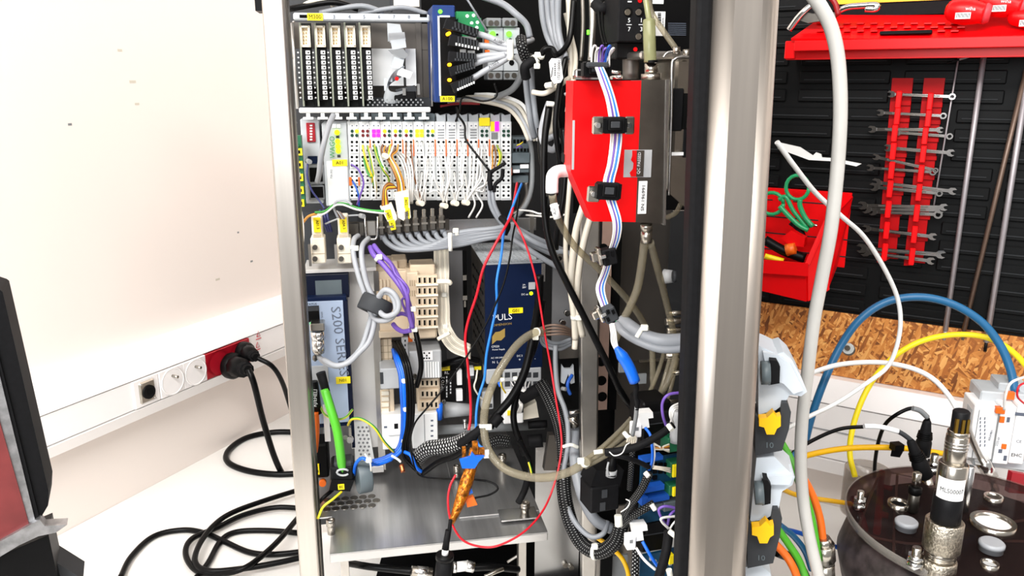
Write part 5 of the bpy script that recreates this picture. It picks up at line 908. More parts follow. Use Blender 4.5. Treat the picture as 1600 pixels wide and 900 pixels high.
C('cable_tie', 'pale round tie head in the gap by the inner post', [(878, 607, .815), (884, 608, .812)], 7, 'tie_grey', cat='cable tie'); ft = T('hose_fitting', 'small nickel fittings on top of the thick grey cable', 'fitting', 896, 655, .76); ft.rod('collar', 'nickel', [(894, 650, 0, 898, 666, 0, 8)]); ft.rod('pin', 'chrome', [(890, 645, 2, 905, 643, 2, 3), (893, 655, 8, 902, 661, 8, 2)])
C('braided_sleeve', 'black braided sleeve between the thick black sheath and grey tube', [(846, 600, .82), (860, 625, .80), (874, 660, .78), (880, 690, .76), (882, 720, .745)], 24, 'braid_fine', cat='sleeve', n=14)
C('braided_sleeve', 'long black braided sleeve curling up under the grey cables', [(880, 730, .74), (882, 775, .72), (893, 820, .705), (912, 852, .695), (938, 862, .685), (962, 845, .68), (972, 818, .68)], 26, 'braid_fine', cat='sleeve', n=14, ties=(.62,))
hb = T('black_junction', 'black box with cable gland hanging beside the inner post', 'junction box', 945, 765, .665, yaw=18); hb.bx('body', 'black_soft', [(923, 760, 968, 800, 4, 26, 1.5)]); hb.pg('sloped_top', 'black_soft', [([(932, 735), (975, 735), (968, 762), (923, 760)], 3, 24)]); hb.bx('latch', 'dark_grey', [(941, 766, 949, 778, 5, 2), (938, 786, 946, 798, 5, 2)]); hb.rod('gland', 'black', [(957, 705, -2, 955, 744, 4, 9)]); hb.rod('gland_ring', 'label_grey', [(955, 734, 3, 954.6, 743, 3, 10)])
C('cable_tie', 'pale tie running up from the ring above the black box', [(951, 722, .65), (949, 732, .648), (951, 742, .648)], 4, 'tie_grey', cat='cable tie')
C('yellow_hose', 'yellow hose curving down beneath the braided sleeve', [(930, 838, .74), (950, 852, .73), (970, 870, .725), (980, 890, .72), (983, 912, .72)], 8, 'lever_yellow', cat='hose')
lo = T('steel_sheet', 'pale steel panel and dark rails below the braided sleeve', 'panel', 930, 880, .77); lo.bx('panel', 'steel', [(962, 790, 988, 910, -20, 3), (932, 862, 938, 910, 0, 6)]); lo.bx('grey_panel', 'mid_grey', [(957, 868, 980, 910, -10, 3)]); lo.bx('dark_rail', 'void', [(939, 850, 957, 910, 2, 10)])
# ---------------------------------------------------------------- red flow controller and what hangs on it
mf = T('flow_controller', 'bright red gas flow controller box with dark steel block on its right', 'controller', 950, 235, .60)
mf.pg('red_housing', 'red', [([(896, 126), (1002, 126), (993, 347), (926, 346), (892, 268)], 0, 22)])
mf.pg('steel_block', 'steel_dark', [([(1002, 125), (1042, 125), (1039, 350), (993, 347)], -1, 24)]); mf.pg('edge_plate', 'alu', [([(1041, 125), (1045, 125), (1040, 352), (1037, 352)], 0, 26)])
mf.bx('side_label', 'label_grey', [(894, 188, 897.5, 265, .4, 10)])
l = mf.pg('quality_sticker', 'label_grey', [([(976, 234), (1019, 234), (1017, 277), (974, 277)], .3, .5)]); mf.bx('sticker_band', 'steel_dark', [(994, 235, 1006, 276, .9, .3)], l); mf.pg('torn_edge', 'red', [([(988, 235), (995, 235), (994, 276), (986, 276), (984, 270), (989, 264), (990, 255), (986, 250), (988, 243)], .95, .3)], l); mf.tx('QC PASSED', 998.5, 255, 4.6, 'ink_white', 1.1, rot=-89, parent=l)
l = mf.bx('serial_label', 'label_white', [(997.5, 283, 1010.5, 334, .3, .6)]); mf.tx('SN:196991', 1005, 309, 5.2, 'ink', .9, rot=-89, parent=l, sx=1.25)
mf.rod('outlet_fitting', 'nickel', [(1010, 349, -12, 1010, 360, -12, 10), (1010, 360, -12, 1010, 379, -12, 9.5)], n=14); mf.rod('inlet_nut', 'nickel', [(1018, 115, -10, 1018, 125, -10, 17)], n=6); mf.rod('inlet_collar', 'nickel', [(1018, 99, -10, 1018, 116, -10, 11)], n=16)
mf.bx('top_bracket', 'chrome', [(899, 118, 972, 124, 0, 8), (900, 108, 912, 121, 4, 6, 1)]); mf.rod('top_screw', 'chrome', [(955, 112, 2, 970, 114, 4, 2.5), (958, 121, 2, 972, 120, 6, 3)])
C('clear_hose', 'clear greenish hose rising from the inlet of the red flow controller', [(1016, 97, .61), (1015, 70, .61), (1014, 32, .615)], 19, 'clear_tube_green', cat='hose', n=14); C('clear_hose', 'narrow clear hose leaving the top of the greenish hose', [(1016, 40, .62), (1012, 18, .625), (1008, -8, .63)], 9, 'clear_tube_green', cat='hose', n=10); C('clear_hose', 'clear hose slanting right behind the white serial label', [(1012, -8, .66), (1018, 20, .66), (1034, 45, .655), (1056, 76, .65)], 9, 'clear_tube', cat='hose', n=10)
C('hose_ring', 'black ring clamp above the inlet fitting', [(1018, 94, .61), (1018, 98, .61)], 21, 'black', cat='clamp', n=14)
C('clear_hose', 'clear hose curving left from the outlet below the red controller', [(1007, 378, .62), (1003, 410, .63), (996, 450, .645), (984, 480, .655), (974, 500, .66), (962, 530, .68)], 13, 'clear_tube', cat='hose', n=12)
C('clear_hose', 'clear hose straight down right from the outlet below the red controller', [(1016, 378, .62), (1026, 415, .64), (1038, 460, .67), (1050, 510, .70), (1056, 545, .71), (1046, 590, .71), (1022, 630, .70), (985, 665, .685), (940, 705, .66)], 11, 'clear_tube', cat='hose', n=12)
C('air_hose', 'clear hose with white AIR sleeve from the white elbow', [(863, 305, .60), (867, 325, .61), (876, 350, .63), (898, 385, .65), (935, 420, .67), (975, 462, .69), (1003, 500, .71), (1018, 540, .73), (1020, 600, .74)], 11, 'clear_tube', cat='hose', n=12)
al_ = T('printed_sleeve', 'white sleeve printed AIR on the clear hose', 'sleeve', 868, 330, .595, roll=-14); al_.rod('sleeve', 'label_white', [(865, 319, 0, 871, 341, 0, 6.4)], n=14); al_.tx('AIR', 866.5, 330, 5, 'ink', 4, rot=-82)
el = T('elbow_fitting', 'white plastic elbow fitting on the left of the red controller', 'fitting', 872, 275, .605); el.tube('elbow', 'white', [(897, 267, -10), (885, 267, -9), (872, 268, -6), (864, 274, -2), (862.5, 286, 0), (862.5, 301, 0)], 20, n=16); el.rod('collar', 'black', [(862.5, 301, 0, 863, 306, 0, 9.5)], n=16); el.bx('side_port', 'black_soft', [(882, 240, 896, 256, -8, 12, 1)])
# ribbon lead with its four clip connectors
rl = T('ribbon_lead', 'flat lead of white violet and blue wires running over the red controller', 'cable', 955, 250, .585)
cols = ['wire_white', 'wire_white', 'wire_violet', 'wire_white', 'wire_blue', 'wire_white']
for k in range(6):
    o_ = k-2.5
    pts = [(936+2.2*o_, 104, 8), (944+2.6*o_, 125, 8), (954+2.6*o_, 155, 9), (960.5+3*o_, 188, 8), (963+3.2*o_, 215, 9), (958+3*o_, 255, 11), (951+3*o_, 285, 10), (954+2.6*o_, 310, 12), (964+2.4*o_, 345, 12), (963+2.2*o_, 370, 6), (955+1.8*o_, 395, -6), (946+2*o_, 425, -16), (938+2.4*o_, 450, -18), (944+2.2*o_, 475, -16), (951+2*o_, 490, -14)]
    rl.tube('conductor', cols[k], pts, 3.1, n=6)
for k in range(6): rl.tube('conductor', ['wire_white', 'wire_white', 'wire_violet', 'wire_violet', 'lan_blue', 'wire_white'][k], [(924+7*k*.8, 104, 4), (925+5.5*k, 84, 8), (928+5.8*k, 72+(k % 2)*4, 12), (932+5.5*k, 74+(k % 2)*3, 8), (934+3.5*k, 88, 4), (932+2.4*k, 104, 6)], 3, n=6)
for nm, lab, plates, blk, Y in (('top', 'black ribbon connector standing at the top edge of the red controller', [], (914, 96, 955, 121), .585), ('upper', 'black ribbon connector between two nickel tabs in the upper half of the red box', [(926, 182, 944, 210), (977, 182, 992, 210)], (944, 183, 979, 209), .572), ('lower', 'black ribbon connector with one bright tab in the lower half of the red box', [(918, 291, 938, 316)], (935, 286, 970, 313), .572)):
    t = T('ribbon_connector', lab, 'connector', (blk[0]+blk[2])/2, (blk[1]+blk[3])/2, Y, roll=4 if nm == 'lower' else 0)
    if plates: t.bx('tab', 'nickel', [p+(-1, 3, 1) for p in plates]); t.cy('tab_screw', 'chrome', [((p[0]+p[2])/2, (p[1]+p[3])/2, 4, 2, 3) for p in plates])
    x0, y0, x1, y1 = blk; t.bx('body', 'black_soft', [(x0, y0, x1, y1, 4, 10, 1)]); t.bx('cap', 'black', [(x0+7, y0+4, x1-6, y1-5, 7, 4, .6)]); t.bx('rim', 'dark_grey', [(x0+11, y0+7, x1-10, y1-9, 7.6, 1, .3)]); t.bx('side_clip', 'black', [(x0-2, y0+2, x0+3, y1-2, 5, 8), (x1-3, y0+2, x1+1, y1-2, 5, 8)])
    if nm == 'top': t.bx('bar', 'dark_grey', [(918, 97, 952, 106, 11, 5, 1)])
for lab, px, py, rol, m2 in (('black and nickel connector on the ribbon lead below the red box', 946, 402, -12, 'black_soft'), ('grey and white connector at the lower end of the ribbon lead', 947, 493, -24, 'dark_grey')):
    t = T('ribbon_connector', lab, 'connector', px, py, .59, roll=rol); s_ = 1
    t.bx('body', m2, [(px-4, py-13, px+19, py+13, 6, 10, 1)]); t.bx('clip', 'black', [(px+1, py-9, px+6, py-2, 7, 2), (px+9, py-9, px+14, py-2, 7, 2), (px+1, py+3, px+6, py+10, 7, 2)]); t.bx('shell', 'nickel', [(px-11, py-14, px-4, py+14, 6, 9, 1), (px-21, py-6, px-10, py+8, 4, 8, 1)]); t.bx('screw_tab', 'chrome', [(px-8, py-3, px+2, py+3, 8, 3, .5)])
for k in range(4): C('white_wire', '%s white wire from the ribbon end into the blue sleeve' % ('first', 'second', 'third', 'fourth')[k], [(953+2*k, 505, .615), (955+2.4*k, 520, .615), (956+2.6*k, 535, .615), (963+1.5*k, 550, .615)], 3, 'wire_white', cat='wire', group='white wires into the blue sleeve', n=6)
bs = T('blue_sleeve', 'bright blue shrink sleeve with dark lumpy tail below the ribbon lead', 'sleeve', 980, 575, .615); ttube(bs, 'sleeve', 'blue', [(963, 543, 0), (972, 556, 1), (983, 574, 2), (992, 596, 2)], [4.5, 10, 10, 9.5], 9); ttube(bs, 'tail', 'black_soft', [(992, 594, 1), (994, 606, 1), (993, 618, 1), (996, 628, 0), (995, 640, 0)], [4.5, 5, 4, 5, 3.5]); bs.tube('lead', 'mid_grey', [(995, 636, 0), (993, 655, -4), (988, 680, -10)], 8)
# top right: contactor, nameplates, steel enclosure
ct = T('contactor', 'black contactor numbered 5 7 1 3 at the top beside the clear hose', 'contactor', 988, 40, .66); ct.bx('body', 'black_soft', [(966, -20, 1012, 66, 0, 40, 1)]); ct.bx('lower_body', 'black', [(962, 66, 1012, 92, -6, 30, 1)]); ct.cy('screw_well', 'void', [(982, 19, 7, .4, 1), (1000, 19, 7, .4, 1)]); ct.cy('screw', 'nickel', [(981, 19, 4.5, 1.5, 2), (998, 19, 4.5, 1.5, 2), (998, 57, 4.5, 1.5, 2)])
for s_, x, y in (('5', 983, 32), ('1', 1002, 32), ('7', 983, 46), ('3', 1002, 46)): ct.tx(s_, x, y, 6, 'ink_white', .6, rot=0)
ct.bx('dash', 'ink_white', [(979, 38, 987, 39, .5, .4), (998, 38, 1006, 39, .5, .4), (981, 1.5, 987, 3.5, .5, .4)]); ct.cy('red_dot', 'red', [(1000, 1, 3, .8, 1), (993, 77, 3, 0, 1)])
npl = T('nameplate', 'black panel with white printed labels at the top right', 'panel', 1050, 40, .70); npl.bx('panel', 'black', [(1012, -20, 1095, 80, 0, 3)]); l = npl.bx('label', 'label_white', [(1022, 18, 1039, 56, .5, .5), (1020, -8, 1037, 6, .5, .5)]); npl.bx('barcode', 'ink', [(1028, 20+2*k, 1033, 21+2*k+(k % 2)*.4, .8, .3) for k in range(10)]); npl.tx('Serial No', 1036, 35, 2.4, 'ink', .9, rot=88); npl.bx('yellow_tag', 'yellow', [(1081, -4, 1088, 5, .6, 1)]); npl.bx('fine_print', 'ink_grey', [(1044, 36+3*k, 1072, 37+3*k, .3, .3) for k in range(7)])
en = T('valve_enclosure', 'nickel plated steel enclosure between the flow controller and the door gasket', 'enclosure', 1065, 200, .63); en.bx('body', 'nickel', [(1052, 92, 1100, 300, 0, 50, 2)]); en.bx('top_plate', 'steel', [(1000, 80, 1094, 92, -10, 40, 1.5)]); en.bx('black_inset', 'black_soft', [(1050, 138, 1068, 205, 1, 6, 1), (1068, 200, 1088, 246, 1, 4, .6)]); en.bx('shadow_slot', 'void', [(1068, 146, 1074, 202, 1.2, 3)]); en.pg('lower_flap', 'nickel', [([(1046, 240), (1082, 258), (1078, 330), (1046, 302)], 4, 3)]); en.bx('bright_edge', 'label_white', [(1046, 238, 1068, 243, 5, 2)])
en.tube('bent_edge', 'alu', [(1078, 89, 6), (1064, 89, 6), (1054, 93, 6), (1050, 105, 6), (1049, 180, 6), (1045, 305, 6)], 4.5); en.tube('bent_edge', 'alu', [(1062, 81, 0), (1044, 82, 0), (1036, 90, 0)], 4)
for x, y in ((1057, 79), (1073, 83)): en.rod('cap_screw', 'nickel', [(x, y-6, 2, x, y+6, 2, 6)], n=14)
C('clear_hose', 'short clear hose bend under the steel enclosure', [(1042, 340, .66), (1056, 332, .655), (1064, 318, .655)], 8, 'clear_tube', cat='hose', n=10)
gk = T('rubber_buffer', 'pale grey round rubber buffer on the brown side panel', 'buffer', 1046, 432, .80); gk.rod('body', 'label_grey', [(1038, 432, 0, 1052, 432, 6, 12, 10)], n=18); gk.rod('cap', 'dark_grey', [(1052, 432, 6, 1057, 432, 7, 9)], n=16)
C('thick_cable', 'very thick pale grey cable entering from behind the gasket', [(972, 502, .66), (985, 512, .65), (1005, 525, .645), (1035, 533, .64), (1075, 532, .64)], 25, 'cable_grey', n=16, ties=(.45,)); C('grey_cable', 'medium grey cable hugging the underside of the thickest cable', [(964, 506, .655), (975, 520, .645), (1000, 535, .64), (1035, 546, .635), (1075, 544, .635)], 13, 'cable_grey', n=12); C('green_ring', 'green threaded ring at the end of the thick cable', [(968, 498, .66), (976, 508, .66)], 16, 'green_ring', cat='ring', n=14)
cb_ = T('cross_bracket', 'dim steel cross bracket behind the clear hoses', 'bracket', 1035, 570, .76); cb_.bx('bar', 'steel_dark', [(990, 563, 1080, 581, 0, 3)]); cb_.bx('bright_edge', 'steel', [(1000, 561, 1080, 564, 3, 3)]); cb_.bx('lower_plate', 'mid_grey', [(985, 585, 1010, 600, 2, 3), (968, 568, 982, 582, 2, 4)])
nf = T('nickel_fittings', 'stack of nickel fittings half hidden by the door gasket', 'fitting', 1060, 505, .72); nf.rod('fitting', 'nickel', [(1045, 490, 0, 1072, 488, 0, 4), (1040, 503, 0, 1072, 500, 0, 6), (1042, 517, 0, 1072, 514, 0, 5), (1040, 556, 0, 1070, 554, 0, 5), (1050, 583, 0, 1072, 581, 0, 4), (1030, 628, 6, 1068, 626, 6, 3)], n=10)
for k, (x0, x1, w) in enumerate(((925, 932, 10), (910, 917, 6))): C('chrome_strip', ['upright chrome strip left of the contactor', 'dim upright strip with green lamp left of the chrome strip'][k], [(x0, -8, .74), (x0+1, 40, .735), (x0-2, 95, .73)], w, 'steel' if k == 0 else 'steel_dark', cat='strip')
C('green_lamp', 'small green lamp glowing on the dim strip', [(919, 47, .72), (919, 54, .72)], 4, 'led_green', cat='lamp')
for k in range(2): C('black_wire', ('left', 'right')[k]+' black wire hanging above the ribbon lead top loops', [(934+6*k, -6, .70), (936+5*k, 25, .69), (939+4*k, 50, .68), (944+4*k, 70, .67)], 3.5, 'wire_black', cat='wire')
C('black_sleeve', 'crumpled black tape on the wires at the top left of the contactor', [(930, 5, .70), (940, 14, .695), (955, 8, .70)], 18, 'black_soft', cat='sleeve'); C('dark_valve', 'dark valve body behind the ribbon connector top', [(986, 84, .68), (986, 124, .68)], 26, 'panel_steel', cat='valve', n=16)
# ---------------------------------------------------------------- lower right: boards and sleeves beside the gasket
io = T('control_board', 'blue circuit boards with green connectors beside the door gasket', 'circuit board', 1030, 770, .66, yaw=20)
io.bx('board', 'pcb_blue', [(1002, 714, 1070, 770, -6, 3), (1000, 778, 1070, 812, -6, 3), (1000, 862, 1068, 905, -6, 3)]); io.bx('green_connector', 'green_pcb', [(1044, 684, 1066, 706, 4, 14, .6), (1048, 722, 1064, 746, 3, 14, .6), (1046, 758, 1064, 774, 3, 14, .6)]); io.bx('yellow_block', 'yellow', [(1052, 727, 1060, 746, 5, 6, .5), (1052, 762, 1058, 776, 5, 6, .5), (1046, 868, 1054, 882, 5, 6, .5)]); io.bx('blue_holder', 'lan_blue', [(1004, 715, 1036, 721, 2, 8), (1005, 760, 1038, 768, 2, 8), (1003, 777, 1012, 790, 2, 8), (1010, 776, 1046, 784, 2, 8)]); io.bx('grey_block', 'slate', [(1038, 784, 1062, 798, 2, 10, .6), (1024, 788, 1036, 798, 1, 8, .5)])
io.bx('chip', 'black', [(1012+9*(k % 4), 724+10*(k//4), 1018+9*(k % 4), 730+10*(k//4), -4, 2) for k in range(10)]); io.cy('printed_mark', 'ink_white', [(1021, 760, 3.5, -5.6, .3)]); io.bx('small_part', 'label_grey', [(1016+6*k, 872+4*(k % 3), 1020+6*k, 876+4*(k % 3), -4, 2) for k in range(8)])
for k in range(5): C('pale_wire', ('topmost', 'second', 'third', 'fourth', 'lowest')[k]+' pale wire fanning into the top green connector', [(1012+3*k, 690+3*k, .655), (1024+3*k, 694+2*k, .65), (1036, 702-k, .65), (1046, 706-3*k, .652)], 3, ('cable_beige', 'wire_white', 'wire_brown', 'wire_orange', 'cable_beige')[k], cat='wire', group='pale wires at the top green connector', n=6)
for k in range(3): C('pale_wire', ('upper', 'middle', 'lower')[k]+' pale wire into the middle green connector', [(1020, 728+2*k, .655), (1034, 730+2*k, .65), (1048, 732+3*k, .652)], 3, 'cable_beige', cat='wire', group='pale wires at the middle green connector', n=6)
for nm, x, y in (('upper', 1004, 628), ('lower', 1003, 800)):
    t = T('black_relay', '%s shiny black relay block beside the door gasket' % nm, 'relay', x+25, y+32, .67, yaw=16, group='black relay blocks'); t.bx('body', 'black', [(x, y, x+44, y+62, 0, 30, 2)]); t.bx('upper_step', 'black_soft', [(x+8, y+16, x+45, y+34, 3, 10, 1)]); t.bx('seam', 'dark_grey', [(x+4, y+33, x+44, y+34.5, 3.4, 1)])
    q = T('white_connector', '%s white elbow connector with a blue lead' % nm, 'connector', x+2, y+30, .64, group='white elbow connectors'); dx = 0 if nm == 'upper' else -8; dy = 0 if nm == 'upper' else 4
    q.pg('elbow', 'white', [([(x-7+dx, y+18+dy), (x+16+dx, y+16+dy), (x+17+dx, y+25+dy), (x+9+dx, y+26+dy), (x+11+dx, y+40+dy), (x-2+dx, y+42+dy)], 0, 10)]); q.bx('block', 'label_white', [(x-15+dx, y+36+dy, x-1+dx, y+56+dy, 2, 10, .8)]); q.bx('opening', 'mid_grey', [(x-11+dx, y+40+dy, x-6+dx, y+45+dy, 2.4, 1)])
C('blue_lead', 'blue lead from the lower white elbow connector', [(1004, 846, .635), (1014, 864, .63), (1024, 880, .63), (1032, 890, .63)], 6, 'blue', cat='wire'); C('white_lead', 'white lead from the lower white elbow connector', [(994, 856, .63), (1003, 870, .625), (1012, 880, .62), (1024, 890, .62)], 5, 'wire_white', cat='wire')
C('blue_lead', 'blue lead dropping from the upper white elbow connector', [(1008, 668, .635), (1016, 680, .63), (1019, 700, .625), (1019, 720, .625), (1014, 735, .63)], 5, 'blue', cat='wire'); C('white_lead', 'white lead beside the upper blue lead', [(1021, 690, .63), (1023, 710, .625), (1020, 730, .63)], 3, 'wire_white', cat='wire')
C('violet_lead', 'violet lead looping out from behind the gasket', [(1042, 668, .63), (1036, 650, .625), (1035, 630, .625), (1044, 617, .625), (1066, 613, .63)], 5, 'wire_violet', cat='wire'); C('violet_lead', 'lower violet lead looping beside the gasket', [(1040, 820, .63), (1032, 806, .625), (1030, 795, .625), (1042, 791, .625), (1064, 796, .63)], 5, 'wire_violet', cat='wire'); C('violet_lead', 'second lower violet lead crossing the first', [(1043, 820, .63), (1047, 805, .625), (1056, 796, .63)], 5, 'wire_violet', cat='wire')
for k in range(3): C('white_lead', 'white lead loop above the upper relay tie, %s' % ('outer', 'middle', 'inner')[k], [(1052-2*k, 662, .625), (1047+2*k, 648, .62), (1050+2*k, 636+2*k, .62), (1066, 628+5*k, .63)], 4, 'wire_white', cat='wire', group='white lead loops at the upper relay')
C('white_lead', 'white lead looping above the lower relay tie', [(1046, 827, .625), (1034, 815, .62), (1036, 809, .62), (1064, 806, .63)], 4.5, 'wire_white', cat='wire'); C('white_lead', 'short white lead down into the lower relay tie', [(1062, 808, .63), (1052, 818, .625), (1046, 828, .625)], 3.5, 'wire_white', cat='wire')
for lab, pts, w, mt in (('black wrapped sleeve from the upper relay to the hose tie', [(1052, 664, .62), (1030, 680, .615), (1000, 696, .61), (970, 704, .61), (945, 707, .61)], 13, 'black_soft'), ('thin black sleeve dipping under the wrapped sleeve', [(948, 709, .612), (975, 714, .61), (998, 722, .615), (1014, 730, .62)], 9, 'black_soft'), ('braided sleeve slanting from blue lead to the silver ring', [(1014, 740, .625), (1002, 765, .63), (984, 790, .64), (972, 812, .65)], 14, 'braid_fine'), ('lower braided sleeve meeting at the silver ring', [(1022, 786, .64), (1004, 797, .64), (985, 808, .645), (972, 820, .655)], 13, 'braid_fine'), ('black sleeve rising from the bottom edge beside the gasket', [(1045, 830, .62), (1042, 855, .61), (1036, 880, .605), (1026, 912, .60)], 17, 'black_soft'), ('braided sleeve leaving the bottom edge left of the lower relay', [(994, 858, .655), (993, 880, .65), (992, 912, .645)], 14, 'braid'), ('dark sleeve hanging behind the black box gland', [(988, 705, .66), (986, 735, .66), (984, 765, .665)], 10, 'braid_fine')):
    C('wire_sleeve', lab, pts, w, mt, cat='sleeve', n=12)
for lab, pts, w in (('white tie on the sleeve end near the hose fan', [(928, 707, .605), (942, 705, .605)], 8), ('pale tie head at the upper relay', [(1044, 664, .61), (1050, 672, .605)], 9), ('pale tie head beside the blue lead', [(1008, 738, .615), (1014, 745, .612)], 9), ('silver ring joining the two braided sleeves', [(966, 805, .645), (967, 822, .643)], 14), ('pale tie head at the lower sleeve start', [(1018, 788, .63), (1024, 797, .628)], 9), ('pale tie head at the lower relay', [(1046, 830, .61), (1056, 838, .605)], 10), ('white tie head at the bottom edge by the gasket', [(1045, 890, .60), (1048, 902, .60)], 11), ('beige tie head left of the upper white connector', [(975, 676, .635), (982, 684, .63)], 8)):
    C('cable_tie', lab, pts, w, 'tie_white', cat='cable tie')
for k in range(3): C('beige_coil', 'small beige coil beside the upper white connector, %s turn' % ('first', 'second', 'third')[k], [(980+3*k, 690, .635), (983+3*k, 682, .628), (988+3*k, 684, .63), (987+3*k, 692, .635)], 4, 'cream', cat='coil', group='beige coil turns')
C('thread', 'white thread wound over the black wrapped sleeve', [(952, 706, .60), (960, 712, .598), (972, 708, .598), (978, 696, .598), (984, 692, .60)], 2, 'wire_white', cat='thread', n=6); C('thread', 'white thread crossing the braided sleeve above the silver ring', [(970, 800, .64), (980, 793, .635), (984, 784, .635), (978, 780, .64)], 2, 'wire_white', cat='thread', n=6)
C('dark_cylinder', 'pale grey cylinder at the right of the upper relay', [(1058, 640, .66), (1056, 690, .66)], 22, 'label_grey', cat='cylinder', n=16)
# ---------------------------------------------------------------- tool wall at the right
def WR(px, py, w=0):                     # depth of the board plane behind a pixel
    x, z = tr.L(px, py, w); return (tr.R @ Vector((x, -w*.001, z)) + tr.o).y
def TB(name, label, cat, px, py, w=0, **k): return T(name, label, cat, px, py, WR(px, py, w), YR, **k)
ob = TB('chipboard_panel', 'orange brown pressed strand board below the black tool board', 'panel', 1400, 550)
zo0, zo1 = -tr.o.z + .0, 0
xa = (tr.Ri @ (ob.o - tr.o)); L0 = .0
MB().box(-.30, -.006, TZ+.2145-ob.o.z, .55, .012, TZ+.307-ob.o.z, .001).done('board', 'osb', ob.root)
tb = TB('tool_board', 'black slotted plastic tool board on the right wall', 'tool board', 1400, 300)
zb0 = TZ+.307-tb.o.z; MB().box(-.27, -.002, zb0, .55, .012, zb0+.47).done('back_sheet', 'pegboard', tb.root)
for r in range(19):
    zz = zb0+.004+.0235*r
    for c in range(6):
        xx = -.262+.128*c+(.064 if (r//3) % 2 else 0)
        wd = .112
        MB().box(xx, -.0055, zz, xx+wd, -.001, zz+.0165, .0014).done('slat', 'pegboard', tb.root)
        MB().box(xx+.006, -.0066, zz+.0045, xx+wd-.006, -.005, zz+.0062, .0004).done('slat_ridge', 'pegboard_lit_edge', tb.root)  # lighter ridge, light caught on the slat edges put into the colour
kn = TB('clear_knob', 'round clear plastic knob screwed to the chipboard', 'button', 1325, 545, 6); kn.cy('base', 'bag_clear', [(1325, 545, 9, 4, 5)], n=18); kn.cy('screw', 'nickel', [(1324, 544, 4.5, 6, 3)]); kn.cy('rim', 'chrome', [(1326, 546, 10.5, 1.5, 2)], n=18)  # a clear plastic knob with its screw and rim
# red shelf
rs = TB('red_shelf', 'bright red plastic tool shelf hooked on the black board', 'shelf', 1420, 65)
def quad(t, name, mat, c, th):
    m = MB(); u = (c[1]-c[0]).cross(c[3]-c[0]).normalized()*th*.001
    m.v = list(c) + [p-u for p in c]; m.face([0, 1, 2, 3]); m.face([7, 6, 5, 4])
    for i in range(4): m.face([i, (i+1) % 4, 4+(i+1) % 4, 4+i])
    return m.done(name, mat, t.root)
quad(rs, 'top', 'red', [rs.L3(1236, 60, 75), rs.L3(1650, 61, 75), rs.L3(1650, 24, 8), rs.L3(1290, 22, 8)], 3)
rs.bx('front_lip', 'red', [(1241, 59, 1650, 76, 77, 5, .8)]); rs.bx('lower_lip', 'red', [(1229, 74, 1650, 91, 62, 5, .5)]); rs.bx('end_bracket', 'red', [(1226, 64, 1242, 92, 70, 60, 1)])
m = MB()
for j in range(3):
    for i in range(11):
        f = .25+.17*j; a = rs.L3(1248+(1300-1248)*f*0+21*i+(10 if j % 2 else 0)+34, 57-35*f, 75-67*f); m.box(a.x-.004, a.y-.004, a.z-.001, a.x+.004, a.y+.004, a.z+.0004)
m.done('grip_bump', 'red', rs.root)['kind'] = 'stuff'
a = rs.L3(1415, 52, 66); MB().box(a.x-.028, a.y-.004, a.z-.001, a.x+.028, a.y+.006, a.z+.003, .0005).done('black_insert', 'black_soft', rs.root)
bkb = TB('black_tray', 'black tray edge with yellow rim behind the red shelf', 'tray', 1400, 10); bkb.bx('tray', 'black_soft', [(1300, 2, 1500, 24, 10, 8)]); bkb.bx('rim', 'lever_yellow', [(1300, -4, 1490, 3, 12, 6)])
def driver(label, x0, y0, x1, y1, rp, w, txt):
    t = TB('screwdriver', label, 'screwdriver', (x0+x1)/2, (y0+y1)/2, w, group='red handled screwdrivers')
    a, b = t.L3(x0, y0), t.L3(x1, y1); d = b-a; R = rp*t.k
    prof = [(0, .30), (.05, .62), (.12, .8), (.3, .98), (.5, 1), (.68, .88), (.8, .78), (.86, .8)]
    m = MB(); m.sweep([a+d*u for u, r in prof], [R*r for u, r in prof], 14); m.done('handle', 'red', t.root)
    m = MB(); m.sweep([a+d*.86, a+d*.9, a+d*1.0], [R*.78, R*.8, R*.62], 14); m.done('end_cap', 'ink_red', t.root)
    cx, cy = (x0*.5+x1*.5), (y0*.5+y1*.5); wmm = R*1000+.3
    l = t.bx('label', 'label_white', [(cx-20, cy+1, cx+4, cy+11, wmm, .4)]) ; t.bx('barcode', 'ink', [(cx-18+2.4*k, cy+2, cx-17+2.4*k, cy+9, wmm+.1, .3) for k in range(9)], l)
    t.tx('wiha', cx+4, cy-5, 5, 'ink_white', wmm, rot=6)
driver('red screwdriver handle lying on the shelf, the front left one', 1477, 15, 1548, 22, 19, 60, 1); driver('red screwdriver handle lying behind the front one at the right edge', 1530, 2, 1606, 12, 19, 45, 1)
driver('red screwdriver handle cut by the right edge of the picture', 1575, 26, 1650, 34, 14, 50, 1)
pr_ = TB('pliers', 'chrome pliers with dark joint on the left end of the red shelf', 'pliers', 1300, 15, 60)
pr_.tube('handle', 'chrome', [(1308, 18, 0), (1325, 11, 2), (1345, 9, 2), (1369, 8, 2), (1368, 14, 2), (1352, 14, 2)], 9, n=8); pr_.tube('jaw', 'chrome', [(1233, 47, 4), (1245, 30, 4), (1256, 18, 4), (1268, 8, 2)], 10); pr_.pg('joint', 'steel_dark', [([(1250, 22), (1290, 16), (1312, 22), (1300, 30), (1262, 36), (1250, 32)], 2, 8)]); pr_.pg('dark_grip', 'black_soft', [([(1240, 12), (1262, -4), (1300, -6), (1312, 10), (1296, 20), (1268, 20)], 4, 10)]); pr_.tube('red_grip', 'red_dark', [(1296, -6, 4), (1305, 6, 4), (1310, 24, 4)], 8)
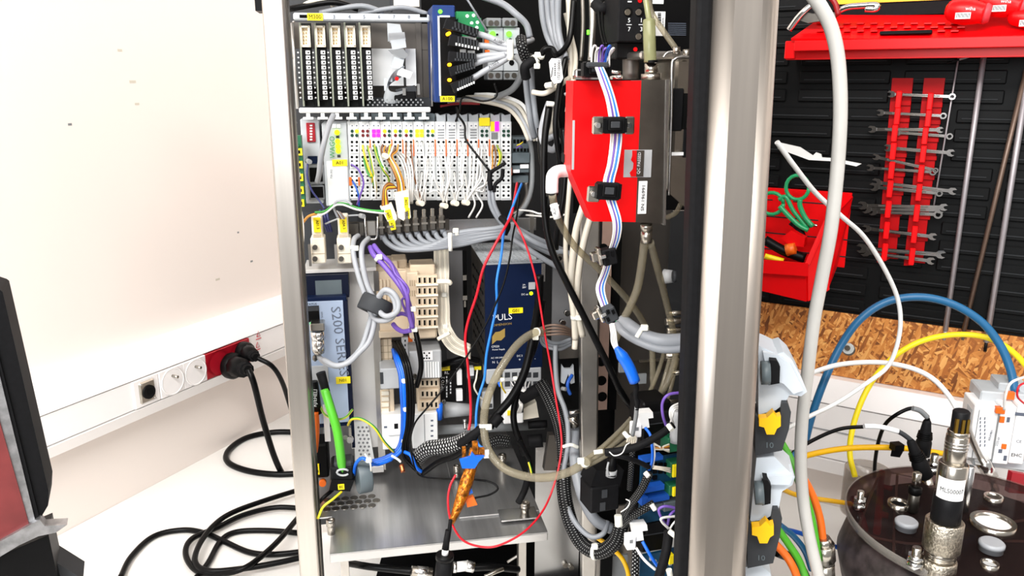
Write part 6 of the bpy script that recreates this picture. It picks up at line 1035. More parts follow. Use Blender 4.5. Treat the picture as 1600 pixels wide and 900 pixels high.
# wrench rack and wrenches
rk = TB('wrench_rack', 'two red plastic rack strips with prongs holding wrenches', 'rack', 1420, 260)
for i, (xt, xb, yb) in enumerate(((1394, 1370, 410), (1444, 1412, 415))):
    f = lambda y, x=0: xt+(xb-xt)*(y-122)/(yb-122)+x
    rk.pg('strip', 'rack_red', [([(f(122), 122), (f(122, 33), 122), (f(yb-12, 29), yb-12), (f(yb, 10), yb), (f(yb), yb)], 10, 6)])
    for k, y in enumerate((142, 168, 195, 223, 253, 282, 314, 347, 381)):
        y += (3+.5*k if i else 0); x = f(y, 8 if k < 2 else 6)
        rk.bx('prong', 'red', [(x-1, y, x+8, y+27, 26, 5, 1), (x+1, y+18, x+6, y+25, 21, 14)]); rk.bx('step', 'rack_red', [(f(y, 12), y+16, f(y, 31), y+23, 12.5, 4, .4)])
def wrench(label, x0, y0, x1, y1, w, th=4.2, h0=6.5, h1=6, flip=False):
    t = TB('wrench', label, 'wrench', (x0+x1)/2, (y0+y1)/2, w, group='wrenches on the red rack')
    th *= .85; h0 *= .8; h1 *= .8; d = Vector((x1-x0, y1-y0)); L = d.length; u = d/L; n = Vector((-u.y, u.x))
    q = lambda s, v: (x0+u.x*s+n.x*v, y0+u.y*s+n.y*v)
    t.pg('shaft', 'wrench_steel', [([q(h0, -th*.6), q(L-h1, -th*.6), q(L-h1, th*.6), q(h0, th*.6)], 0, 3)])
    t.pg('groove', 'steel_dark', [([q(L*.2, -th*.25), q(L*.8, -th*.25), q(L*.8, th*.25), q(L*.2, th*.25)], .4, 1)])
    t.pg('open_jaw', 'wrench_steel', [([q(h0*1.5, -th*.6), q(h0*.9, -h0*.9), q(-h0*.3, -h0), q(-h0*.9, -h0*.5), q(h0*.1, -h0*.35), q(h0*.35, 0), q(h0*.0, h0*.45), q(-h0*.8, h0*.6), q(-h0*.1, h0), q(h0*.9, h0*.9), q(h0*1.5, th*.6)], .8, 4.5)])
    if flip:
        t.pg('second_jaw', 'wrench_steel', [([q(L-h1*1.5, -th*.6), q(L-h1*.9, -h1*.9), q(L+h1*.3, -h1), q(L+h1*.9, -h1*.5), q(L-h1*.1, -h1*.3), q(L-h1*.35, 0), q(L, h1*.45), q(L+h1*.8, h1*.6), q(L+h1*.1, h1), q(L-h1*.9, h1*.9), q(L-h1*1.5, th*.6)], .8, 4.5)])
    else:
        c = t.L3(*q(L, 0)); R = h1*t.k; m = MB(); pr = [(R*.55, -.001), (R, -.001), (R, .0045), (R*.55, .0045), (R*.55, -.001)]; m.lathe(pr[:-1], c - Vector((0, .002, 0)), 'y', 14); m.f = m.f[:-2]; m.sm = m.sm[:-2]; m.uv = m.uv[:-2]; m.mi = m.mi[:-2]; m.done('ring_end', 'wrench_steel', t.root)
for i, a in enumerate([('short wrench on the topmost prongs of the red rack', 1391, 147, 1488, 151, 18), ('wrench on the second prongs from the top of the rack', 1374, 176, 1474, 181, 18), ('long wrench with big left jaw on the third prongs', 1361, 202, 1470, 203, 19, 5, 7, 6, True), ('wrench lying under the long one on the third prongs', 1400, 207, 1484, 213, 16), ('bright wrench on the fourth prongs of the rack', 1386, 231, 1487, 239, 18, 5, 7, 7, True), ('tilted wrench above the fifth prongs of the rack', 1367, 245, 1462, 266, 20, 4.5, 6, 5), ('wrench with hooked left end on the fifth prongs', 1358, 262, 1458, 269, 17), ('upper wrench of the bunch on the sixth prongs', 1368, 285, 1490, 299, 21, 5, 8, 7, True), ('lower wrench of the bunch on the sixth prongs', 1364, 292, 1468, 302, 18, 5, 8, 6), ('top wrench of the crowded bunch on the seventh prongs', 1346, 321, 1476, 324, 22, 5, 8, 7, True), ('middle wrench of the crowded bunch on the seventh prongs', 1352, 327, 1470, 328, 19, 5, 8, 7, True), ('lowest wrench of the crowded bunch on the seventh prongs', 1362, 331, 1466, 335, 16, 5, 7, 8), ('single wrench on the eighth prongs of the rack', 1352, 357, 1459, 370, 19, 5, 7, 7, True), ('upper wrench on the lowest prongs of the rack', 1344, 388, 1472, 398, 21, 6, 9, 8, True), ('lower wrench on the lowest prongs of the rack', 1350, 394, 1456, 408, 18, 5, 8, 7, True)]): wrench(*a)
# rods hanging on the board
for nm, lab, pts, w, mt in (('hanging_rod', 'grey square rod hanging left of the three long rods', (1538, 82, 1477, 517), 8, 'rod_grey'), ('hanging_rod', 'brown rod hanging in the middle of the three long rods', (1604, 108, 1506, 517), 7.5, 'rod_brown'), ('hanging_rod', 'pale grey rod hanging nearest the right edge', (1608, 108, 1541, 535), 9, 'rod_grey'), ('thin_rod', 'thin pale wire rod hanging beside the wrench rack', (1500, 76, 1459, 322), 2.5, 'rod_grey')):
    t = TB(nm, lab, 'rod', pts[0], pts[1], 16); x0, y0, x1, y1 = pts; t.rod('rod', mt, [(x0, y0, 0, x1, y1, 0, w/2)], n=4 if w > 3 else 8)
    if nm == 'hanging_rod': t.rod('tip', 'black' if x0 == 1608 else mt, [(x1, y1, 0, x1-2, y1+14, 0, 2.5)])
t = TB('thin_rod', 'thin rod with black tip crossing under the shelf front', 'rod', 1520, 86, 40); t.rod('rod', 'rod_grey', [(1499, 93, 0, 1550, 78, 0, 1.6)]); t.rod('tip', 'black', [(1480, 98, 0, 1499, 93, 0, 1.6)])
wp = TB('white_strip', 'white plastic strip tool hooked on the board left of the wrenches', 'strip', 1280, 240, 20); wp.pg('strip', 'white', [([(1215, 222), (1250, 230), (1270, 243), (1275, 238), (1283, 241), (1284, 246), (1300, 247), (1346, 256), (1338, 260), (1300, 252), (1264, 250), (1215, 232)], 0, 3)])
# red storage bin with scissors
bn = TB('red_bin', 'red plastic storage bin on the board behind the steel post', 'bin', 1260, 380)
bn.bx('back_wall', 'red', [(1195, 297, 1326, 412, 6, 3, .5)])
def q4(name, c, th=2.5, mat='red'): quad(bn, name, mat, [bn.L3(*p) for p in c], th)
q4('front_wall', [(1190, 408, 95), (1260, 413, 95), (1261, 470, 88), (1190, 453, 88)], 3); q4('front_rim', [(1190, 405, 99), (1263, 411, 99), (1263, 431, 99), (1190, 426, 99)], 3)
q4('side_wall', [(1260, 412, 95), (1290, 347, 78), (1294, 452, 70), (1261, 470, 88)]); q4('side_wall', [(1288, 352, 80), (1330, 308, 8), (1306, 415, 6), (1290, 455, 70)]); q4('rim_flange', [(1258, 412, 97), (1288, 345, 82), (1296, 345, 82), (1266, 414, 97)], 3); q4('rim_flange', [(1288, 346, 82), (1318, 303, 10), (1332, 310, 10), (1296, 348, 82)], 3); q4('floor', [(1190, 430, 90), (1262, 436, 90), (1306, 410, 8), (1190, 405, 8)], 3, 'red_dark')
sc = TB('scissors', 'green handled scissors standing in the red bin', 'scissors', 1240, 320, 45)
def ring(t, name, mat, cx, cy, rx, ry, w, wpx): 
    m = MB(); pts = [t.L3(cx+rx*math.cos(a*math.pi/9), cy+ry*math.sin(a*math.pi/9), w) for a in range(19)]; m.sweep(pts, wpx/2*t.k, 8); m.done(name, mat, t.root)
ring(sc, 'finger_loop', 'scissor_green', 1246, 293, 18, 19, 0, 6); ring(sc, 'finger_loop', 'scissor_green', 1206, 318, 18, 17, 0, 6); sc.tube('handle_arm', 'scissor_green', [(1217, 312, 0), (1228, 308, 0), (1240, 330, 0), (1262, 357, 0)], 7); sc.tube('handle_arm', 'scissor_green', [(1250, 312, 2), (1250, 322, 2), (1258, 340, 2), (1270, 354, 2)], 8); sc.tube('handle_arm', 'scissor_green', [(1218, 322, 2), (1230, 335, 2), (1248, 352, 2), (1263, 360, 2)], 8); sc.tube('blade', 'chrome', [(1264, 354, -2), (1272, 352, -2), (1277, 353, -2)], 5)
mk_ = TB('red_marker', 'red tool handle with orange cap lying in the red bin', 'tool', 1238, 378, 60); mk_.pg('body', 'red', [([(1220, 372), (1236, 360), (1258, 372), (1256, 386), (1234, 384)], 0, 14)]); mk_.rod('cap', 'orange', [(1229, 391, 4, 1243, 388, 4, 10, 9)], n=14)
C('dark_brush', 'dark bristled tool leaning under the scissors in the bin', [(1236, 346, WR(1240, 350, 40)), (1248, 356, WR(1240, 350, 45)), (1254, 372, WR(1250, 370, 45))], 12, 'black_soft', cat='tool'); C('dark_tool', 'black tool handle at the bottom of the bin', [(1195, 375, WR(1200, 380, 60)), (1225, 392, WR(1230, 390, 60)), (1258, 404, WR(1255, 400, 60))], 16, 'black', cat='tool'); C('yellow_tool', 'yellow tool end low in the red bin', [(1195, 400, WR(1200, 400, 70)), (1224, 408, WR(1220, 404, 70))], 9, 'yellow', cat='tool')
# ---------------------------------------------------------------- hoses and cables at the right, connector hoods
C('white_hose', 'thick translucent white hose hanging in front of the tool wall', [(1266, -12, .60), (1284, 14, .60), (1299, 45, .60), (1309, 90, .60), (1313, 150, .60), (1312, 210, .60), (1307, 280, .60), (1298, 360, .60), (1285, 430, .605), (1272, 500, .61), (1262, 580, .615), (1254, 650, .62), (1251, 715, .62), (1255, 780, .62), (1265, 840, .61), (1282, 912, .60)], 21, 'hose_white', cat='hose', n=16)
C('white_cable', 'white cable arching down from the post across the tool board', [(1214, 222, .72), (1240, 258, .73), (1275, 302, .75), (1315, 338, .77), (1350, 370, .79), (1382, 420, .81), (1402, 465, .82), (1407, 505, .82), (1400, 545, .82), (1385, 575, .82), (1355, 598, .81), (1310, 628, .80), (1262, 652, .79), (1220, 675, .79)], 7.5, 'cable_white', n=10)
C('white_cable', 'white cable rising over the chipboard and down to the steel tube', [(1225, 600, .84), (1262, 585, .84), (1310, 570, .84), (1370, 566, .84), (1420, 574, .83), (1455, 590, .82), (1480, 615, .81), (1497, 642, .80), (1512, 665, .79)], 8.5, 'cable_white', n=10)
C('blue_hose', 'blue hose arching high over the chipboard', [(1258, 690, .86), (1270, 645, .865), (1290, 590, .87), (1315, 538, .88), (1345, 498, .88), (1385, 472, .88), (1435, 464, .87), (1485, 474, .86), (1530, 500, .85), (1560, 535, .84), (1578, 575, .83), (1586, 612, .82)], 13, 'blue_cable', cat='hose', n=12)
C('yellow_cable', 'yellow network cable arching in front of the chipboard', [(1336, 745, .84), (1328, 710, .85), (1332, 670, .86), (1347, 625, .87), (1370, 585, .88), (1400, 555, .88), (1440, 533, .875), (1490, 523, .87), (1540, 527, .86), (1580, 548, .85), (1615, 585, .84)], 9.5, 'yellow', n=12)
yc = C('yellow_cable', 'orange yellow cable lying horizontally towards the sensor', [(1180, 745, .76), (1215, 728, .77), (1260, 712, .79), (1310, 702, .80), (1360, 699, .80), (1420, 701, .80), (1475, 709, .80)], 10, 'lever_yellow', n=12)
ff = T('cable_flag', 'black flag tag wrapped on the horizontal orange yellow cable', 'tag', 1402, 705, .79); ff.bx('wrap', 'black', [(1399, 696, 1413, 706, 5, 10)]); ff.pg('flag', 'black', [([(1394, 704), (1411, 706), (1406, 715), (1392, 713)], 5, 1)])
C('yellow_cable', 'amber cable disappearing behind the round vessel', [(1212, 758, .76), (1235, 770, .78), (1260, 777, .79), (1295, 782, .81), (1335, 788, .82)], 8.5, 'lever_yellow', n=10); 
bl1 = C('black_lead', 'black lead with white sleeve running to the nearer black plug', [(1210, 727, .74), (1235, 710, .75), (1270, 688, .76), (1310, 671, .77), (1345, 667, .77), (1380, 668, .77), (1405, 676, .765), (1425, 690, .76)], 6.5, 'cable_black', cat='cable', n=10)
C('sleeve', 'white printed sleeve on the nearer black lead', [(1350, 666, .766), (1375, 667, .766), (1404, 674, .762)], 9, 'label_white', parent=bl1); C('grey_sleeve', 'grey lead end entering the nearer black plug', [(1404, 674, .763), (1414, 680, .76), (1424, 688, .758)], 8, 'dark_grey', parent=bl1)
bl2 = C('black_lead', 'black lead looping up to the farther black plug', [(1366, 745, .84), (1368, 715, .83), (1374, 685, .82), (1384, 662, .81), (1402, 647, .80), (1424, 638, .80), (1440, 644, .80), (1450, 655, .80), (1448, 664, .80)], 6.5, 'cable_black', cat='cable', n=10); C('grey_sleeve', 'grey sleeve on the bend of the farther black lead', [(1426, 638, .796), (1438, 642, .796), (1449, 652, .796)], 9, 'mid_grey', parent=bl2)
def lead_plug(lab, a, b, Y0, Y1, body):
    t = T('black_plug', lab, 'plug', a[0], a[1], Y0); m = MB(); A, B = t.Ri @ (P(*a, Y0)-t.o), t.Ri @ (P(*b, Y1)-t.o); d = B-A
    m.sweep([A, A+d*.05, A+d*.3, A+d*.55, A+d*.62, A+d*.98, B], [.003, .0042, .0056, .0072, .0082, .0082, .0068], 12); m.done('body', 'black_soft', t.root)
    m = MB(); [m.sweep([A+d*(.34+.05*k), A+d*(.36+.05*k)], .0072+.0003*k, 12) for k in range(4)]; m.done('grip_ring', 'black', t.root)['kind'] = 'stuff'
    e = B+d*body; MB().sweep([B, e], [.0052, .005], 12).done('metal_end', 'nickel', t.root)
    return t
lead_plug('black plug slanting beside the tall sensor, the nearer of two', (1422, 687), (1446, 746), .757, .75, .55); lead_plug('black plug standing upright behind the slanting one', (1449, 656), (1440, 712), .80, .80, .6)
def hood(lab, lo, dark, lever, base, Y, sh):
    t = T('connector_hood', lab, 'connector', lo[0][0]+15, lo[0][1]+40, Y, yaw=-12, group='grey connector hoods')
    t.pg('hood', 'hood_grey', [(lo, 0, 36)]); t.pg('hood_step', 'hood_grey', [(sh, 5, 20)])
    x0, y0, x1, y1 = dark; t.rod('gland', 'slate', [(x0-14, (y0+y1)/2, 10, x0, (y0+y1)/2, 10, (y1-y0)/2)], n=16); t.pg('gland_nut', 'black_soft', [([(x0, y0), (x1-5, y0+1), (x1, y0+10), (x1-1, y1-3), (x0-2, y1)], 12, 12)])
    bx0, by0, bx1, by1 = base; t.pg('base', 'dark_grey', [([(bx0, by0+18), (bx0+12, by0+30), (bx1-18, by0+24), (bx1-14, by0), (bx1-6, by0), (bx1, by0+14), (bx1-3, by0+40), (bx1-14, by1-8), (bx0, by1)], 6, 30)])
    lx, ly = lever; t.pg('lever', 'lever_yellow', [([(lx, ly+10), (lx+12, ly+9), (lx+22, ly), (lx+28, ly+8), (lx+34, ly+6), (lx+34, ly+22), (lx+28, ly+26), (lx+24, ly+35), (lx+12, ly+35), (lx+8, ly+24), (lx, ly+22)], 14, 8)])
    t.tx('10', (bx0+bx1)/2-6, by1-16, 10, 'slate', 6.2, rot=-4)
hood('light grey connector hood with yellow lever, the upper one by the post', [(1185, 540), (1197, 545), (1214, 553), (1224, 550), (1238, 563), (1252, 590), (1261, 612), (1252, 619), (1234, 617), (1226, 630), (1212, 641), (1185, 648)], (1203, 563, 1219, 602), (1186, 644), (1180, 630, 1236, 712), .56, [(1192, 550), (1216, 556), (1236, 570), (1256, 610), (1240, 616), (1225, 600), (1200, 590)])
hood('light grey connector hood with yellow lever, the lower one by the post', [(1182, 716), (1210, 714), (1226, 730), (1242, 745), (1238, 758), (1222, 768), (1216, 798), (1195, 812), (1172, 815)], (1193, 750, 1205, 790), (1175, 814), (1168, 796, 1222, 888), .555, [(1190, 745), (1240, 744), (1234, 758), (1196, 757)])
lh = T('connector_hood', 'top of a third grey hood at the bottom edge by the post', 'connector', 1190, 895, .56, yaw=-12, group='grey connector hoods'); lh.pg('hood', 'hood_grey', [([(1165, 886), (1190, 884), (1204, 896), (1208, 915), (1165, 915)], 0, 36)])
for nm, lab, pts, w, mt in (('green_cable', 'bright green cable curving down beside the white hose', [(1220, 692, .66), (1233, 715, .65), (1248, 750, .64), (1262, 790, .64), (1272, 835, .64), (1277, 880, .64), (1278, 912, .64)], 15, 'green_cable'), ('orange_cable', 'orange cable curving down into the steel gland', [(1216, 700, .67), (1232, 722, .66), (1252, 742, .655), (1270, 775, .65), (1281, 810, .65), (1286, 845, .65)], 13, 'orange'), ('green_cable', 'second green cable under the lower hood', [(1215, 826, .63), (1232, 850, .625), (1248, 875, .62), (1260, 905, .62)], 13, 'green_cable'), ('orange_cable', 'orange printed cable at the bottom edge under the lower hood', [(1210, 848, .62), (1228, 868, .615), (1240, 888, .61), (1248, 910, .61)], 14, 'orange'), ('blue_cable', 'dark blue cable behind the second green cable', [(1218, 820, .66), (1240, 838, .66), (1258, 862, .66), (1268, 890, .66)], 11, 'blue_cable'), ('blue_cable', 'blue cable running right to the round vessel', [(1222, 826, .70), (1250, 833, .71), (1290, 848, .72), (1325, 862, .73)], 8, 'lan_blue'), ('blue_cable', 'blue cable tip by the upper hood', [(1215, 735, .70), (1230, 722, .71), (1245, 705, .72), (1256, 690, .74)], 8, 'blue_cable'), ('black_cable', 'black cable in the gap under the lower hood', [(1214, 862, .66), (1235, 872, .66), (1252, 890, .66), (1262, 912, .66)], 18, 'cable_black')):
    C(nm, lab, pts, w, mt, n=14)
gl_ = T('cable_gland', 'ribbed steel cable gland on the orange cable at the bottom', 'gland', 1288, 870, .65)
gl_.rod('dome', 'nickel', [(1286, 840, 0, 1287, 850, 0, 12, 18), (1287, 850, 0, 1289, 874, 0, 18.5)], n=18); gl_.rod('neck', 'steel_dark', [(1289, 874, 0, 1289.5, 879, 0, 16)], n=18); gl_.rod('nut', 'nickel', [(1289.5, 879, 0, 1291, 912, 0, 18)], n=6)
# ---------------------------------------------------------------- round vessel with plate
VZ = CAMZ-.40; VC = Vector((0.436, 0.671, VZ)); VR = 0.114
ve = bpy.data.objects.new('round_vessel', None); COL.objects.link(ve); ve.location = VC; tag(ve, 'round dark vessel with clear drilled lid standing at the right edge', 'vessel')
def V(px, py, h=0): return PZ(px, py, VZ+h) - VC
MB().lathe([(0, -.0015), (VR, -.0015), (VR, -.0080), (0, -.0080)], n=64).done('clear_lid', 'acrylic', ve)
MB().lathe([(0, -.014), (VR-.012, -.014), (VR-.004, -.020), (VR+.004, -.050), (VR-.002, -.075), (VR-.02, -.082), (0, -.082)], n=64).done('grey_rim', 'rim_grey', ve)
MB().lathe([(0, -.082), (VR-.012, -.082), (VR-.012, TZ-VZ+.003), (0, TZ-VZ+.003)], n=48).done('black_body', 'black', ve)
MB().lathe([(VR-.0006, .0), (VR+.0008, -.0006), (VR+.0008, -.0078), (VR-.0006, -.0085)], n=64, cap=False).done('lid_edge', 'cover_clear', ve)
a, b = V(1378, 738, -.0115), V(1370, 832, -.0115); MB().sweep([a, b], .0035, 8).done('red_tape', 'tape_red', ve)
for q0, q1, r in (((1378, 760), (1394, 764), .003), ((1368, 802), (1388, 806), .0035), ((1345, 800), (1352, 828), .003), ((1332, 778), (1340, 792), .0025)): MB().sweep([V(*q0, -.0115), V(*q1, -.0115)], r, 6).done('red_tape', 'tape_red', ve)
for pts in ([(1375, 738), (1362, 770), (1342, 822)], [(1342, 822), (1362, 838), (1410, 848), (1440, 850)], [(1402, 742), (1400, 775)], [(1398, 800), (1396, 865)], [(1510, 812), (1560, 818), (1605, 812)], [(1565, 845), (1605, 846)]):
    MB().sweep(smooth_path([V(x, y, -.0105) for x, y in pts], 5), .0014, 6).done('white_line', 'cable_beige', ve)
def ringport(px, py, rp, mat, h=.003, inner='void', name='port_ring'):
    c = V(px, py); k = (c+VC).y/FPX; r = rp*k
    o = MB().lathe([(r*.8, -.002), (r*.8, h), (r, h), (r, -.002)], c, n=28); o.f = o.f[:-2]; o.sm = o.sm[:-2]; o.uv = o.uv[:-2]; o.mi = o.mi[:-2]
    o.done(name, mat, ve); MB().lathe([(0, -.001), (r*.8, -.001), (r*.8, .0005), (0, .0005)], c, n=24).done('port_bottom', inner, ve)
ringport(1404, 790, 18, 'nickel', .004); ringport(1551, 820, 36, 'nickel', .004, 'label_white'); ringport(1546, 884, 15, 'nickel', .003, 'label_grey'); ringport(1552, 779, 15, 'nickel', .003, 'steel_dark')
def plugcap(lab, px, py, rp, mat, h=.009):
    c = V(px, py); k = (c+VC).y/FPX; r = rp*k; o = MB().lathe([(0, 0), (r*.92, 0), (r*.92, h*.5), (r, h*.5), (r, h*.85), (r*.85, h), (0, h)], n=28).done('blanking_plug', mat, None, None); o.location = VC+c; tag(o, lab, 'plug')
plugcap('pale grey round plug in the clear lid left of the sensor', 1415, 826, 19, 'cable_light'); plugcap('pale grey round plug in the lid right of the sensor', 1548, 860, 21, 'cable_light')
def stud(lab, px, py, rp, hp):
    c = V(px, py); k = (c+VC).y/FPX; r = rp*k; h = hp*k; e = bpy.data.objects.new('stud_bolt', None); COL.objects.link(e); e.location = VC+c; tag(e, lab, 'bolt', 'bolts of the vessel lid')
    MB().cyl((0, 0, .0), (0, 0, h), r*.5, 12).done('stud', 'nickel', e); MB().lathe([(0, .0), (r, .0), (r, h*.3), (0, h*.3)], n=6).done('nut', 'chrome', e); MB().lathe([(0, h*.33), (r*.95, h*.33), (r*.95, h*.6), (0, h*.6)], n=6).done('nut', 'chrome', e)
stud('bolt with two nuts at the left edge of the clear lid', 1342, 795, 11, 34); stud('bolt with two nuts at the front of the clear lid', 1429, 885, 15, 38); stud('bolt with two nuts behind the tall sensor', 1457, 738, 12, 34)
def tall(name, label, cat, px, py, secs, n=28):
    c = PZ(px, py, VZ); e = bpy.data.objects.new(name, None); COL.objects.link(e); e.location = c; tag(e, label, cat); k = c.y/FPX
    zof = lambda y: P(px, y, c.y).z - c.z
    for (y0, y1, r, r2, nm, mt) in secs:
        z0, z1_ = zof(y1), zof(y0); R0, R1 = r2*k, r*k; ch = min(.0012, (z1_-z0)*.2)
        MB().lathe([(0, z0), (R0-ch, z0), (R0, z0+ch), (R1, z1_-ch), (R1-ch, z1_), (0, z1_)], n=n).done(nm, mt, e)
    return e, k, zof
e, k, zof = tall('sensor_probe', 'tall nickel sensor with black tip and white numbered label on the lid', 'sensor', 1466, 884, [(872, 900, 29, 30, 'lower_collar', 'knurled'), (858, 873, 24, 24, 'thread', 'nickel'), (812, 858, 31, 31, 'knurled_ring', 'knurled'), (772, 813, 24, 24.5, 'black_section', 'sensor_black'), (722, 773, 23.5, 23.5, 'label_section', 'nickel'), (679, 724, 18, 18, 'upper_section', 'nickel'), (672, 680, 17, 17.5, 'rim', 'nickel'), (641, 674, 13.5, 13.5, 'black_tip', 'sensor_black')])
m = MB()
for y in (689, 694, 699): z = zof(y); R = 18.4*k; m.lathe([(0, z-.0007), (R, z-.0007), (R, z+.0007), (0, z+.0007)], n=28)
m.done('groove_ring', 'chrome', e)['kind'] = 'stuff'
m = MB()
for y in (861, 865, 869): z = zof(y); R = 26*k; m.lathe([(0, z-.0006), (R, z-.0002), (R, z+.0002), (0, z+.0006)], n=28)
m.done('thread_turn', 'nickel', e)['kind'] = 'stuff'
for an in (-140, -100, -62): x, y = math.cos(math.radians(an))*13.6*k, math.sin(math.radians(an))*13.6*k; MB().box(x-.0011, y-.0011, zof(676), x+.0011, y+.0011, zof(651)).done('gold_contact', 'brass', e)
m = MB(); R = 23.9*k; n_ = 16; za, zb2 = zof(773), zof(741)      # curved paper label
for i in range(n_+1):
    an = math.radians(-175+118*i/n_); m.v += [Vector((R*math.cos(an), R*math.sin(an), za)), Vector((R*math.cos(an), R*math.sin(an), zb2))]
for i in range(n_): m.face([2*i, 2*i+2, 2*i+3, 2*i+1], True)
lb = m.done('paper_label', 'label_white', e)
base_ = text_mesh('MLS00007'); me = base_.copy(); R = 24.25*k; hh = 8*k                       # lettering bent round the barrel
xs = [v.co.x for v in me.vertices]; wid = max(xs)-min(xs)
for v in me.vertices:
    an = math.radians(-112) + (v.co.x*hh*.8)/R; r_ = R+.0001+max(0, v.co.z)*.003; zz = (za+zb2)/2 - .001 + v.co.y*hh; v.co = Vector((r_*math.cos(an), r_*math.sin(an), zz))
me.materials.clear(); me.materials.append(MATS['ink']); o = bpy.data.objects.new('lettering', me); COL.objects.link(o); o.parent = lb
e2, k2, zf2 = tall('clamp_tube', 'grey metal tube standing close behind the tall sensor', 'tube', 1506, 800, [(728, 800, 7, 7, 'tube', 'alu')])
e3, k3, zf3 = tall('black_fitting', 'dark fitting with ribbed collar behind the slanting black plug', 'fitting', 1425, 800, [(760, 772, 11, 11, 'collar', 'black'), (770, 800, 9, 9, 'stem', 'steel_dark'), (738, 761, 7, 7, 'pin', 'nickel')])
C('rubber_bung', 'black rubber bung on a thin cord lying on the lid front', [(1405, 868, .665), (1415, 856, .665), (1430, 842, .67)], 19, 'black_soft', cat='bung', n=14)
fx = T('hex_fitting', 'hex nickel fitting with angled steel tube right of the sensor', 'fitting', 1545, 735, .80); fx.tube('steel_tube', 'steel', [(1508, 656, 0), (1516, 680, 0), (1527, 705, 0), (1536, 722, 0)], 11); fx.rod('hex_nut', 'chrome', [(1534, 719, 0, 1548, 743, 0, 13)], n=6); fx.rod('threaded_tip', 'nickel', [(1547, 742, 0, 1556, 766, 0, 6)]); fx.rod('angled_tube', 'nickel', [(1555, 765, 0, 1538, 782, 0, 5), (1540, 780, 0, 1505, 808, 4, 9)])
rt = T('red_strip', 'red strip on the far right of the lid', 'strip', 1590, 755, .78); rt.pg('tab', 'socket_red', [([(1582, 738), (1605, 742), (1605, 772), (1576, 770)], 0, 6)])
bgj = T('glass_jar', 'clear jar rim behind the left side of the lid', 'jar', 1355, 740, .86); m = MB(); m.lathe([(.024, -.05), (.024, .006), (.0255, .006), (.0255, -.05)], n=28); m.f = m.f[:-2]; m.sm = m.sm[:-2]; m.uv = m.uv[:-2]; m.mi = m.mi[:-2]; m.done('jar', 'cover_clear', bgj.root)
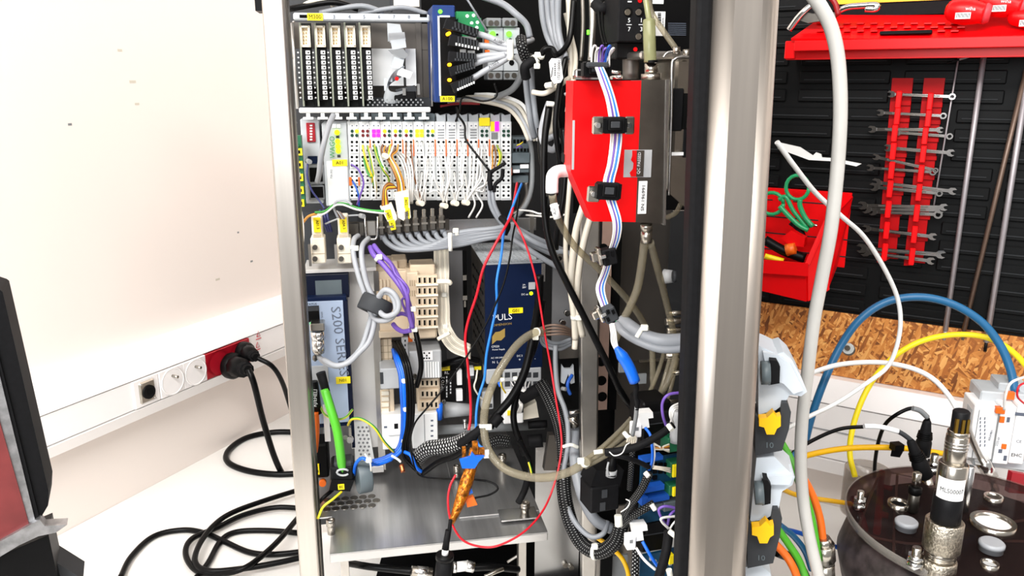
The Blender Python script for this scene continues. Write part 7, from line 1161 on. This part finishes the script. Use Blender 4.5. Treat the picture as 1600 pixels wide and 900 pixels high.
# white relay modules at the right edge
for lab, rects, px, py, Y in (('white rail mounted modules with orange levers at the right edge', 0, 1560, 670, .80),):
    t = T('relay_modules', lab, 'relay', px, py, Y, yaw=-14)
    t.bx('module', 'label_white', [(1517, 634, 1556, 718, 0, 40, 1), (1557, 634, 1582, 726, 2, 40, 1), (1583, 634, 1606, 726, 2, 40, 1)]); t.bx('upper_module', 'light_grey', [(1531, 614, 1606, 634, -16, 40, 1.5), (1560, 600, 1606, 616, -26, 30, 1)]); t.bx('side_ridge', 'light_grey', [(1514, 640, 1524, 716, -4, 20, 1)])
    t.bx('side_print', 'ink_grey', [(1531+7*(k % 2), 652+6*(k//2), 1532.6+7*(k % 2), 656+6*(k//2), .4, .3) for k in range(16)]); t.bx('lever', 'orange', [(1556, 637, 1571, 647, 4, 6, .5), (1562, 651, 1570, 661, 3, 3, .4), (1565, 694, 1573, 702, 3, 3, .4), (1571, 613, 1586, 625, -12, 5, .5)])
    t.bx('seam', 'mid_grey', [(1524, 640, 1525.2, 716, .3, 1), (1556, 634, 1557.4, 724, 2.2, 1)])
    for i, (s_, x, y, h) in enumerate((('005A9801', 1548, 680, 3.4), ('2225-60', 1559, 690, 3.4))): t.tx(s_, x, y, h, 'ink_grey', .4 if x < 1556 else 2.3, rot=-84)
    t.tx('EHC Ex', 1594, 712, 6, 'ink', 2.3); t.tx('CE', 1592, 690, 5, 'ink_grey', 2.3); t.bx('print', 'ink_grey', [(1573, 652, 1578, 660, 2.3, .3), (1586, 645, 1604, 650, 2.3, .3), (1560, 702, 1566, 708, 2.3, .3), (1568, 712, 1573, 720, 2.3, .3)]); t.bx('foot', 'light_grey', [(1520, 718, 1606, 732, -6, 30, 1)])
C('white_wire', 'white wire arching into the relay modules', [(1569, 640, .78), (1571, 618, .775), (1580, 598, .775), (1604, 588, .78)], 4.5, 'wire_white', cat='wire'); C('red_wire', 'red wire ring at the right edge over the relay modules', [(1606, 596, .775), (1592, 604, .77), (1590, 620, .77), (1602, 632, .775)], 3.5, 'wire_red', cat='wire')
# ---------------------------------------------------------------- case at the left edge
lc = T('instrument_case', 'black edged case with dark red panel and torn aluminium trim at the left edge', 'case', 20, 700, .60, yaw=25)
lc.pg('black_frame', 'rubber', [([(-40, 440), (0, 453), (4, 456), (76, 768), (75, 790), (62, 812), (30, 822), (-40, 600)], 0, 40)])
lc.pg('inner_bevel', 'black_soft', [([(-40, 520), (-6, 540), (62, 812), (50, 818), (-40, 640)], 2, 6)])
lc.pg('aluminium_strip', 'alu_scuffed', [([(-40, 470), (-4, 572), (56, 818), (42, 824), (-18, 600), (-40, 530)], 3.5, 6)])
lc.pg('red_panel', 'red_case', [([(-40, 560), (-14, 612), (45, 818), (38, 830), (-40, 860)], 5, 6)])
lc.pg('bottom_trim', 'alu_scuffed', [([(-40, 862), (0, 846), (40, 824), (62, 812), (70, 822), (105, 820), (88, 832), (60, 838), (30, 852), (0, 870), (-40, 890)], 9, 12)])
lc.pg('lower_body', 'black', [([(-40, 890), (0, 868), (76, 836), (92, 912), (100, 1200), (-40, 1200)], 4, 40)]); lc.pg('foot', 'dark_grey', [([(86, 878), (130, 905), (86, 912)], -8, 30)])  # last piece is a dark grey triangle at the base
# faint scuffs on the wall
for px, py, r in ((109, 194, 3), (187, 78, 4), (207, 127, 6), (214, 162, 4), (393, 408, 3), (372, 363, 2), (340, 436, 5)):
    x, z = tl.L(px, py, 0); o = MB().box(x-r*.0009, -.0004, z-.0012-r*.0002, x+r*.0009, .0002, z+.0012).done('scuff_mark', 'cable_beige' if r > 3 else 'mid_grey', None); o.parent = bpy.data.objects['wall_left']; o.location = tl.o; o.rotation_euler = (0, 0, math.radians(YL))
